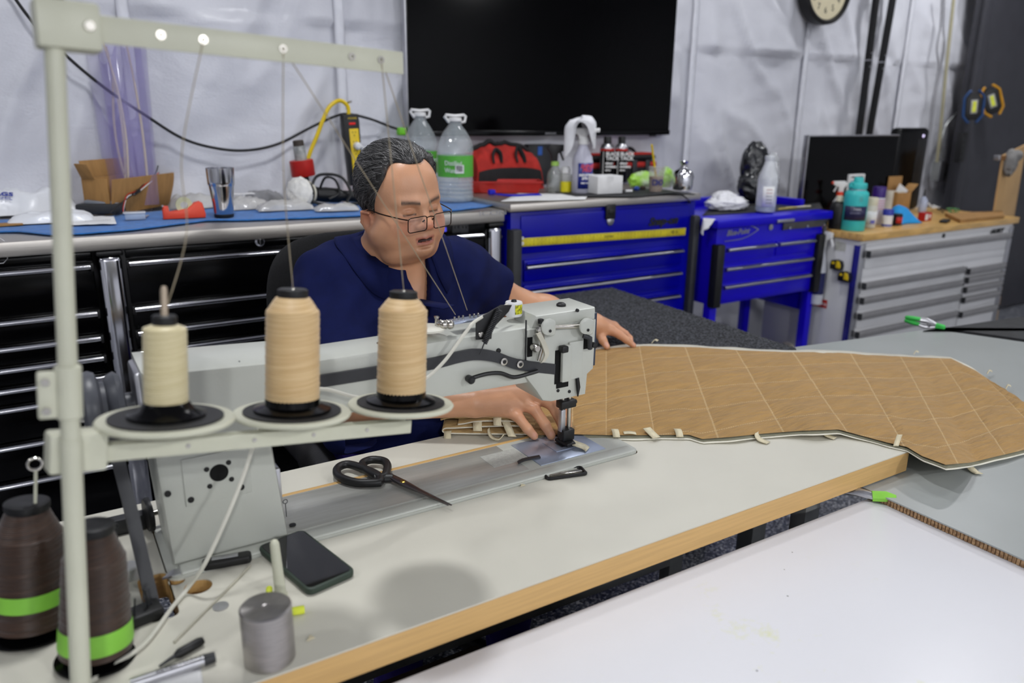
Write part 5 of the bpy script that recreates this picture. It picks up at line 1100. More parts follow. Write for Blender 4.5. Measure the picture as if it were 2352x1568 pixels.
c, r, h = spot(2122, 2140, 438, 490, HZ1); c = c+VH*.05; t = thing('squeeze_bottle', 'clear squeeze bottle with dark nozzle at the back of cabinet', 'bottle', c); Mj = loc(c.x, c.y, HZ1); obj('bottle', B(Mj).lathe([(r*.95, 0), (r, .005), (r, h*.55), (r*.3, h*.7), (0, h*.7)], 20), mat('pale_blue_clear', (190, 200, 225), .15, alpha=.7), t); obj('nozzle', B(Mj).lathe([(r*.25, h*.68), (r*.1, h), (0, h)], 14), M_black, t)
# on the cabinet's side
sx = HX[0]
def sp(px, py): return atx(px, py, sx-.012)
for (px, py, lab) in ((1923, 608, 'yellow and black tape measure stuck higher on the cabinet side'), (1941, 635, 'yellow and black tape measure stuck lower on the cabinet side')):
    p = sp(px, py); t = thing('tape_measure', lab, 'tape measure', p, 'tape measures on the cabinet side'); Mt = frame((sx-.0005, p.y, p.z), (0, -1, 0), ez=(-1, 0, 0))
    obj('case', B(Mt).prism([(-.03, -.024), (.03, -.024), (.034, .0), (.026, .022), (.0, .028), (-.026, .022), (-.032, 0)], 0, .03, .004), M_black, t); obj('yellow_shell', B(Mt).prism([(.004, -.012), (.03, -.014), (.032, .0), (.025, .02), (.006, .024)], .0, .032, .003), M_yellow, t); obj('yellow_badge', B(Mt).prism([(-.022, .004), (-.004, .004), (-.004, .016), (-.018, .016)], .0, .0315, .001), M_yellow, t)
p = sp(1912, 540); t = thing('hanging_sprayer', 'white spray bottle hung on the white cabinet side', 'spray bottle', (sx-.035, p.y, p.z-.3)); q = sp(1898, 700); c = Vector((sx-.036, p.y+.03, 0)); hh = p.z-q.z+.02
Mj = loc(c.x, c.y, q.z); r = .03
obj('bottle', B(Mj).lathe([(r*.95, 0), (r, .008), (r, hh*.5), (r*.8, hh*.60), (r*.45, hh*.72), (r*.42, hh*.80), (0, hh*.80)], 24), mat('translucent_white', (206, 208, 216), .35, alpha=.9), t)
obj('blue_label', B(Mj).lathe([(r*1.01, hh*.14), (r*1.01, hh*.44)], 24, caps=False), mat('navy_label', (28, 32, 84), .45), t); obj('white_emblem', B(Mj).lathe([(0, 0), (.012, 0), (.012, .001), (0, .001)], 16), M_white, t)
hd = obj('trigger_head', B(Mj @ Matrix.Rotation(-math.pi/2, 4, 'Z') @ Matrix.Rotation(math.pi/2, 4, 'X')).prism([(-r*.4, hh*.79), (r*.45, hh*.79), (r*.5, hh*.86), (r*1.6, hh*.92), (r*1.6, hh*.985), (r*.2, hh*1.0), (-r*1.1, hh*.97), (-r*.5, hh*.88)], -.011, .011, .003), M_white, t)
obj('trigger', B(Mj).tube([(0, -r*1.0, hh*.93), (0, -r*1.5, hh*.90), (0, -r*1.9, hh*.82), (0, -r*1.8, hh*.80)], .006, 8), M_white, hd)
p = sp(1885, 697); t = thing('red_sticker', 'red sticker with white letters low on the white cabinet side', 'sticker', p); Mt = frame((sx-.0004, p.y, p.z), (0, -1, 0), ez=(-1, 0, 0)); obj('sheet', B(Mt).box(-.06, .03, -.022, .022, 0, .0006), M_red, t); text('letters', 'Milwa', .03, Mt @ Matrix.Translation((-.045, -.009, .0008)), M_winK, t, ext=.0002)
p = sp(1931, 567); t = thing('spec_plate', 'pale specification plate on the white cabinet side', 'plate', p); Mt = frame((sx-.0004, p.y, p.z), (0, -1, 0), ez=(-1, 0, 0)); obj('plate', B(Mt).box(-.04, .02, -.022, .022, 0, .0006), mat('pale_plate', (186, 186, 178), .5), t)
# ---- far right: leaning cardboard, wooden bracket, glove
gy = HF+.05
p, q = aty(2306, 380, gy+.35), aty(2306, 700, gy+.35); Mx = frame((HX[1]+.10, gy+.1, 0), (1, .25, 0), ez=(0, 0, 1))
t = thing('cardboard_sheet', 'tall tan cardboard sheet leaning beyond the white cabinet', 'cardboard', (HX[1]+.2, gy, 0)); zt = aty(2325, 352, gy+.1).z
obj('sheet', B(Mx @ Matrix.Rotation(math.radians(-6), 4, 'Y')).box(0, .5, 0, .012, 0, zt, .002), mat('tan_board', (186, 150, 102), .7, 0, .05, 4), t)
p = aty(2302, 362, gy+.08); t = thing('wood_bracket', 'short wooden bar sticking out at the right edge', 'bracket', (p.x, p.y, p.z)); obj('bar', B().box(p.x-.05, p.x+.10, p.y-.015, p.y+.015, p.z-.012, p.z+.014, .002), mat('brown_wood', (134, 92, 48), .5, 0, .15, 20), t); obj('metal_end', B().box(p.x-.065, p.x-.048, p.y-.017, p.y+.017, p.z-.014, p.z+.016, .002), M_dchrome, t)
b = B().blob((p.x+.06, p.y-.02, p.z-.03), (.05, .03, .07), .2, 2.4, 31, 28, 20); b.blob((p.x+.10, p.y-.02, p.z+.01), (.06, .03, .03), .2, 2.4, 33, 28, 20); tag(obj('work_glove', b, mat('grey_knit', (128, 126, 124), .9, 0, .1, 40, bump=.5, bs=160), ang=3), 'grey work glove hanging over the wooden bar', 'glove')
# ---- things under the small cart
c = aty(1740, 775, KF+.1); zf = .175
tag(obj('foam_roll', B(zto((c.x-.12, KF+.12, zf+.06), (1, .1, 0))).cyl(.06, 0, .5, 24, bev=.01), mat('cream_foam', (214, 206, 190), .8)), 'cream foam roll lying on the lower cart shelf', 'foam roll')
tag(obj('work_shoe', B().blob((KX[0]+.22, KF+.2, zf+.06), (.07, .06, .06), .2, 2.4, 41, 28, 20, flat=zf), mat('brown_leather', (70, 56, 30), .6)), 'dark brown lump of leather on the lower cart shelf', 'leather')
# ================================================================== SEWING MACHINE
M_mach = mat('grey_hammer_enamel', (186, 188, 180), .34, 0, .03, 8, bump=.25, bs=260, bd=.0006)
M_bedp = mat('satin_bed_plate', (172, 172, 166), .26, .25, .04, 10, stretch=(1, 12, 1))
M_plate = mat('bluish_steel_plate', (176, 186, 206), .28, .6, .03)
M_nick = mat('nickel', (190, 186, 178), .2, 1, .03)
M_dbelt = mat('dark_belt_rubber', (46, 47, 50), .5, 0, .12)
def XZ(poly, y0, y1, bev=0, b=None):
    b = b or B(); b.M = frame((0, 0, 0), (1, 0, 0), ey=(0, 0, 1)); b.prism(poly, -y1, -y0, bev); b.M = Matrix.Identity(4); return b
def P(px, py, Y): p = aty(px, py, Y); return (p.x, p.z)
AY0, AY1 = 1.232, 1.330                                          # arm front and back
BT = .7845
sm = thing('sewing_machine', 'grey long-arm industrial sewing machine on the table', 'sewing machine', (.55, 1.27, TZ))
b = slab(B(), [rrect(BX0+.002, BX1-.002, BY0+.002, BY1-.002, .019, 8)], .752, BT); bmesh.ops.recalc_face_normals(b.bm, faces=b.bm.faces); obj('bed', b, M_mach, sm)
# raised front rim of the bed, polished central plate, needle plates, recess
obj('bed_rim', B().box(BX0+.02, BX1-.012, BY0+.004, BY0+.034, BT-.004, BT+.0035, .0032, 3), M_mach, sm)
obj('bed_rim', B().box(BX0+.19, BX1-.10, BY1-.012, BY1-.003, BT-.004, BT+.0012, .001), M_beech, sm)
obj('bed_plate', B().box(.29, .80, BY0+.044, BY1-.014, BT-.002, BT+.0008, .0006), M_bedp, sm)
e = atz(1262, 1040, BT+.001); obj('slide_plate', B().box(.83, 1.0, 1.225, 1.345, BT-.001, BT+.0016, .0008), M_plate, sm)
obj('needle_plate', B().box(.895, .965, 1.262, 1.318, BT+.0016, BT+.0028, .0006), M_plate, sm)
obj('feed_slot', B().box(.918, .944, 1.275, 1.303, BT+.0028, BT+.0036), M_dark, sm)
a = atz(1165, 1050, BT); obj('recess', B().box(a.x-.05, a.x+.035, a.y-.03, a.y+.03, BT+.0005, BT+.0012), mat('worn_recess', (184, 186, 180), .2, .1, .06, 120, bump=.5, bs=500), sm)
p, q = atz(1190, 1066, BT), atz(1240, 1052, BT); obj('latch', B().ribbon(bez([(p.x, p.y, BT+.004), (p.x+.02, p.y+.004, BT+.005), (q.x, q.y, BT+.004)], 4), (.003, .010, 0), .003), M_dark, sm)
for px, py in ((672, 1205), (622, 1218)):
    c = atz(px, py, BT+.004); obj('bed_screw', B(loc(c.x, c.y, BT+.003)).lathe([(0, 0), (.006, 0), (.006, .0018), (0, .0022)], 16), M_black if px > 650 else M_dchrome, sm)
# pillar
pil = [(.113, BT), (.300, BT), (.293, .86), (.285, .955), (.33, .99), (.32, 1.10), (.104, 1.112), (.106, .95)]
obj('pillar', XZ(pil, 1.212, 1.352, .010), M_mach, sm)
c0, c1 = P(436, 1030, 1.21), P(578, 1125, 1.21)
pc = obj('pillar_cover', B().box(.142, .245, 1.2085, 1.2125, c1[1]-.004, c1[1]+.078, .002), M_mach, sm)
cx, cz = .196, c1[1]+.044
b = B(frame((cx, 1.2085, cz), EXW, ez=FN)).lathe([(0, -.001), (.0145, -.001), (.0145, .0012), (0, .0012)], 28); obj('cover_hole', b, mat('black_hole', (4, 4, 4), .9), pc)
for dx, dz, r_ in ((-.018, .010, .0042), (.016, .014, .0042), (-.016, -.02, .0042), (.018, -.016, .0042), (-.046, -.036, .0052), (.032, -.034, .0052)):
    obj('cover_screw', B(frame((cx+dx, 1.2085, cz+dz), EXW, ez=FN)).lathe([(0, 0), (r_, 0), (r_*.9, .0018), (0, .0022)], 14), M_black, pc)
obj('pillar_side_plate', B().box(.286, .296, 1.222, 1.25, BT+.055, BT+.125, .002), M_dchrome, sm)
obj('corner_screw', B(frame((.118, 1.2118, cz-.018), EXW, ez=FN)).lathe([(0, 0), (.005, 0), (.005, .003), (0, .003)], 14), M_black, sm)
# arm
tl, tr = P(312, 843, AY1-.01), P(1225, 716, AY1-.01)
arm = [(.105, .998), (.26, .99), (.34, .978), (.80, .968), (.83, .985), (.83, tr[1]-.002), (.30, tl[1]-.006), (.105, tl[1])]
obj('arm', XZ(arm, AY0, AY1, .012), M_mach, sm)
obj('arm_seam', XZ([(.247, 1.0), (.249, 1.0), (.249, 1.105), (.247, 1.105)], AY0-.0006, AY0+.002), M_dark, sm)
obj('end_cap', B().box(.094, .108, 1.24, 1.322, 1.03, 1.108, .006), M_dchrome, sm)
for px, py in ((520, 822), (450, 828), (875, 783)):
    c = aty(px, py, 1.27); obj('oil_plug', B(loc(c.x, 1.272, tl[1]-.0065)).lathe([(0, 0), (.008, 0), (.007, .002), (0, .0025)], 16), M_dark, sm)
# handwheel and motor belt
hw = Vector((.052, 1.281, 1.045)); Mh = zto(hw, (1, 0, 0))
hwh = obj('handwheel', B(Mh).lathe([(.0, -.030), (.052, -.030), (.060, -.026), (.062, -.016), (.058, -.008), (.044, -.003), (.044, .003), (.052, .008), (.056, .018), (.05, .026), (.02, .03), (.02, .052), (0, .052)], 48), mat('slate_wheel', (74, 76, 82), .4, 0, .05), sm)
obj('wheel_hub', B(Mh).lathe([(0, -.036), (.014, -.036), (.016, -.028), (0, -.028)], 24), M_dchrome, hwh)
for k in range(3):
    a_ = 2*math.pi*k/3+.4; obj('rim_screw', B(Mh).lathe([(0, -.032), (.004, -.032), (.004, -.028), (0, -.028)], 10, (.045*math.cos(a_), .045*math.sin(a_), 0)), M_dchrome, hwh)
s0, s1 = atz(375, 1400, TZ), atz(345, 1340, TZ)
for dy_, yb_ in ((-.043, s0.y+.004), (.043, s0.y+.055)):
    obj('drive_belt', B().ribbon([(hw.x, hw.y+dy_, hw.z), (hw.x+.012, (hw.y+dy_+yb_)/2+.004, .90), (s0.x-.010, yb_, TZ-.02)], (.018, 0, 0), .008), M_dbelt, sm)
# bobbin winder beside the pillar
bw = atz(305, 1235, TZ); bw = Vector((bw.x-.02, bw.y+.03, TZ)); t = obj('bobbin_winder', B().box(bw.x-.04, bw.x+.05, bw.y-.012, bw.y+.012, TZ+.001, TZ+.03, .004), M_dark, sm)
obj('winder_wheel', B(zto((bw.x+.05, bw.y-.02, TZ+.032), (1, .1, 0))).lathe([(0, -.005), (.028, -.005), (.030, -.002), (.030, .004), (.02, .006), (0, .006)], 28), M_black, t)
obj('winder_spindle', B(zto((bw.x+.05, bw.y-.02, TZ+.032), (1, .1, 0))).cyl(.005, .006, .03, 12), M_nick, t)
# head
hx0, hx1 = P(1226, 760, AY0)[0], P(1364, 760, AY0)[0]
hz0, hz1 = P(1340, 905, AY0)[1], P(1340, 735, AY0)[1]
HY0 = AY0-.006
head = [(hx0-.02, .985), (hx0+.006, hz0+.03), (hx0+.022, hz0+.006), (hx0+.045, hz0), (hx1-.018, hz0), (hx1-.015, hz0+.045), (hx1, hz0+.055), (hx1+.002, hz1), (hx0-.02, hz1)]
obj('head', XZ(head, HY0, AY1+.004, .006), M_mach, sm)
obj('face_plate', XZ([(hx1-.001, hz0+.06), (hx1+.006, hz0+.06), (hx1+.006, hz1+.012), (hx1-.001, hz1+.012)], HY0+.004, AY1, .002), mat('navy_faceplate', (44, 52, 70), .35), sm)
cap = [(hx0-.008, hz1-.002), (hx1+.003, hz1-.002), (hx1+.001, hz1+.024), (hx0+.004, hz1+.024)]
tc_ = obj('head_cap', XZ(cap, HY0+.004, AY1, .005), M_mach, sm)
obj('cap_knob', B(loc((hx0+hx1)/2+.02, 1.275, hz1+.024)).lathe([(0, 0), (.010, 0), (.010, .004), (.006, .007), (0, .007)], 18), M_black, tc_)
for px, py in ((1327, 713), (1312, 812), (1300, 812), (1330, 822), (1330, 834), (1282, 897), (1308, 899)):
    c = aty(px, py, HY0-.001); obj('head_screw', B(frame((c.x, HY0-.0005, c.z), EXW, ez=FN)).lathe([(0, -.003), (.0036, -.003), (.0034, .0012), (0, .0018)], 12), M_black, sm)
def hP(px, py, dy=0): c = aty(px, py, HY0-dy); return Vector((c.x, HY0-dy, c.z))
# bosses and shaft
for px, py in ((1258, 750), (1345, 748)):
    c = hP(px, py); obj('boss', B().cbox((c.x, HY0-.006, c.z), (.020, .026, .034), .008, 4), M_mach, sm)
a, c = hP(1250, 752, .008), hP(1345, 748, .008); obj('cross_shaft', B().rod(a, c, .0045, 14), M_nick, sm)
# chrome lift lever and crank
l1, l2, l3 = hP(1240, 757, .014), hP(1245, 800, .016), hP(1237, 828, .016)
obj('lift_lever', B().tube([l1, l1.lerp(l2, .5)+Vector((.004, 0, 0)), l2, l3], [.010, .0075, .007, .006], 14, flat=(1, .6)), M_nick, sm)
obj('lever_knob', B(frame(hP(1229, 798, .016), EXW, ez=FN)).lathe([(0, -.006), (.008, -.006), (.009, .004), (.006, .010), (0, .010)], 18), M_nick, sm)
obj('lever_pivot', B(frame(l1, EXW, ez=FN)).lathe([(0, 0), (.009, 0), (.008, .006), (0, .007)], 18), M_nick, sm)
c = hP(1242, 742, .012); obj('pivot_bolt', B(loc(c.x, c.y, c.z)).lathe([(0, 0), (.006, 0), (.006, .008), (0, .008)], 14), M_black, sm)
for px, py in ((1258, 750), (1345, 748)):
    c = hP(px, py, .019); obj('boss_cap', B(frame(c, EXW, ez=FN)).lathe([(0, 0), (.0165, 0), (.0165, .004), (.014, .006), (0, .006)], 24), M_mach, sm)
    c = hP(px+6, py+10, .026); obj('boss_screw', B(frame(c, EXW, ez=FN)).lathe([(0, 0), (.0032, 0), (.003, .001), (0, .001)], 10), M_black, sm)
a, c = hP(1236, 765, .026), hP(1256, 825, .026); obj('lift_strap', B().ribbon(bez([a, a.lerp(c, .4)+Vector((.004, 0, 0)), a.lerp(c, .8)+Vector((.003, 0, 0)), c+Vector((-.010, 0, -.004))], 5), (.010, 0, .002), .005), mat('ivory_strap', (196, 192, 176), .35, .3), sm)
a, c = hP(1212, 735, .001), hP(1225, 830, .001); obj('head_step', B().box(a.x-.003, a.x-.0015, HY0-.0008, HY0+.003, c.z, a.z), M_dark, sm)
c = hP(1292, 800, .006); obj('frame_block', B().cbox((c.x, HY0-.010, c.z), (.016, .016, .014), .003), M_black, sm)
c = hP(1296, 883, .002); obj('lower_recess', B().cbox((c.x-.004, HY0-.0004, c.z), (.030, .003, .012), .001), MATS['black_hole'], sm)
# dark openings with the needle bar frame inside
for (x0, y0, x1, y1) in ((1212, 775, 1222, 818), (1275, 805, 1286, 880), (1341, 768, 1350, 800)):
    a, c = hP(x0, y0), hP(x1, y1); obj('slot', B().box(a.x, c.x, HY0-.0012, HY0+.003, c.z, a.z, .0005), MATS['black_hole'], sm)
a, c = hP(1286, 792), hP(1305, 872); obj('needle_bar_frame', B().box(a.x, c.x, HY0-.012, HY0-.001, c.z, a.z, .004), M_mach, sm)
a, c = hP(1305, 785), hP(1336, 865); obj('inner_plate', B().box(a.x, c.x-.002, HY0-.005, HY0, c.z, a.z, .003), M_mach, sm)
a, c = hP(1340, 770, .01), hP(1355, 800, .01); obj('thread_lever', B().tube([a, a+Vector((.012, -.006, -.006)), c], .0055, 10), M_dark, sm)
obj('lever_end', B(frame(hP(1364, 792, .012), EXW, ez=FN)).lathe([(0, -.003), (.006, -.003), (.006, .005), (0, .006)], 14), M_black, sm)
a, c = hP(1326, 868, .004), hP(1327, 910, .006); obj('black_hook', B().tube([a, a.lerp(c, .5)+Vector((.002, 0, 0)), c], [.004, .0045, .0015], 8), M_black, sm)
# needle bar, presser bar, foot
NX, NY = .934, 1.286
obj('needle_bar', B().rod((NX-.009, NY, .80), (NX-.009, NY, hz0+.01), .0042, 14), M_nick, sm)
obj('presser_bar', B().rod((NX+.008, NY, .815), (NX+.008, NY, hz0+.01), .0052, 14), M_nick, sm)
obj('foot_shank', B().box(NX-.016, NX-.004, NY-.006, NY+.008, .82, .872, .002), M_dchrome, sm)
zc = aty(1303, 925, NY).z; obj('bar_clamp', B().box(NX-.020, NX+.020, NY-.012, NY+.012, zc-.009, zc+.009, .003), M_black, sm)
obj('clamp_screw', B(zto((NX+.020, NY, zc), (1, 0, 0))).cyl(.005, 0, .006, 12), M_black, sm)
obj('foot_clamp', B().box(NX-.014, NX+.016, NY-.014, NY+.012, .800, .826, .003), M_black, sm)
obj('presser_foot', B().prism([(NX-.012, NY-.026), (NX+.010, NY-.026), (NX+.016, NY-.004), (NX+.012, NY+.016), (NX-.016, NY+.016)], BT+.006, .800, .003), M_black, sm)
obj('needle', B().tube([(NX-.009, NY-.002, .80), (NX-.009, NY-.002, BT+.002)], [.0012, .0006], 8), M_nick, sm)
# black guide bar along the front of the arm
pts = [hP(x, y, .002) for x, y in ((572, 903), (760, 872), (905, 849), (1000, 834), (1055, 820), (1095, 814), (1140, 820), (1190, 837), (1275, 848))]
for p_ in pts: p_.y = AY0-.006
obj('guide_bar', B().ribbon(bez(pts, 5), (0, -.001, .022), .005), M_dbelt, sm)
for px, py in ((1157, 830), (1194, 836)):
    c = aty(px, py, AY0-.009); sc_ = obj('guide_screw', B(frame((c.x, AY0-.009, c.z), EXW, ez=FN)).lathe([(0, 0), (.0075, 0), (.0075, .0022), (.0045, .003), (0, .003)], 20), M_nick, sm)
    obj('screw_socket', B(frame((c.x, AY0-.0121, c.z), EXW, ez=FN)).lathe([(0, 0), (.0042, 0), (.004, .0008), (0, .0008)], 8), M_black, sc_)
for px, py in ((1145, 805), (556, 912), (537, 927)): c = aty(px, py, AY0-.001); obj('arm_screw', B(frame((c.x, AY0-.0004, c.z), EXW, ez=FN)).lathe([(0, 0), (.005, 0), (.0045, .0028), (0, .0032)], 14), M_black, sm)
pts = [aty(x, y, AY0-.012) for x, y in ((1075, 872), (1090, 866), (1120, 858), (1150, 857), (1180, 866), (1215, 858), (1235, 852))]
obj('lift_hose', B().tube(bez(pts, 5), .0042, 8), M_black, sm)
c = aty(1080, 871, AY0-.012); obj('hose_knob', B(frame(c, EXW, ez=FN)).lathe([(0, -.008), (.007, -.008), (.008, .006), (.005, .009), (0, .009)], 14), M_black, sm)
# black lever bracket and spring
br = [P(1093, 742, AY0-.01), P(1108, 725, AY0-.01), P(1150, 700, AY0-.01), P(1175, 700, AY0-.01), P(1168, 715, AY0-.01), P(1130, 755, AY0-.01), P(1128, 778, AY0-.01), P(1093, 780, AY0-.01)]
bk = obj('spring_bracket', XZ(br, AY0-.012, AY0-.008, .001), M_black, sm)
c = aty(1105, 768, AY0-.013); obj('bracket_screw', B(frame(c, EXW, ez=FN)).lathe([(0, 0), (.006, 0), (.005, .002), (0, .002)], 16), M_nick, bk)
a, c = aty(1148, 710, AY0-.02), aty(1112, 788, AY0-.02); d = (c-a); n = 22; u_ = d.normalized().orthogonal().normalized(); v_ = d.normalized().cross(u_)
obj('tension_spring', B().tube([a+d*(k/(n*10))+(u_*math.cos(k*2*math.pi/10)+v_*math.sin(k*2*math.pi/10))*.0050 for k in range(n*10+1)], .0013, 6), M_dark, sm)
obj('spring_hook', B().tube([c, c+Vector((-.006, 0, -.014)), c+Vector((-.008, .004, -.022))], .0012, 6), M_dark, sm)
# solenoid, thread tension, guide plate
c = aty(1180, 722, 1.285); t = obj('solenoid', B(loc(c.x, 1.285, c.z-.002)).lathe([(0, 0), (.0165, 0), (.0175, .002), (.0175, .026), (.0165, .0285), (0, .0285)], 32), M_white, sm)
obj('solenoid_cap', B(loc(c.x, 1.285, c.z+.0265)).lathe([(0, 0), (.006, 0), (.005, .004), (0, .004)], 14), M_black, t)
obj('warning_label', B(loc(c.x, 1.285, c.z)).grid(lambda u, v: (.0178*math.cos(fa+.15+u*1.0), .0178*math.sin(fa+.15+u*1.0), .004+.019*v), 8, 2, -.0006), mat('yellow_label', (216, 214, 30), .5, 0, .3, 220, rgb2=(120, 120, 20)), t)
zt = tr[1]-.001
c = aty(985, 752, 1.262); obj('tension_disc', B(loc(c.x, 1.262, c.z-.004)).lathe([(0, 0), (.030, 0), (.031, .004), (.024, .006), (0, .006)], 32), mat('ivory_disc', (214, 212, 200), .35), sm)
c = aty(1003, 750, 1.262); obj('tension_post', B(loc(c.x, 1.262, c.z)).lathe([(0, 0), (.0035, 0), (.0035, .016), (.005, .017), (.005, .020), (0, .021)], 14), M_nick, sm)
for k, px in enumerate((1016, 1030)):
    c = aty(px, 745, 1.25); obj('thread_tensioner', B(zto((c.x, 1.25, c.z), (.4, -1, .1))).lathe([(0, -.008), (.008, -.008), (.009, -.004), (.006, 0), (.009, .004), (.008, .008), (.003, .012), (0, .012)], 18), M_nick, sm)
a, c = aty(1035, 737, 1.27), aty(1132, 722, 1.27); gp = obj('thread_guide_plate', B(frame((a.x, 1.255, a.z-.004), (c-a), ez=(0, 0, 1))).box(0, (c-a).length, 0, .028, 0, .004, .001), M_plate, sm)
for k in range(6): obj('guide_pin', B(frame((a.x, 1.255, a.z), (c-a), ez=(0, 0, 1))).lathe([(0, 0), (.0022, 0), (.0022, .007), (0, .008)], 10, (.008+k*.009+(.006 if k > 2 else 0), .014, 0)), M_nick, gp)
# machine cables
M_wcord = mat('ivory_cord', (206, 204, 192), .45, 0, .03)
pts = [Vector((c_.x, c_.y, c_.z)) for c_ in [aty(1165, 700, 1.265), aty(1095, 735, 1.215), aty(1068, 765, 1.205), aty(1020, 830, 1.20), aty(970, 875, 1.20), aty(900, 912, 1.19), aty(820, 912, 1.17), aty(740, 893, 1.17), aty(660, 905, 1.17), aty(605, 965, 1.16), aty(583, 1020, 1.15), aty(560, 1090, 1.14), aty(520, 1190, 1.125), aty(470, 1295, 1.115)]]+[atz(430, 1352, TZ+.01), atz(395, 1395, TZ+.005), atz(335, 1475, TZ+.005), atz(270, 1522, TZ+.005), atz(215, 1560, TZ+.005), atz(150, 1600, TZ+.005)]
obj('solenoid_cable', B().tube(bez(pts, 8), .0032, 8), M_wcord, sm)
pts = [atz(x, y, TZ+.002) for x, y in ((575, 1298), (540, 1335), (490, 1385), (430, 1445), (400, 1475))]
tag(obj('thin_cord', B().tube(bez(pts, 8), .0018, 6), mat('dusty_cord', (176, 172, 156), .6)), 'thin pale cord lying on the table near the holes', 'cord')

# ================================================================== THREAD STAND AND CONES
M_stand = mat('ivory_stand_enamel', (196, 196, 176), .38, 0, .03, 10)
M_pad = mat('black_pad', (30, 30, 31), .55)
PD = Vector((.101, .10, .99)).normalized(); PB = Vector((-.036, .897, TZ))
D = [atd(383, 963, .949), atd(672, 948, 1.075), atd(921, 928, 1.177)]
ad = (D[2]-D[0]).normalized()
ts = thing('thread_stand', 'ivory metal thread stand with three cone discs and overhead arm', 'thread stand', PB)
Mp = zto(PB, PD)
obj('base_flange', B(Mp).lathe([(0, 0), (.03, 0), (.03, .005), (.014, .01), (.0125, .03), (0, .03)], 28), M_stand, ts)
obj('lower_post', B(Mp).cyl(.0108, 0, .36, 24), M_stand, ts)
obj('upper_post', B(Mp).cyl(.0098, .34, .815, 24), M_stand, ts)
s_c = (aty(150, 905, PB.y+.03)-PB).dot(PD)
cl_ = obj('post_clamp', B(Mp).lathe([(.0118, s_c-.03), (.0135, s_c-.028), (.0135, s_c+.028), (.0118, s_c+.03)], 24), M_stand, ts)
obj('clamp_lug', B(Mp).box(-.030, -.010, -.006, .006, s_c-.028, s_c+.024, .003), M_stand, cl_)
for z in (-.018, .014): obj('clamp_bolt', B(Mp @ Matrix.Translation((-.022, 0, s_c+z)) @ Matrix.Rotation(math.pi/2, 4, 'X')).lathe([(0, -.012), (.0045, -.012), (.0045, .012), (0, .012)], 8), M_nick, cl_)
# lower arm: channel bar under the discs
dn = -PD*.030; A0 = D[0]-ad*.118+dn; A1 = D[2]+ad*.014+dn; Ma = frame(A0, ad, ez=PD); LA = (A1-A0).length
b = B(Ma); b.box(0, LA, -.009, .009, -.014, -.011, .001); b.box(0, LA, -.0095, -.0065, -.014, .006, .001); b.box(0, LA, .0065, .0095, -.014, .006, .001); ch = obj('lower_arm', b, M_stand, ts)
obj('arm_bracket', B(Ma).box(-.012, .048, -.016, .016, -.022, .024, .004), M_stand, ts)
obj('bracket_screw', B(Ma @ Matrix.Translation((.012, -.016, .0)) @ Matrix.Rotation(math.pi/2, 4, 'X')).lathe([(0, 0), (.005, 0), (.004, .003), (0, .003)], 14), M_nick, ts)
for k in range(4): obj('arm_hole', B(Ma @ Matrix.Translation((.14+k*.085, -.0096, -.003)) @ Matrix.Rotation(math.pi/2, 4, 'X')).lathe([(0, 0), (.0032, 0), (.003, .0008), (0, .0008)], 12), M_nick, ch)
# top arm
tp = PB+PD*.80; te = atd(918, 146, 1.045); td = (te-tp); Mt = frame(tp, td, ez=PD); LT = td.length
b = B(Mt); b.box(0, LT, -.010, -.0075, -.015, .013, .001); b.box(0, LT, -.010, .010, .011, .0135, .001); obj('top_arm', b, M_stand, ts)
obj('top_bracket', B(Mt).box(-.018, .042, -.016, .016, -.024, .024, .004), M_stand, ts)
obj('post_cap', B(Mp).lathe([(0, .80), (.0105, .80), (.0105, .86), (.008, .865), (0, .865)], 20), M_black, ts)
holes = [(aty(x, y, tp.y+.02)-tp).dot(td.normalized()) for x, y in ((358, 80), (458, 96), (648, 118), (815, 138), (886, 149))]
ty0 = Mt
for k, hx in enumerate(holes): obj('thread_eyelet', B(Mt @ Matrix.Translation((hx, -.0101, 0)) @ Matrix.Rotation(math.pi/2, 4, 'X')).lathe([(.0022, -.001), (.0048, -.001), (.0048, .0018), (.0022, .0018)], 16, caps=False), M_nick, ts)
obj('bracket_screw', B(Mt @ Matrix.Translation((.03, -.016, 0)) @ Matrix.Rotation(math.pi/2, 4, 'X')).lathe([(0, 0), (.006, 0), (.005, .003), (0, .003)], 14), M_nick, ts)
def thread_mat(name, rgb, rgb2, sc=1.0):
    m = mat(name, rgb, .42, 0, .1, 40, rgb2=rgb2, lo=.35, hi=.7, sheen=.2, stretch=(.3, .3, 14)); nt = m.node_tree; N = nt.nodes; L = nt.links; p = N['Principled BSDF']; tc = [n for n in N if n.type == 'TEX_COORD'][0]
    wv = N.new('ShaderNodeTexWave'); wv.bands_direction = 'Z'; wv.inputs['Scale'].default_value = 170*sc; wv.inputs['Distortion'].default_value = .6; L.new(tc.outputs['Object'], wv.inputs[0])
    bu = N.new('ShaderNodeBump'); bu.inputs['Strength'].default_value = .5; bu.inputs['Distance'].default_value = .0008; L.new(wv.outputs[0], bu.inputs['Height']); L.new(bu.outputs[0], p.inputs['Normal']); return m
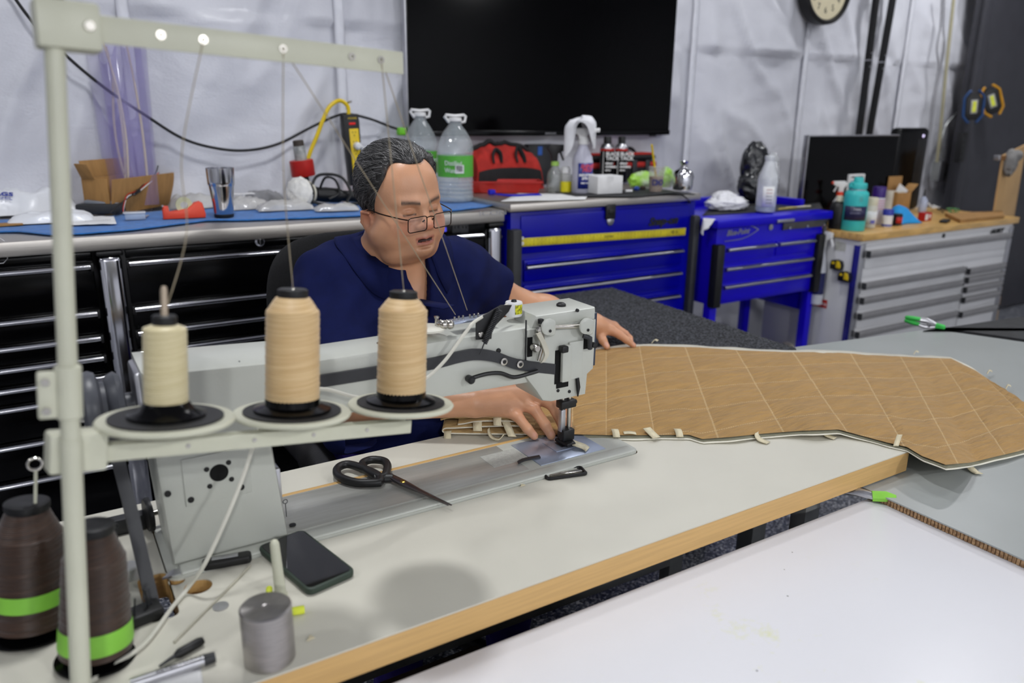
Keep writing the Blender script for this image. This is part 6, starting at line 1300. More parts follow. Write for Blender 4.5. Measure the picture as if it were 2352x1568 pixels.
def cone(c, ax, label, r0, h, m, group, base_r, taper=.97, shoulder=0, brown=False, pin=.05):
    t = thing('thread_cone', label, 'thread cone', c, group); M_ = zto(c, ax); z0 = .012
    obj('spool_base', B(M_).lathe([(.008, 0), (base_r, 0), (base_r, .003), (base_r*.72, .008), (r0*1.0, z0+.006), (r0*.7, z0+.008), (.008, z0+.008)], 40), M_gblack, t)
    zs = [z0+.004+(h*(k/60)) for k in range(61)]; prof = []
    for k, z in enumerate(zs):
        f = k/60; r = r0*(1-(1-taper)*f); r *= 1+.012*math.sin(k*2.3)+.006*math.sin(k*5.1)
        if shoulder and f > 1-shoulder: r = r*(1-.36*((f-1+shoulder)/shoulder))
        prof.append((r, z))
    obj('thread_winding', B(M_).lathe([(.008, z0+.004)]+prof+[(.008, zs[-1]+.001)], 44), m, t)
    obj('core_top', B(M_).lathe([(.006, zs[-1]-.002), (r0*.52, zs[-1]-.002), (r0*.56, zs[-1]+.003), (r0*.56, zs[-1]+.010), (r0*.46, zs[-1]+.012), (.006, zs[-1]+.010)], 28), M_black, t)
    return t, zs[-1]+.012
M_th1 = thread_mat('ivory_thread', (206, 192, 146), (224, 212, 172)); M_th2 = thread_mat('beige_thread', (204, 168, 116), (226, 196, 146)); M_th3 = thread_mat('brown_thread', (44, 28, 18), (66, 43, 28), .8)
tops = []
for i, (c, lab, r0, h, m, sh) in enumerate(((D[0], 'narrow ivory thread cone on the disc nearest the post', .0255, .096, M_th1, .04), (D[1], 'beige thread cone in the middle of the stand', .0365, .140, M_th2, .14), (D[2], 'beige thread cone on the disc nearest the needle', .0370, .140, M_th2, .12))):
    M_ = zto(c, PD)
    obj('cone_disc', B(M_).lathe([(0, -.006), (.030, -.006), (.078, -.0035), (.080, 0), (.078, .0025), (.066, .002), (0, .002)], 56), M_stand, ts)
    obj('disc_pad', B(M_).lathe([(0, .002), (.066, .002), (.066, .0045), (0, .0045)], 48), M_pad, ts)
    obj('disc_hub', B(M_).lathe([(0, -.02), (.008, -.02), (.012, -.006), (0, -.006)], 18), M_stand, ts)
    pin = .160 if i else .150
    obj('cone_pin', B(M_).lathe([(0, 0), (.0042, 0), (.0042, pin+.008), (.003, pin+.013), (0, pin+.014)], 14), mat('pin_beige', (176, 160, 140), .35, .3) if i == 0 else M_nick, ts)
    t, zt_ = cone(c+PD*.005, PD, lab, r0, h, m, 'thread cones on the stand', .052 if i else .045, .97, sh); tops.append(c+PD*(zt_+.006))
# brown cones standing on the table
M_lime = mat('lime_tape', (134, 200, 70), .5, 0, .05, 20)
def brown(px, py, hgt, r0, label, tz0, tz1, lean):
    c = atz(px, py, TZ); ax = Vector(lean); c = Vector((c.x, c.y, TZ+.001)); t, z_ = cone(c, ax, label, r0, hgt, M_th3, 'brown thread cones', r0*1.12, .80, .22); M_ = zto(c, ax)
    obj('green_tape', B(M_).lathe([(r0*(1-.2*tz0)+.0015, .016+hgt*tz0), (r0*(1-.2*tz1)+.0015, .016+hgt*tz1)], 40, caps=False), M_lime, t); return c
cA = brown(74, 1446, .165, .050, 'large dark brown thread cone at the far left edge', .20, .34, (.11, .06, 1))
cB = brown(222, 1512, .165, .045, 'dark brown thread cone right behind the stand post', .06, .24, (.11, .06, 1))
p = aty(80, 1066, cA.y); t = thing('wire_hook', 'thin wire rod with a ring standing in the left brown cone', 'wire hook', (cA.x, cA.y, TZ+.02))
obj('rod', B().rod((cA.x+.006, cA.y, TZ+.03), (p.x, cA.y, p.z-.008), .0022, 8), M_stand, t); obj('ring', B(frame((p.x, cA.y, p.z), EXW, ez=FN)).tube([(.0085*math.cos(a_*math.pi/10), .0085*math.sin(a_*math.pi/10), 0) for a_ in range(20)], .002, 8, closed=True), M_nick, t)
# threads: cone -> eyelet -> machine guide
M_thr = mat('pale_thread', (158, 146, 122), .6)
ev = [Mt @ Vector((h_, -.012, 0)) for h_ in holes]
def thr(pts, lab): tag(obj('sewing_thread', B().tube(bez(pts, 8), .0007, 6), M_thr), lab, 'thread', 'threads running from the stand')
g1, g2 = aty(1046, 722, 1.262), aty(1073, 712, 1.262)
thr([tops[1], tops[1].lerp(ev[2], .5)+Vector((-.006, 0, 0)), ev[2]], 'thread rising from the middle beige cone')
thr([tops[2], tops[2].lerp(ev[4], .5), ev[4]], 'thread rising from the beige cone nearest the needle')
thr([tops[0], tops[0].lerp(ev[1], .3)+Vector((.012, 0, 0)), tops[0].lerp(ev[1], .6)+Vector((-.006, 0, 0)), ev[1]], 'thread rising from the narrow ivory cone')
thr([ev[2], ev[2].lerp(g1, .5), g1], 'thread slanting from the overhead arm down across the man')
thr([ev[4], ev[4].lerp(g2, .5), g2], 'thread falling from the tip of the overhead arm to the machine')

# ================================================================== SMALL THINGS ON THE SEWING TABLE
# phone in green case
qd = [atz(x, y, TZ+.012) for x, y in ((588, 1250), (697, 1218), (820, 1308), (706, 1358))]
ex = ((qd[2]-qd[1])+(qd[3]-qd[0])).normalized(); ey = ((qd[1]-qd[0])+(qd[2]-qd[3])).normalized(); cc_ = sum(qd, Vector())/4
Lp = ((qd[2]-qd[1]).length+(qd[3]-qd[0]).length)/2; Wp = ((qd[1]-qd[0]).length+(qd[2]-qd[3]).length)/2
Mq = frame((cc_.x, cc_.y, TZ), ex, ey=ey); t = thing('mobile_phone', 'black-screened phone in a dark green case on the table', 'phone', (cc_.x, cc_.y, TZ))
obj('case', B(Mq).prism(rrect(-Lp/2, Lp/2, -Wp/2, Wp/2, .012, 6), .0008, .0125, .003), mat('dark_green_case', (44, 58, 48), .5), t)
obj('screen', B(Mq).prism(rrect(-Lp/2+.0045, Lp/2-.0045, -Wp/2+.0045, Wp/2-.0045, .009, 6), .0118, .0131), mat('phone_glass', (8, 8, 10), .06, 0, .05, spec=.6), t)
# ivory spare pin
c = atz(645, 1368, TZ); zt = aty(637, 1237, c.y).z-TZ; tag(obj('ivory_pin', B(zto((c.x, c.y, TZ), (-.03, 0, 1))).lathe([(0, 0), (.0105, 0), (.0105, .004), (.0085, .008), (.0068, zt*.93), (.005, zt*.98), (.002, zt), (0, zt)], 24), M_stand), 'upright ivory plastic pin behind the steel weight', 'pin')
# steel weight
c = atz(604, 1548, TZ); k = mpp(c); c = c+VH*.031; k = mpp(c); r = 57*k; zt = aty(603, 1393, c.y).z-TZ
def steel_turned():
    m = mat('turned_steel', (176, 172, 170), .36, 1, .08, 30, stretch=(1, 1, 14)); p_ = m.node_tree.nodes['Principled BSDF']; p_.inputs['Anisotropic'].default_value = .85; tg = m.node_tree.nodes.new('ShaderNodeTangent'); tg.direction_type = 'RADIAL'; tg.axis = 'Z'; m.node_tree.links.new(tg.outputs[0], p_.inputs['Tangent']); return m
t = thing('steel_weight', 'solid turned steel cylinder weight near the table edge', 'weight', c)
obj('cylinder', B(loc(c.x, c.y, TZ)).lathe([(0, 0), (r-.002, 0), (r, .002), (r, zt-.002), (r-.002, zt), (.005, zt), (.004, zt-.0015), (0, zt-.0015)], 64), steel_turned(), t)
# earplug
c = atz(676, 1403, TZ+.006); tag(obj('foam_earplug', B(zto(c, (1, -.25, 0))).lathe([(0, -.015), (.005, -.015), (.0058, -.010), (.0062, .012), (.0055, .0145), (0, .015)], 18), mat('neon_yellow_foam', (216, 226, 70), .85)), 'neon yellow foam earplug right of the steel weight', 'earplug')
c = atz(618, 1358, TZ+.005); tag(obj('foam_earplug', B(zto(c, (.3, 1, 0))).lathe([(0, -.010), (.0045, -.010), (.005, .008), (0, .010)], 16), MATS['neon_yellow_foam']), 'neon yellow foam scrap left of the ivory pin', 'earplug')
# bodkin, pen, paper
a, c, d = atz(366, 1530, TZ+.004), atz(402, 1506, TZ+.006), atz(466, 1470, TZ+.007); t = thing('seam_awl', 'short black awl lying left of the steel weight', 'awl', c)
obj('shaft', B().tube([a, c], [.0018, .003], 10), M_dark, t); obj('grip', B().tube([c, c.lerp(d, .15), c.lerp(d, .85), d], [.004, .0068, .0068, .005], 14), M_black, t)
a, c = atz(300, 1572, TZ+.008), atz(494, 1508, TZ+.008); Mq = frame(a, (c-a), ez=(0, 0, 1)); Lq = (c-a).length; t = thing('marker_pen', 'silver marking pen with printed barrel at bottom left', 'pen', (a+c)/2)
obj('barrel', B().rod(a, a.lerp(c, .86), .0075, 16), M_dchrome, t); obj('cap', B().tube([a.lerp(c, .86), c], [.0082, .0070], 16), M_dark, t); text('barrel_print', 'SILVER MARKER', .009, Mq @ Matrix.Translation((.03, -.0035, .0072)), M_ink, t, ext=.0003)
pp = [atz(250, 1600, TZ), atz(470, 1600, TZ), atz(462, 1536, TZ), atz(330, 1556, TZ)]; sheet('note_paper', 'off-white paper scrap under the silver pen', 'paper', pp, TZ+.0012, M_paper, .0006, .0004)
# folding knife behind the holes
a, c, d = atz(405, 1314, TZ+.004), atz(465, 1300, TZ+.005), atz(578, 1280, TZ+.007); t = thing('utility_knife', 'folding utility knife with black handle at the foot of machine', 'knife', c); Mk = frame(c, (d-c), ez=(0, 0, 1)); Lk = (d-c).length
obj('handle', B(Mk).prism(rrect(0, Lk, -.012, .011, .007), -.004, .009, .003), M_black, t); Mk2 = frame(c, (c-a), ez=(0, 0, 1)); obj('blade', B(Mk2).prism([(-.06, -.009), (.01, -.009), (.01, .009), (-.045, .009)], -.002, .001), M_dchrome, t); obj('handle_inlay', B(Mk).box(.015, Lk-.02, -.004, .006, .009, .0102, .001), M_dchrome, t)
c = atz(303, 1332, TZ); tag(obj('bottle_cap', B(loc(c.x, c.y+.01, TZ)).lathe([(0, 0), (.014, 0), (.015, .002), (.015, .02), (.013, .022), (0, .022)], 28), M_white), 'round white plastic cap beside the drive belt', 'cap')
c = atz(325, 1435, TZ); t = thing('magnet_block', 'black block bristling with pins behind the brown cone', 'pin block', c); obj('block', B(loc(c.x, c.y+.01, TZ, .2)).box(-.03, .03, -.015, .018, 0, .018, .003), M_black, t)
for k in range(9): rn = random.Random(k); x_, y_ = c.x+rn.uniform(-.02, .02), c.y+.01+rn.uniform(-.008, .01); obj('pin', B().rod((x_, y_, TZ+.017), (x_+rn.uniform(-.012, .012), y_+rn.uniform(-.01, .01), TZ+.042+rn.uniform(0, .01)), .0011, 6), M_dark, t)
c = atz(507, 1393, TZ); tag(obj('steel_disc', B(loc(c.x, c.y, TZ)).lathe([(0, 0), (.0115, 0), (.0115, .0016), (0, .002)], 24), M_dchrome), 'small round steel plug set in the tabletop', 'plug')
# buckle
a, c = atz(1252, 1092, TZ+.003), atz(1340, 1080, TZ+.003); Mq = frame((a+c)/2, (c-a), ez=(0, 0, 1)); t = thing('slide_buckle', 'black slide buckle with a steel bar on the table', 'buckle', (a+c)/2); Lq = (c-a).length/2
obj('frame', B(Mq).tube([(x, y, 0) for x, y in rrect(-Lq, Lq, -.016, .016, .006)], .0038, 8, closed=True), M_black, t); obj('bar', B(Mq).box(-Lq+.008, Lq-.004, -.006, .006, -.002, .002, .001), M_nick, t)
# scissors: crossing the bed
zS = BT+.009
pv = atz(925, 1108, zS); tip = atz(1034, 1160, zS-.001); M_scb = mat('scissor_steel', (120, 116, 116), .28, 1, .06)
t = thing('scissors', 'large black-handled fabric scissors lying across the machine bed', 'scissors', pv)
dd = (tip-pv).normalized(); nn_ = Vector((-dd.y, dd.x, 0)); back = pv-dd*.048
for k, s_ in enumerate((1, -1)):
    Ms_ = frame(pv, dd, ez=(0, 0, 1)); Lb = (tip-pv).length
    obj('blade', B(Ms_ @ Matrix.Rotation(-.035*s_, 4, 'Z')).prism([(-.055, -.006), (-.02, -.0085), (.0, -.009), (Lb, -.0004 if s_ > 0 else -.002), (Lb, .0006), (.0, .008), (-.055, .006)], .0002 if s_ > 0 else -.0026, .0026 if s_ > 0 else -.0002, .0006), M_scb, t)
obj('pivot_screw', B(loc(pv.x, pv.y, zS+.0026)).lathe([(0, 0), (.0055, 0), (.0045, .002), (0, .002)], 16), mat('brass', (190, 160, 80), .25, 1), t)
def loop(pxs, rad, nm):
    pts = [atz(x, y, zS+.001) for x, y in pxs]; obj(nm, B().tube(bez(pts+[pts[0]], 6)[:-1], rad, 10, closed=True), M_black, t)
loop(((872, 1108), (820, 1108), (780, 1095), (775, 1076), (800, 1066), (845, 1080), (872, 1095)), .0085, 'finger_loop')
loop(((885, 1092), (890, 1070), (880, 1058), (850, 1056), (832, 1066), (845, 1082), (872, 1096)), .0085, 'thumb_loop')
obj('handle_neck', B().tube([atz(860, 1098, zS), pv-dd*.03], [.010, .009], 12, flat=(1, .55)), M_black, t)
# fabric scraps
M_scrap = mat('cream_scrap', (212, 202, 172), .85, 0, .06, 60, bump=.4, bs=300)
def strip(name, label, pts, wv, th=.0012, group=None, m=None): return tag(obj(name, B().ribbon(bez([Vector(p_) for p_ in pts], 6), wv, th), m or M_scrap, ang=2), label, 'fabric scrap', group)
a = atz(600, 1143, BT+.003); c = atz(622, 1128, BT+.004)
strip('fabric_scrap', 'curled cream fabric scrap by the machine pillar', [a, atz(625, 1142, BT+.003), c+Vector((.004, 0, .008)), c+Vector((-.004, .004, .018))], (.003, .008, .003))
for k, (px, py, lab) in enumerate(((1199, 1114, 'tiny cream fabric scrap on the table below the buckle'), (712, 1465, 'tiny tan fabric scrap right of the steel weight'))):
    a = atz(px, py, TZ+.001); tag(obj('tiny_scrap', B(loc(a.x, a.y, TZ+.0008)).prism([(-.006, -.004), (.006, -.003), (.002, .006)], 0, .0012), M_scrap), lab, 'fabric scrap')
for k, (px, py, lab) in enumerate(((658, 1150, 'small pin with looped head standing on the machine bed'), (272, 1208, 'small looped pin by the bobbin winder'))):
    a = atz(px, py+36, BT+.004); t = thing('loop_pin', lab, 'pin', a); obj('stem', B().rod(a, (a.x, a.y, a.z+.026), .0007, 6), M_dark, t); obj('eye', B(frame((a.x, a.y, a.z+.03), EXW, ez=FN)).tube([(.004*math.cos(q_*math.pi/6), .004*math.sin(q_*math.pi/6), 0) for q_ in range(12)], .0007, 6, closed=True), M_dark, t)
# ---- green spring clamps on the grey board
def clamp(p0, d, label, s=1.0):
    t = thing('spring_clamp', label, 'spring clamp', p0, 'green spring clamps'); Mc_ = frame(p0, d, ez=(0, 0, 1))
    for s_ in (1, -1):
        obj('jaw_arm', B(Mc_ @ Matrix.Rotation(.16*s_, 4, 'X') if False else Mc_).tube([(-.05*s, 0, .008*s_), (-.012*s, 0, .012*s_), (.01*s, 0, .009*s_), (.04*s, 0, -.002*s_+.002)], [.006*s, .008*s, .007*s, .005*s], 8, flat=(1.3, .6)), M_dchrome, t)
        obj('grip', B(Mc_).tube([(-.032*s, 0, .010*s_), (-.06*s, 0, .008*s_), (-.08*s, 0, .006*s_), (-.086*s, 0, .006*s_)], [.008*s, .0085*s, .008*s, .004*s], 10), mat('green_vinyl', (60, 190, 80), .45), t)
        obj('pad', B(Mc_).tube([(.024*s, 0, -.001+.004*s_), (.052*s, 0, .002*s_), (.056*s, 0, .002*s_)], [.0075*s, .0075*s, .004*s], 10), MATS['green_vinyl'], t)
    obj('pivot', B(Mc_ @ Matrix.Rotation(math.pi/2, 4, 'X')).cyl(.005*s, -.012*s, .012*s, 14), M_dchrome, t)
a, c = atz(2170, 752, GZ+.012), atz(2085, 733, GZ+.02); clamp(a.lerp(c, .42), (a-c), 'green-tipped spring clamp at the far corner of grey board', 1.0)
t = thing('taped_clamp', 'steel clamp jaw wrapped in lime tape between the tables', 'clamp', atz(2025, 1145, GZ)); a, c = atz(1935, 1128, WZ+.010), atz(2012, 1140, WZ+.012)
obj('jaw', B().tube([a, a.lerp(c, .5)+Vector((0, 0, .004)), c], [.006, .010, .009], 12, flat=(1, .6)), M_dchrome, t)
e = atz(2056, 1146, WZ+.012); obj('lime_wrap', B().tube([c-(e-c)*.2, c.lerp(e, .5)+Vector((0, 0, .003)), e], [.0125, .0125, .010], 8, flat=(1, .75)), M_lime, t)
# ================================================================== QUILT
def interp(xs, ys, x):
    if x <= xs[0]: return ys[0]+(ys[1]-ys[0])*(x-xs[0])/(xs[1]-xs[0])
    for a, b_, c, d in zip(xs, xs[1:], ys, ys[1:]):
        if x <= b_: return c+(d-c)*(x-a)/(b_-a)
    return ys[-1]+(ys[-1]-ys[-2])*(x-xs[-1])/(xs[-1]-xs[-2])
LOX = [1215, 1318, 1398, 1501, 1582, 1613, 1680, 1747, 1837, 1926, 1971, 2038, 2083, 2118, 2172, 2230, 2284, 2352, 2480]
LOY = [1000, 997, 999, 999, 998, 1008, 1003, 996, 989, 986, 998, 1016, 1026, 1047, 1067, 1062, 1049, 1033, 1005]
UPX = [1190, 1250, 1330, 1390, 1430, 1480, 1600, 1700, 1800, 1900, 2000, 2100, 2185, 2240, 2290, 2352, 2450]
UPY = [868, 838, 806, 800, 797, 794, 797, 804, 808, 808, 814, 820, 823, 850, 884, 925, 1000]
KL = [1215, 1320, 1400, 1520, 1680, 1837, 1990, 2120, 2250, 2352, 2470]; KU = [1200, 1320, 1400, 1480, 1595, 1720, 1860, 2000, 2110, 2195, 2300]
def q_base(x, y):
    z = .7835
    if x > 1.57: f = min(1, (x-1.57)/.16); f = f*f*(3-2*f); z = .7835*(1-f)+.7345*f
    return z
def sst(a, b_, x): t = max(0, min(1, (x-a)/(b_-a))); return t*t*(3-2*t)
def quilt_pt(u, v, dz=0, ext=0):
    k = u*(len(KL)-1); i = min(int(k), len(KL)-2); f = k-i
    lx = KL[i]+(KL[i+1]-KL[i])*f; ux = KU[i]+(KU[i+1]-KU[i])*f
    ly, uy = interp(LOX, LOY, lx), interp(UPX, UPY, ux)
    def hump(vv):        # the front edge lifts off the table in waves
        e = max(0, 1-vv*3.2)
        return e*(.012*math.exp(-((lx-1880)/70)**2)+.006*math.exp(-((lx-2290)/60)**2)+.004*math.exp(-((lx-1700)/45)**2))
    a = Vector(atz(lx, ly, .79)); z = .79
    for _ in range(3): z = q_base(a.x, a.y)+.006+hump(0); a = atz(lx, ly, z)
    c = Vector(atz(ux, uy, .79))
    zu = .788+(.7345-.788)*sst(1800, 2040, ux); z2 = zu+.006; c = atz(ux, uy, z2)
    p = a.lerp(c, v)
    zz = max(q_base(p.x, p.y), (z-.006-hump(0))*(1-v)+zu*v)+.006+hump(v)
    A_, B_ = u*10.5, v*5.0-u*3.4
    pf = (abs(math.sin(math.pi*A_))*abs(math.sin(math.pi*B_)))**.45
    wr = noise.noise(Vector((p.x*9-p.y*4, p.y*26+p.x*7, 0)))*.5+noise.noise(Vector((p.x*20-p.y*9, p.y*60+p.x*12, 4)))*.35
    edge = min(1, min(v, 1-v)*9)
    zz += edge*(.0060*pf+.0062*wr*(.35+.65*pf))+.006*sst(.3, .8, v)*max(0, noise.noise(Vector((u*5, v*2.5, 1))))
    return Vector((p.x, p.y, zz+dz))
def quilt_mat():
    m = mat('tan_quilt', (164, 127, 70), .72, 0, .06, 14, bump=.85, bs=22, bd=.007, sheen=.1, stretch=(1, 4.5, 1)); nt = m.node_tree; N = nt.nodes; L = nt.links; p = N['Principled BSDF']
    base = p.inputs['Base Color'].links[0].from_socket; uv = N.new('ShaderNodeUVMap'); uv.uv_map = 'stitch'; sp = N.new('ShaderNodeSeparateXYZ'); L.new(uv.outputs[0], sp.inputs[0])
    def line(sock, wdt, off=0):
        fr = N.new('ShaderNodeMath'); fr.operation = 'PINGPONG'; fr.inputs[1].default_value = .5; L.new(sock, fr.inputs[0])
        lt = N.new('ShaderNodeMath'); lt.operation = 'LESS_THAN'; lt.inputs[1].default_value = wdt; L.new(fr.outputs[0], lt.inputs[0]); return lt.outputs[0]
    a = line(sp.outputs[0], .014); b_ = line(sp.outputs[1], .016)
    # dashes along the second family
    sc = N.new('ShaderNodeMath'); sc.operation = 'MULTIPLY'; sc.inputs[1].default_value = 26; L.new(sp.outputs[0], sc.inputs[0]); fr = N.new('ShaderNodeMath'); fr.operation = 'FRACT'; L.new(sc.outputs[0], fr.inputs[0]); gt = N.new('ShaderNodeMath'); gt.operation = 'GREATER_THAN'; gt.inputs[1].default_value = .35; L.new(fr.outputs[0], gt.inputs[0])
    mb = N.new('ShaderNodeMath'); mb.operation = 'MULTIPLY'; L.new(b_, mb.inputs[0]); L.new(gt.outputs[0], mb.inputs[1]); mb2 = N.new('ShaderNodeMath'); mb2.operation = 'MULTIPLY'; mb2.inputs[1].default_value = .35; L.new(mb.outputs[0], mb2.inputs[0])
    ma = N.new('ShaderNodeMath'); ma.operation = 'MULTIPLY'; ma.inputs[1].default_value = .32; L.new(a, ma.inputs[0])
    mx = N.new('ShaderNodeMath'); mx.operation = 'MAXIMUM'; L.new(ma.outputs[0], mx.inputs[0]); L.new(mb2.outputs[0], mx.inputs[1])
    mix = N.new('ShaderNodeMixRGB'); L.new(mx.outputs[0], mix.inputs[0]); L.new(base, mix.inputs[1]); mix.inputs[2].default_value = (*lin((220, 196, 150)), 1); L.new(mix.outputs[0], p.inputs['Base Color']); return m
M_quilt = quilt_mat(); M_felt = mat('white_felt', (226, 222, 206), .9, 0, .03, 60, bump=.4, bs=200); M_back = mat('grey_green_backing', (126, 124, 104), .9, 0, .06, 60)
qt = thing('quilted_panel', 'long tan quilted panel being sewn, spread across the tables', 'quilt', quilt_pt(.5, .5))
NU, NV = 300, 96
bm = bmesh.new(); uvl = bm.loops.layers.uv.new('stitch'); G = [[bm.verts.new(quilt_pt(i/NU, j/NV)) for j in range(NV+1)] for i in range(NU+1)]
for i in range(NU):
    for j in range(NV):
        f = bm.faces.new((G[i][j], G[i+1][j], G[i+1][j+1], G[i][j+1]))
        for lp, (a, c) in zip(f.loops, ((i, j), (i+1, j), (i+1, j+1), (i, j+1))): lp[uvl].uv = (a/NU*10.5+40, c/NV*5.0-a/NU*3.4+40)
b = B(); b.bm.free(); b.bm = bm; obj('top_fabric', b, M_quilt, qt, ang=3)
def under(u, v, dv, dz):
    vv = v; p = quilt_pt(u, max(0, min(1, v)))
    q0 = quilt_pt(u, .5); d = (quilt_pt(u, 0)-q0); d.z = 0; d.normalize()
    e = 1 if v < .5 else -1; amt = dv*(1 if v < .06 else (2.8 if v > .97 else 0))*(1+.5*noise.noise(Vector((u*22, v*3, dv*90))))
    return p+d*e*amt+Vector((0, 0, dz if v < .94 else -.0012))
obj('backing', B().grid(lambda u, v: under(u, v, .006, -.0042), 200, 24, .0012), M_back, qt, ang=3)
obj('batting', B().grid(lambda u, v: under(u, v, .010, -.0062), 200, 24, .0016), M_felt, qt, ang=3)
# folded end of the quilt in front of the man
fe = Vector((.85, -.53, 0)).normalized(); fwv = Vector((.53, .85, 0)); fo = Vector((.728, 1.478, .7835))
prof = [(.235, .0035), (.12, .0035), (.03, .0035), (.006, .005), (.0, .010), (.006, .0155), (.03, .017), (.09, .021), (.15, .024), (.19, .0235), (.202, .028), (.19, .0325), (.14, .036), (.08, .034), (.05, .028), (.035, .026)]
pts = [fo+fe*x+Vector((0, 0, z)) for x, z in prof]
def fold(off, wd, m, nm, th):
    pp = bez([p_+fwv*(wd/2+off) for p_ in pts], 5); obj(nm, B().ribbon(pp, fwv*wd, th), m, qt, ang=2)
fold(.0, .085, M_quilt, 'folded_end', .0035); fold(-.004, .085, M_felt, 'folded_lining', .0016)
def topfold(u, v):
    x = -.004+.215*u; d = -.006+.13*v; z = .022+.026*math.sin(math.pi*min(1, .18+u*.75))**.7+.006*noise.noise(Vector((u*5, v*4, 3)))-.012*v*v
    return fo+fe*x+fwv*d+Vector((0, 0, z))
obj('folded_top', B().grid(topfold, 30, 14, .003), M_quilt, qt, ang=3)
# cream loop tabs
def tab(p0, pts, wv, m=None):
    obj('loop_tab', B().ribbon(bez([Vector(p0)+Vector(q) for q in pts], 5), wv, .0016), m or M_scrap, qt, ang=2)
X_, Y_ = Vector((.85, -.53, 0)), Vector((.53, .85, 0))
def V(a, d, z): return X_*a+Y_*d+Vector((0, 0, z))
def edge(px, z=.786): return atz(px, interp(LOX, LOY, px), z)
for px, kind in ((1412, 0), (1446, 3), (1490, 1), (1556, 0), (1735, 2), (1886, 2), (2064, 4)):
    e = edge(px); e.z = q_base(e.x, e.y)+.006+(.011 if 1800 < px < 1950 else 0)
    if kind == 0: tab(e, [V(0, .012, .006), V(0, .0, .009), V(.001, -.010, .006), V(.002, -.018, -.001)], X_*.016)
    elif kind == 1: tab(e, [V(-.004, .010, .010), V(0, .0, .008), V(.008, -.012, .003), V(.014, -.022, 0)], X_*.018+Y_*.008)
    elif kind == 2: e.z = TZ+.012; tab(e, [V(.0, -.008, .002), V(-.003, -.018, .0), V(.002, -.030, -.006), V(.018, -.040, -.009)], X_*.012+Y_*.012)
    elif kind == 3: tab(e, [V(-.014, .0, .002), V(0, -.002, .004), V(.014, -.002, .002)], Y_*.014)
    else: tab(e, [V(-.012, -.012, .0), V(-.004, .0, .008), V(.004, .010, .018)], X_*.012)
e = atz(2238, 1082, GZ+.004); tab(e, [V(-.006, .022, .006), V(-.003, .008, .003), V(.0, -.002, .0), V(.004, -.012, .0)], X_*.017)
for px, py in ((2275, 858), (2318, 892), (1505, 787), (2106, 813)):
    e = atz(px, py, GZ+.012 if px > 1800 else .796); tab(e, [V(-.010, .0, .0), V(.0, .008, .008), V(.010, .010, .004)], X_*.006+Y_*.012)
for off, dz, lean, wd in ((.012, .002, 0, .016), (.080, .026, 0, .020), (.105, .018, 1, .014), (.125, .040, 0, .018), (.150, .026, 2, .018), (.185, .03, 3, .014)):
    p0 = fo+fe*off+Vector((0, 0, dz))+fwv*-.004
    if lean == 0: tab(p0, [V(0, .012, .004), V(0, .0, .006), V(.0, -.008, .0), V(.001, -.012, -.010)], X_*wd)
    elif lean == 1: tab(p0, [V(0, .0, .0), V(.002, -.012, -.006), V(.010, -.02, -.014), V(.026, -.026, -.014), V(.036, -.022, -.004)], X_*.004+Y_*.012)
    elif lean == 2: tab(p0, [V(-.008, .004, .012), V(-.002, -.006, .002), V(.006, -.016, -.014), V(.010, -.022, -.018)], X_*wd)
    else: tab(p0, [V(-.006, .004, .008), V(.004, -.004, .0), V(.012, -.012, -.010)], X_*wd+Y_*.004)
# strip under the presser foot
nb = Vector((NX+.012, NY-.014, BT+.006)); tab(nb, [V(-.018, .012, .004), V(-.004, .0, .004), V(.010, -.012, .004), V(.022, -.016, .001), V(.030, -.026, -.001)], X_*.010+Y_*.022, mat('crumpled_cream', (216, 208, 180), .85, 0, .08, 90, bump=.6, bs=200))

# ================================================================== OFFICE CHAIR
M_mesh = mat('black_upholstery', (20, 20, 22), .9, 0, .15, 200, bump=.5, bs=600)
M_lea = mat('black_leather', (16, 15, 15), .28, 0, .1, 30, bump=.15, bs=200)
chx, chy = .765, 2.02
oc = thing('office_chair', 'black upholstered office chair the man sits on', 'chair', (chx, chy-.12, 0))
topc = aty(705, 536, 2.06); zb0, zb1 = .62, topc.z
xl_ = aty(600, 720, 2.03).x
def backr(u, v):
    a = 2*math.pi*u; n = 4.2
    cu = math.copysign(abs(math.cos(a))**(2/n), math.cos(a)); su = math.copysign(abs(math.sin(a))**(2/n), math.sin(a))
    hw = (chx-xl_)+.0; cx, cz = chx+.005, (zb0+zb1)/2; rr_ = 1-(1-abs(2*v-1))*0
    t = 2*v-1; k = math.sqrt(max(0, 1-abs(t)**3)); bulge = .035*k*(1 if t < 0 else 1)
    s_ = math.cos(math.pi*v)
    sc_ = abs(math.sin(math.pi*v))**.45
    x = cx+hw*cu*sc_; z = cz+(zb1-zb0)/2*su*sc_; y = chy+.03-.028*s_-.10*((x-cx)/hw)**2*.6+.04*((z-cz)/.3)**2*.4
    return (x, y, z)
b = B(); b.grid(backr, 56, 20); bmesh.ops.remove_doubles(b.bm, verts=b.bm.verts, dist=.0005); obj('backrest', b, M_mesh, oc, ang=3)
obj('seat', B().box(chx-.25, chx+.25, chy-.52, chy-.02, .43, .515, .04, 4), M_mesh, oc)
obj('back_bracket', B().tube([(chx, chy-.1, .42), (chx, chy+.09, .42), (chx, chy+.10, .55), (chx, chy+.07, .8)], .025, 10, flat=(1.6, .6)), M_black, oc)
obj('gas_column', B(loc(chx, chy-.26, 0)).lathe([(0, .07), (.03, .07), (.03, .25), (.02, .26), (.02, .43), (0, .43)], 20), M_black, oc)
ap = aty(770, 1035, 1.60)
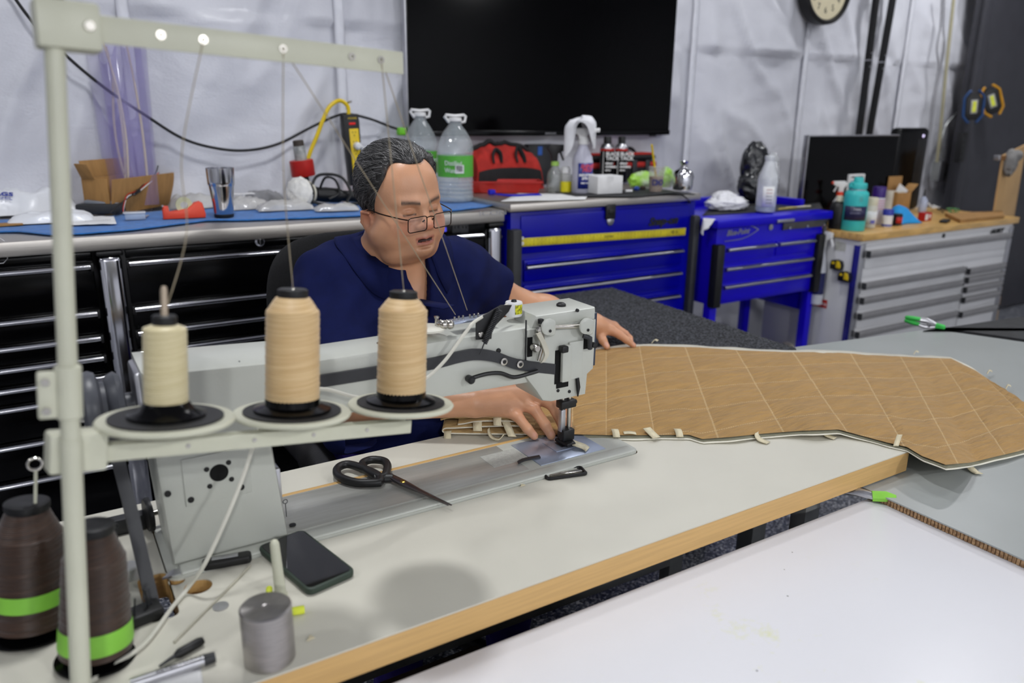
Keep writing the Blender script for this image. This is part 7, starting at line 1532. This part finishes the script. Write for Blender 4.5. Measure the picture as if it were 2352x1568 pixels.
for s_ in (-1, 1):
    axx = (ap.x-.015) if s_ < 0 else chx+(chx-ap.x)+.03
    obj('armrest', B().tube(bez([(axx, chy-.12, .675), (axx, chy-.28, .682), (axx, 1.62, .672), (axx+.01*s_*-1, 1.545, .655)], 5), [.03]*5+[.034]*5+[.034]*5+[.024], 14, flat=(1.25, .62)), M_lea, oc)
    obj('arm_post', B().tube([(axx, chy-.25, .66), (axx, chy-.25, .50), (axx-.06*s_*-1*-1, chy-.25, .46)], .022, 10), M_black, oc)
    obj('arm_lever', B().box(axx-.04, axx-.02, chy-.33, chy-.27, .60, .62, .004), M_black, oc)
for k in range(5):
    a = 2*math.pi*k/5+.3; ex_, ey_ = math.cos(a), math.sin(a)
    obj('base_spoke', B().tube([(chx, chy-.26, .10), (chx+.28*ex_, chy-.26+.28*ey_, .07)], [.03, .018], 10), M_black, oc)
    obj('caster', B(zto((chx+.29*ex_, chy-.26+.29*ey_, .03), (-ey_, ex_, 0))).cyl(.028, -.018, .018, 16, bev=.004), M_black, oc)
# ================================================================== THE MAN (signed-distance body, polygonised by surface nets)
def seg_d(p, a, b_, ra, rb):
    ab = b_-a; t = np.clip(((p-a)@ab)/max(ab@ab, 1e-12), 0, 1); d = np.linalg.norm(p-a-t[:, None]*ab, axis=1); return d-(ra+(rb-ra)*t)
def ell_d(p, c, r):
    q = (p-c)/r; k0 = np.linalg.norm(q, axis=1); k1 = np.linalg.norm(q/r, axis=1); return np.where(k1 > 1e-9, k0*(k0-1)/np.maximum(k1, 1e-9), -min(r))
def smin(a, b_, k): h = np.maximum(k-np.abs(a-b_), 0)/k; return np.minimum(a, b_)-h*h*k*.25
def smax(a, b_, k): return -smin(-a, -b_, k)
V3 = lambda *a: np.array(a, float)
def fold_d(p, prims, d=None):
    if d is None: d = np.full(len(p), 1e3)
    for pr in prims:
        ty = pr[0]; k = pr[-1]
        if ty in ('c', '-c'): e = seg_d(p, pr[1], pr[2], pr[3], pr[4])
        else: e = ell_d(p, pr[1], pr[2])
        d = smax(d, -e, k) if ty[0] == '-' else smin(d, e, k)
    return d
def polygonise(fn, lo, hi, h, blk=16):
    lo = np.array(lo, float); n = [int(math.ceil((hi[i]-lo[i])/h/blk))*blk+1 for i in range(3)]
    A = np.full(n, 1.0, np.float32)
    nb = [(n[i]-1)//blk for i in range(3)]
    g = np.stack(np.meshgrid(*[np.arange(m) for m in nb], indexing='ij'), -1).reshape(-1, 3)
    cen = lo+(g+.5)*blk*h; dc = fn(cen); half = blk*h*.5*1.75
    off = np.stack(np.meshgrid(*[np.arange(blk+1)]*3, indexing='ij'), -1).reshape(-1, 3)
    for gi, d in zip(g, dc):
        s = tuple(slice(gi[i]*blk, gi[i]*blk+blk+1) for i in range(3))
        if abs(d) > half*1.15+.02: 
            if d < 0: A[s] = np.minimum(A[s], -1.0) if False else -1.0
            continue
        A[s] = fn(lo+(gi*blk+off)*h).reshape(blk+1, blk+1, blk+1)
    S = A < 0
    c = [S[i:n[0]-1+i, j:n[1]-1+j, k:n[2]-1+k] for i in (0, 1) for j in (0, 1) for k in (0, 1)]
    cnt = sum(x.astype(np.int8) for x in c); act = (cnt > 0) & (cnt < 8)
    idx = -np.ones(act.shape, np.int64); ijk = np.argwhere(act); idx[act] = np.arange(len(ijk))
    vals = np.stack([A[ijk[:, 0]+i, ijk[:, 1]+j, ijk[:, 2]+k] for i in (0, 1) for j in (0, 1) for k in (0, 1)], 1)
    cor = np.array([(i, j, k) for i in (0, 1) for j in (0, 1) for k in (0, 1)], float)
    acc = np.zeros((len(ijk), 3)); cn = np.zeros(len(ijk))
    for a in range(8):
        for b_ in range(a+1, 8):
            if abs(cor[a]-cor[b_]).sum() != 1: continue
            va, vb = vals[:, a], vals[:, b_]; m = (va < 0) != (vb < 0)
            t = np.where(m, va/np.where(m, va-vb, 1), 0); pt = cor[a]+t[:, None]*(cor[b_]-cor[a]); acc += pt*m[:, None]; cn += m
    P_ = lo+(ijk+acc/cn[:, None])*h
    quads = []
    for ax in range(3):
        s0 = [slice(1, n[i]-1) for i in range(3)]; s0[ax] = slice(0, n[ax]-1); s1 = list(s0); s1[ax] = slice(1, n[ax])
        a0, a1 = S[tuple(s0)], S[tuple(s1)]; e = np.argwhere(a0 != a1)
        if not len(e): continue
        o = np.array([1, 1, 1]); o[ax] = 0; e0 = e+o; u, v = [(1, 2), (2, 0), (0, 1)][ax]
        def at(du, dv): q = e0.copy(); q[:, u] -= du; q[:, v] -= dv; return idx[q[:, 0], q[:, 1], q[:, 2]]
        q = np.stack([at(1, 1), at(0, 1), at(0, 0), at(1, 0)], 1); fl = a0[tuple(e.T)]
        q[~fl] = q[~fl][:, ::-1]; quads.append(q)
    return P_, np.concatenate(quads)
def mesh_np(name, P_, Q):
    me = bpy.data.meshes.new(name); me.vertices.add(len(P_)); me.vertices.foreach_set('co', P_.ravel().astype(np.float32))
    me.loops.add(Q.size); me.loops.foreach_set('vertex_index', Q.ravel().astype(np.int32)); me.polygons.add(len(Q)); me.polygons.foreach_set('loop_start', np.arange(0, Q.size, 4, dtype=np.int32)); me.polygons.foreach_set('loop_total', np.full(len(Q), 4, np.int32))
    me.update(calc_edges=True); me.validate(); return me
# ---- pose
HC = np.array(atd(921, 473, 1.84)); yaw, pit, rol = math.radians(8.5), math.radians(5.0), math.radians(-5.0)
hf = V3(math.sin(yaw)*math.cos(pit), -math.cos(yaw)*math.cos(pit), -math.sin(pit)); hu0 = V3(math.sin(yaw)*math.sin(pit), -math.cos(yaw)*math.sin(pit), math.cos(pit))
hr0 = np.cross(hf, hu0); hr = hr0*math.cos(rol)+hu0*math.sin(rol); hu = np.cross(hr, hf)
HA = np.stack([hr, hf, hu], 1)                      # local x = his right, y = forward, z = up
def tolocal(p): return (p-HC)@HA
def warp_z(q):
    q = q.copy(); z = q[:, 2]; q[:, 2] = np.where(z < .028, .028-(.028-z)/.84, z); return q
def toworld(q): return HC+np.asarray(q)@HA.T
head_prims = [
    ('e', V3(0, -.020, .047), V3(.0775, .100, .088), .01),
    ('e', V3(0, .045, .055), V3(.063, .045, .060), .04),
    ('e', V3(0, .028, -.030), V3(.073, .064, .080), .05),
    ('e', V3(.043, .048, -.038), V3(.033, .036, .036), .03), ('e', V3(-.043, .048, -.038), V3(.033, .036, .036), .03),
    ('e', V3(.054, .020, -.078), V3(.037, .047, .040), .04), ('e', V3(-.054, .020, -.078), V3(.037, .047, .040), .04),
    ('e', V3(0, .074, -.070), V3(.036, .026, .034), .03),
    ('e', V3(0, .082, -.104), V3(.024, .019, .018), .025),
    ('e', V3(0, .035, -.118), V3(.062, .048, .028), .03),
    ('c', V3(-.046, .073, .026), V3(-.014, .089, .023), .009, .011, .02), ('c', V3(.046, .073, .026), V3(.014, .089, .023), .009, .011, .02),
    ('-e', V3(.033, .103, .004), V3(.021, .020, .0145), .016), ('-e', V3(-.033, .103, .004), V3(.021, .020, .0145), .016),
    ('e', V3(.032, .0785, .004), V3(.0165, .0140, .0125), .004), ('e', V3(-.032, .0785, .004), V3(.0165, .0140, .0125), .004),
    ('-c', V3(.018, .096, -.004), V3(.046, .087, -.005), .0016, .0012, .003), ('-c', V3(-.018, .096, -.004), V3(-.046, .087, -.005), .0016, .0012, .003),
    ('-c', V3(.016, .096, .011), V3(.044, .086, .012), .0015, .0012, .004), ('-c', V3(-.016, .096, .011), V3(-.044, .086, .012), .0015, .0012, .004),
    ('e', V3(.034, .082, -.018), V3(.018, .008, .008), .012), ('e', V3(-.034, .082, -.018), V3(.018, .008, .008), .012),
    ('c', V3(0, .090, .012), V3(0, .108, -.026), .0085, .0125, .016),
    ('e', V3(0, .109, -.034), V3(.0165, .0155, .0135), .010),
    ('e', V3(.0165, .098, -.038), V3(.0095, .012, .0095), .008), ('e', V3(-.0165, .098, -.038), V3(.0095, .012, .0095), .008),
    ('-e', V3(.0075, .106, -.0475), V3(.0042, .006, .003), .003), ('-e', V3(-.0075, .106, -.0475), V3(.0042, .006, .003), .003),
    ('c', V3(.026, .086, -.0765), V3(0, .0985, -.0705), .0035, .0062, .006), ('c', V3(-.026, .086, -.0765), V3(0, .0985, -.0705), .0035, .0062, .006),
    ('c', V3(.024, .085, -.0800), V3(0, .0965, -.0875), .0035, .0075, .006), ('c', V3(-.024, .085, -.0800), V3(0, .0965, -.0875), .0035, .0075, .006),
    ('-c', V3(.016, .100, -.0785), V3(-.018, .100, -.0785), .0050, .0050, .003),
    ('-e', V3(0, .097, -.0985), V3(.02, .006, .004), .008),
    ('c', V3(0, -.035, -.075), V3(0, -.055, -.170), .070, .076, .04),
    ('c', V3(.045, .030, -.135), V3(-.045, .030, -.135), .020, .020, .03),
]
for s_ in (1, -1):
    E = lambda x, y, z: V3(x*s_, y, z-.022)
    head_prims += [('e', E(.083, -.012, -.014), V3(.0095, .0205, .035), .006), ('e', E(.080, -.002, -.043), V3(.008, .012, .015), .008),
                   ('-e', E(.092, -.006, -.010), V3(.0085, .0115, .0185), .004),
                   ('c', E(.090, .004, .014), E(.092, -.022, .012), .0038, .0045, .004), ('c', E(.092, -.022, .012), E(.091, -.028, -.018), .0045, .004, .004), ('c', E(.091, -.028, -.018), E(.086, -.012, -.042), .004, .0045, .004),
                   ('e', E(.084, .006, -.014), V3(.004, .005, .006), .004)]
W = lambda v: np.array(v, float)
shR, shL = V3(.600, 1.825, 1.075), V3(.945, 1.815, 1.075)
elR, wrR = V3(.555, 1.60, .86), W(aty(1085, 925, 1.43))
elL, wrL = V3(1.175, 1.875, .945), W(atz(1362, 742, .868))
body_prims = [
    ('e', V3(.77, 1.865, .62), V3(.19, .15, .15), .05), ('e', V3(.775, 1.755, .76), V3(.20, .175, .17), .08),
    ('e', V3(.772, 1.815, .96), V3(.185, .135, .17), .08), ('c', shR, shL, .07, .07, .06),
    ('c', V3(.70, 1.84, 1.12), V3(.83, 1.84, 1.12), .05, .05, .06),
    ('c', shR, elR, .062, .050, .05), ('c', elR, wrR, .050, .031, .02),
    ('c', shL, elL, .064, .052, .05), ('c', elL, elL+(wrL-elL)*.35, .050, .050, .02), ('c', elL+(wrL-elL)*.35, wrL, .048, .031, .03),
]
# right hand (nearest the needle), joints from knuckle to tip
zt_ = BT+.012
def hd_(*pts): return [W(p) for p in pts]
RF = [
    hd_(atz(1160, 940, .846), atz(1190, 957, .836), atz(1212, 985, .812), atz(1227, 1001, zt_-.001)),        # little
    hd_(atz(1190, 924, .860), atz(1228, 940, .850), atz(1252, 975, .820), atz(1266, 1000, zt_)),            # ring
    hd_(atz(1218, 905, .872), atz(1268, 928, .862), atz(1290, 968, .826), atz(1296, 996, zt_)),            # middle
    hd_(atz(1240, 892, .874), atz(1284, 908, .862), atz(1300, 950, .826), atz(1303, 982, .804)),           # index
]
RR = [(.0145, .0122, .0110, .0092), (.0155, .0132, .0120, .0100), (.016, .0136, .0122, .0102), (.016, .0136, .0122, .0102)]
rt = hd_(wrR+V3(.03, .03, -.008), atz(1225, 880, .838), atz(1275, 900, .815), atz(1305, 915, .800))
hand_prims = []
for f, r in zip(RF, RR):
    hand_prims.append(('c', wrR+(f[0]-wrR)*.10, f[0], .026, r[0]+.003, .016))
    for a in range(3): hand_prims.append(('c', f[a], f[a+1], r[a], r[a+1], .004 if a else .007))
hand_prims += [('c', rt[0], rt[1], .018, .015, .02), ('c', rt[1], rt[2], .014, .012, .006), ('c', rt[2], rt[3], .012, .0095, .004)]
# left hand flat on the quilt
LZ = .796
LF = [
    hd_(atz(1402, 757, .845), atz(1422, 768, .832), atz(1440, 781, .817), atz(1455, 793, LZ+.004)),          # index, stretched out
    hd_(atz(1412, 752, .838), atz(1436, 766, .820), atz(1446, 776, .806), atz(1449, 783, .800)),             # the others tucked behind it
    hd_(atz(1410, 748, .832), atz(1430, 762, .814), atz(1438, 770, .803), atz(1440, 776, .799)),
    hd_(atz(1400, 744, .828), atz(1416, 755, .812), atz(1424, 762, .803), atz(1427, 768, .799)),
]
LR = [(.0155, .0130, .0112, .0085), (.013, .011, .010, .008), (.013, .011, .010, .008), (.012, .010, .009, .0075)]
lt = hd_(wrL+V3(.015, -.012, -.012), atz(1378, 766, .836), atz(1385, 782, .820), atz(1394, 796, LZ+.008))
for f, r in zip(LF, LR):
    hand_prims.append(('c', wrL+(f[0]-wrL)*.12, f[0], .024, r[0]+.001, .016))
    for a in range(3): hand_prims.append(('c', f[a], f[a+1], r[a], r[a+1], .004 if a else .008))
hand_prims += [('c', lt[0], lt[1], .020, .0165, .02), ('c', lt[1], lt[2], .0155, .0130, .006), ('c', lt[2], lt[3], .0130, .0095, .004)]
hcR, hcL = (wrR+RF[2][2])/2, (wrL+LF[0][2])/2
def skin_d(p):
    d = fold_d(p, body_prims)
    m = np.linalg.norm(p-HC, axis=1) < .27
    if m.any():
        q = warp_z(tolocal(p[m])); hd = fold_d(q, head_prims)*.9; d[m] = smin(d[m], hd, .05)
    for cc in (hcR, hcL):
        m = np.linalg.norm(p-cc, axis=1) < .24
        if m.any(): d[m] = smin(d[m], fold_d(p[m], hand_prims), .012)
    return d
P_, Q = polygonise(skin_d, (.46, 1.24, .52), (1.66, 2.06, 1.46), .0028)
me = mesh_np('body', P_, Q)
# true skin colours: lips, brows, lashes, cheeks, stubble, nails
rng = np.random.default_rng(3)
def skin_cols(p):
    base = np.array(lin((204, 152, 118))); col = np.repeat(base[None], len(p), 0)
    nz = np.array([noise.noise(Vector(v)*38) for v in p[::1]]) if len(p) < 400000 else np.zeros(len(p)); col *= (1+.07*nz)[:, None]
    q = warp_z(tolocal(p)); x, y, z = np.abs(q[:, 0]), q[:, 1], q[:, 2]
    hm = np.linalg.norm(q, axis=1) < .2
    def blend(w, rgb):
        w = (np.clip(w, 0, 1)*hm)[:, None]; col[:] = col*(1-w)+np.array(lin(rgb))*w
    g = lambda cx, cy, cz, rx, ry, rz: np.exp(-(((x-cx)/rx)**2+((y-cy)/ry)**2+((z-cz)/rz)**2))
    blend(.55*g(.045, .075, -.040, .024, .04, .024), (196, 116, 92)); blend(.6*g(0, .12, -.036, .018, .02, .016), (196, 112, 92)); blend(.5*g(.085, -.01, -.015, .02, .03, .04), (190, 104, 82))
    blend(.35*g(0, .09, -.058, .034, .03, .011), (132, 108, 96)); blend(.28*g(0, .085, -.108, .045, .04, .022), (138, 112, 98))
    blend(.35*g(.034, .09, -.016, .02, .03, .010), (160, 104, 84)); blend(.4*g(.034, .09, .008, .018, .03, .008), (170, 116, 88))
    lip = np.maximum(np.exp(-(((z+.0710+.20*x**1.25)/.0052)**2))*(x < .026), np.exp(-(((z+.0868-.18*x)/.0062)**2))*(x < .024))*(y > .078); blend(.85*lip, (160, 92, 84))
    mouth = (np.abs(z+.0785) < .0042)*(x < .019)*(y > .070)*(y < .0985); blend(mouth*1.0, (46, 16, 14))
    bz = .0285+.10*(x-.03)-3.2*(x-.032)**2; nb_ = .55+.45*np.sin(x*2600+z*900)
    brow = np.exp(-((z-bz)/.0052)**2)*(x > .012)*(x < .052)*(y > .06); blend(brow*(.85+.15*nb_), (74, 60, 52))
    lash = np.exp(-((z+.0048+.02*(x-.03))/.0026)**2)*(x > .017)*(x < .047)*(y > .075); blend(.9*lash, (36, 26, 22))
    # nails
    for f in (RF, LF):
        for k, j in enumerate(f):
            dn = (j[3]-j[2]); dn = dn/np.linalg.norm(dn); r = np.linalg.norm(p-(j[3]+V3(-.002, -.003, .006)), axis=1); w = np.clip(1-(r/.0085)**4, 0, 1)*.6; col[:] = col*(1-w[:, None])+np.array(lin((214, 160, 142)))*w[:, None]
    r = np.linalg.norm(p-(lt[3]+V3(-.004, -.004, .009)), axis=1); w = np.clip(1-(r/.010)**4, 0, 1)*.7; col[:] = col*(1-w[:, None])+np.array(lin((218, 170, 154)))*w[:, None]
    for f in (RF, LF):
        for j in f:
            for a in (0, 1): r = np.linalg.norm(p-j[a], axis=1); w = np.exp(-(r/.016)**2)*.25; col[:] = col*(1-w[:, None])+np.array(lin((190, 112, 88)))*w[:, None]
    return col
nv = len(me.vertices); pc_ = np.empty(nv*3, np.float32); me.vertices.foreach_get('co', pc_); pc_ = pc_.reshape(-1, 3).astype(float)
at_ = me.color_attributes.new('skin', 'FLOAT_COLOR', 'POINT'); cols = np.ones((nv, 4), np.float32); cols[:, :3] = skin_cols(pc_); at_.data.foreach_set('color', cols.ravel())
def attr_mat(name, attr, rough, spec=.4, bump=.2, bs=300, bd=.0008, sss=0, coat=0):
    m = mat(name, (128, 128, 128), rough, bump=bump, bs=bs, bd=bd, spec=spec, sss=sss, coat=coat); N = m.node_tree.nodes; L = m.node_tree.links; a = N.new('ShaderNodeVertexColor'); a.layer_name = attr; L.new(a.outputs[0], N['Principled BSDF'].inputs['Base Color']); return m
M_skin = attr_mat('skin', 'skin', .40, .5, .25, 260, .0009, sss=.12)
man = thing('person', 'man in navy polo shirt and glasses sewing at the machine', 'person', (.77, 1.85, .515))
obj('body', me, M_skin, man, ang=3)
# ---- polo shirt: inflated torso and sleeves, hollow inside
NA0 = toworld((0, -.040, -.07)); NA1 = V3(.765, 1.815, 1.10)
slR, slL = shR+(elR-shR)*.80, shL+(elL-shL)*.50
body_up = body_prims[:5]+[('c', shR, slR+(elR-shR)*.1, .062, .052, .05), ('c', shL, slL+(elL-shL)*.1, .064, .057, .05)]
def shirt_d(p):
    o = fold_d(p, [('e', V3(.77, 1.87, .60), V3(.215, .175, .16), .05), ('e', V3(.775, 1.75, .755), V3(.222, .195, .19), .09), ('e', V3(.772, 1.815, .96), V3(.208, .158, .19), .09),
        ('c', shR+V3(.02, 0, -.008), shL+V3(-.02, 0, -.008), .084, .084, .06), ('c', V3(.70, 1.84, 1.115), V3(.84, 1.835, 1.115), .060, .060, .07), ('e', V3(.77, 1.80, 1.13), V3(.085, .075, .055), .05),
        ('c', shR, shR+(elR-shR)*1.15, .083, .074, .05), ('c', shL, shL+(elL-shL)*.75, .080, .086, .05)])
    o = smin(o, fold_d(p, body_up)-.011, .02)
    s_ = np.sin(p[:, 0]*55+p[:, 2]*38+2*np.sin(p[:, 1]*24))*.0024+np.sin(p[:, 2]*70-p[:, 0]*40+3*np.sin(p[:, 0]*17))*.0018+np.sin(p[:, 1]*60+p[:, 2]*22)*.0016+np.sin((p[:, 2]+p[:, 0])*24)*.003
    o = o+s_-.006
    dR = (elR-shR)/np.linalg.norm(elR-shR); dL = (elL-shL)/np.linalg.norm(elL-shL)
    mR = (np.linalg.norm(p-slR, axis=1) < .16) & (p[:, 0] < .64); o = np.where(mR, smax(o, (p-slR)@dR, .006), o)
    mL = p[:, 0] > .97; o = np.where(mL, smax(o, (p-slL)@dL, .006), o)
    # neckline: plane sloping down to the chest
    o = smax(o, -ell_d(p, V3(NA1[0], NA1[1]-.012, 1.165), V3(.083, .090, .062)), .008)
    # V of the open placket
    vx = np.abs(p[:, 0]-(.782)); vo = np.maximum(np.maximum(vx-.030*np.clip((p[:, 2]-1.005)/.10, 0, 1), 1.012-p[:, 2]), p[:, 1]-1.75); o = smax(o, -vo, .005)
    o = smax(o, .69-p[:, 2]-.03*np.clip((p[:, 1]-1.7)/.2, -1, 1), .01)
    # hollow
    inner = fold_d(p, body_prims)-.004
    return smax(o, -inner, .003)
P_, Q = polygonise(shirt_d, (.44, 1.50, .50), (1.20, 2.10, 1.22), .0042)
M_shirt = mat('navy_pique', (12, 20, 64), .9, 0, .07, 30, bump=.35, bs=900, bd=.0008, spec=.2)
sh = obj('polo_shirt', mesh_np('shirt', P_, Q), M_shirt, man, ang=3)
# collar: stand and fall, wrapped around the neck
ZS = np.linspace(1.24, .94, 200)
def ztop(x, y):
    p = np.stack([np.full(200, x), np.full(200, y), ZS], 1); v = np.minimum(shirt_d(p), fold_d(p, body_prims)); return ZS[np.argmax(v < .001)]
rows = []
NUc = 44
for i in range(NUc+1):
    a = math.radians(-150+300*i/NUc); fr = abs(2*i/NUc-1); zt = 1.206-.018*fr-.098*fr**2.6; row = []; d = V3(math.sin(a), math.cos(a), 0)
    def cen(z): return NA0+(NA1-NA0)*((z-NA0[2])/(NA1[2]-NA0[2]))
    for z, r in ((zt-.04, .0865), (zt-.012, .0865), (zt, .0885), (zt+.002, .094)):
        c = cen(z); row.append(Vector((c[0]+d[0]*r, c[1]+d[1]*(r+.006), z)))
    c = cen(zt)
    for k, (r, dz) in enumerate(((.104, .012), (.119, .030), (.133, .048), (.145+.014*fr**6, .066+.022*fr**4))):
        x, y = c[0]+d[0]*r, c[1]+d[1]*(r+.004); row.append(Vector((x, y, max(zt-dz, ztop(x, y)+.007))))
    rows.append(row)
for _ in range(2):
    rows = [rows[0]]+[[(rows[i-1][j]+rows[i][j]*2+rows[i+1][j])/4 for j in range(8)] for i in range(1, NUc)]+[rows[-1]]
obj('collar', B().grid(lambda u, v: rows[int(round(u*NUc))][int(round(v*7))], NUc, 7, .004), M_shirt, sh, ang=3)
# placket edge and buttons
fy = lambda z: 0
def front(x, z):
    y = np.linspace(1.50, 1.80, 160); d = shirt_d(np.stack([np.full(160, x), y, np.full(160, z)], 1)); k = np.argmax(d < 0); return Vector((x, y[k]-.002, z))
pk = [front(.762-.022*t, 1.075-.17*t) for t in [k/8 for k in range(9)]]
obj('placket', B().ribbon([p+Vector((-.004, -.001, 0)) for p in pk], (.030, .006, .004), .0022), M_shirt, sh, ang=2)
M_but = mat('grey_button', (96, 98, 110), .3)
for k in (1, 5):
    p = pk[k]; d = Vector((-.15, -.95, .35)); b = B(zto(p+Vector((-.004, -.0035, .002)), d)); b.lathe([(0, 0), (.0055, 0), (.0058, .0012), (.0045, .0022), (.0035, .0016), (0, .0016)], 20); bt_ = obj('button', b, M_but, sh)
    for dx, dy_ in ((-.0013, 0), (.0013, 0), (0, .0013), (0, -.0013)): obj('button_hole', B(zto(p+Vector((-.004, -.0035, .002)), d)).cyl(.0006, .0016, .0021, 8, (dx, dy_)), M_ink, bt_)
# ---- trousers and shoes
def pants_d(p):
    d = fold_d(p, [('e', V3(.77, 1.87, .60), V3(.20, .17, .13), .05), ('e', V3(.775, 1.765, .665), V3(.212, .188, .105), .05)]+[pr for s_ in (-1, 1) for pr in (('c', V3(.77+.10*s_, 1.86, .60), V3(.77+.15*s_, 1.44, .60), .098, .078, .05), ('c', V3(.77+.15*s_, 1.44, .60), V3(.77+.16*s_, 1.52, .12), .074, .058, .04))])
    return smax(d+.003*np.sin(p[:, 1]*60+p[:, 0]*40)+.002*np.sin(p[:, 1]*110-p[:, 2]*50), .10-p[:, 2], .01)
P_, Q = polygonise(pants_d, (.5, 1.33, .08), (1.05, 2.06, .74), .007)
obj('trousers', mesh_np('trousers', P_, Q), mat('violet_blue_trousers', (46, 32, 120), .85, 0, .1, 30, bump=.3, bs=400), man, ang=3)
for s_ in (-1, 1):
    def shoe_d(p, s_=s_): return smax(fold_d(p, [('e', V3(.77+.165*s_, 1.52, .075), V3(.045, .06, .055), .02), ('e', V3(.77+.17*s_, 1.42, .045), V3(.046, .11, .05), .04)]), .002-p[:, 2], .004)
    P_, Q = polygonise(shoe_d, (.77+.165*s_-.08, 1.28, -.02), (.77+.165*s_+.08, 1.62, .16), .006); obj('shoe', mesh_np('shoe', P_, Q), M_black, man, ang=3)
# ---- hair: cap plus combed strands
def hmask(q):
    x, y, z = np.abs(q[:, 0]), q[:, 1], q[:, 2]
    yh = .012+.066*np.clip((z-.005)/.110, 0, 1)**1.5-.030*np.exp(-((x-.045)/.02)**2)*np.clip((z-.06)/.04, 0, 1)
    lowz = np.where(y > -.030, -.024+np.clip((y-.0)/.02, 0, 1)*0, -.050-np.clip((-.03-y)/.05, 0, 1)*.045)
    ear = np.sqrt(((x-.085)/.03)**2+((y+.010)/.028)**2+((z+.030)/.036)**2)-1
    return np.minimum(np.minimum((yh-y), (z-lowz)), ear*.03)
def cap_d(p):
    q = tolocal(p); sk = fold_d(q, head_prims[:3]+[head_prims[-2-len(head_prims)+len(head_prims)]][:0])
    st = .0022*np.sin(q[:, 0]*420+6*np.sin(q[:, 1]*20))*1.0+.0015*np.sin(q[:, 0]*900+q[:, 1]*120)
    m = hmask(q); th = .0115*np.clip(m/.022, 0, 1)**.6+.004*np.clip((q[:, 2]-.06)/.06, 0, 1)*np.clip(m/.03, 0, 1)
    return smax(sk-th-st*np.clip(m/.02, 0, 1), -m, .002)
hl = HC-.16; hh_ = HC+.17
P_, Q = polygonise(cap_d, hl, hh_, .0026)
M_hair = mat('grey_hair', (24, 23, 23), .42, 0, .3, 60, rgb2=(72, 70, 70), lo=.42, hi=.72, bump=.5, bs=300, bd=.002)
hr_ = obj('hair', mesh_np('hair', P_, Q), M_hair, man, ang=3)
Qc = tolocal(np.asarray(P_)); mk = hmask(Qc); ok = np.where(mk > .001)[0]; pick = rng.choice(ok, 5200)
SV, SF, SCOL = [], [], []
for i in pick:
    q = Qc[i]; nrm = (q-np.array([0, -.02, .04]))/np.array([.0775, .1, .088])**2; nrm /= np.linalg.norm(nrm)
    comb = np.array([q[0]*1.2, -1.0, -.25]) if q[2] > .05 else np.array([0, -.75, -.85]); comb = comb+rng.normal(0, .22, 3); comb -= nrm*(comb@nrm); comb /= np.linalg.norm(comb)
    L_ = rng.uniform(.016, .038)*(1 if q[2] > .03 else .6); n = 5; side = np.cross(nrm, comb); g = rng.uniform(.03, .16)**1.0 if rng.random() < .72 else rng.uniform(.25, .5)
    g *= .62*(1.3 if q[2] < .03 or q[1] > .03 else .9)
    for k in range(n):
        t = k/(n-1); c_ = q+comb*L_*t+nrm*(.0006+.008*t*(1-t)*rng.uniform(.6, 1.4)-.004*t*t); c_ = toworld(c_); r = .00055*(1-.75*t)
        s3 = HA@side; n3 = HA@nrm
        for a in range(3): SV.append(c_+r*(s3*math.cos(a*2.094)+n3*math.sin(a*2.094))); SCOL.append((g, g*.985, g*.98, 1))
    b0 = len(SV)-3*n
    for k in range(n-1):
        for a in range(3): SF.append((b0+3*k+a, b0+3*k+(a+1) % 3, b0+3*k+3+(a+1) % 3, b0+3*k+3+a))
me = mesh_np('strands', np.array(SV), np.array(SF)); ca_ = me.color_attributes.new('hair', 'FLOAT_COLOR', 'POINT'); ca_.data.foreach_set('color', np.array(SCOL, np.float32)[:len(me.vertices)].ravel())
obj('hair_strands', me, attr_mat('hair_strand', 'hair', .38, .5, 0), hr_, ang=3, kind='stuff')
# ---- glasses low on the nose
gl = thing('eyeglasses', 'thin dark rectangular eyeglasses low on the nose', 'eyeglasses', toworld((0, .115, -.04))); del gl['category'], gl['label']; gl.parent = man; gl.location = Vector(toworld((0, .115, -.03)))-wpos(man)
M_gf_ = mat('dark_bronze_wire', (46, 34, 28), .3, .8, .05); M_lens = mat('lens_glass', (240, 244, 250), .02, 0, .01, alpha=.035, spec=.4)
def gw(*v): return Vector(toworld(v))
for s_ in (1, -1):
    cxg = .034*s_; lp = [(cxg+x, .1230-.10*abs(cxg+x)**1.35+.10*y, -.0140+y) for x, y in rrect(-.0245, .0245, -.0175, .0165, .007, 4)]
    obj('lens_rim', B().tube([gw(*v) for v in lp], .00115, 8, closed=True), M_gf_, gl)
    b = B(); vs = [b.bm.verts.new(gw(*v)) for v in lp]; b.bm.faces.new(vs); r_ = bmesh.ops.extrude_face_region(b.bm, geom=list(b.bm.faces)); [setattr(g, 'co', g.co-Vector(hf)*.0012) for g in r_['geom'] if isinstance(g, bmesh.types.BMVert)]; obj('lens', b, M_lens, gl, smooth=False)
    obj('temple_arm', B().tube(bez([gw(.0580*s_, .1205, -.001), gw(.069*s_, .106, .001), gw(.081*s_, .045, .002), gw(.085*s_, .006, .004), gw(.087*s_, -.010, .000), gw(.086*s_, -.030, -.014)], 6), .0014, 8), M_gf_, gl)
    obj('nose_pad', B().tube([gw(.012*s_, .117, -.009), gw(.0125*s_, .110, -.014)], .0018, 8), M_gf_, gl)
obj('bridge', B().tube(bez([gw(.0095, .121, -.003), gw(.0, .124, -.0005), gw(-.0095, .121, -.003)], 5), .0012, 8), M_gf_, gl)
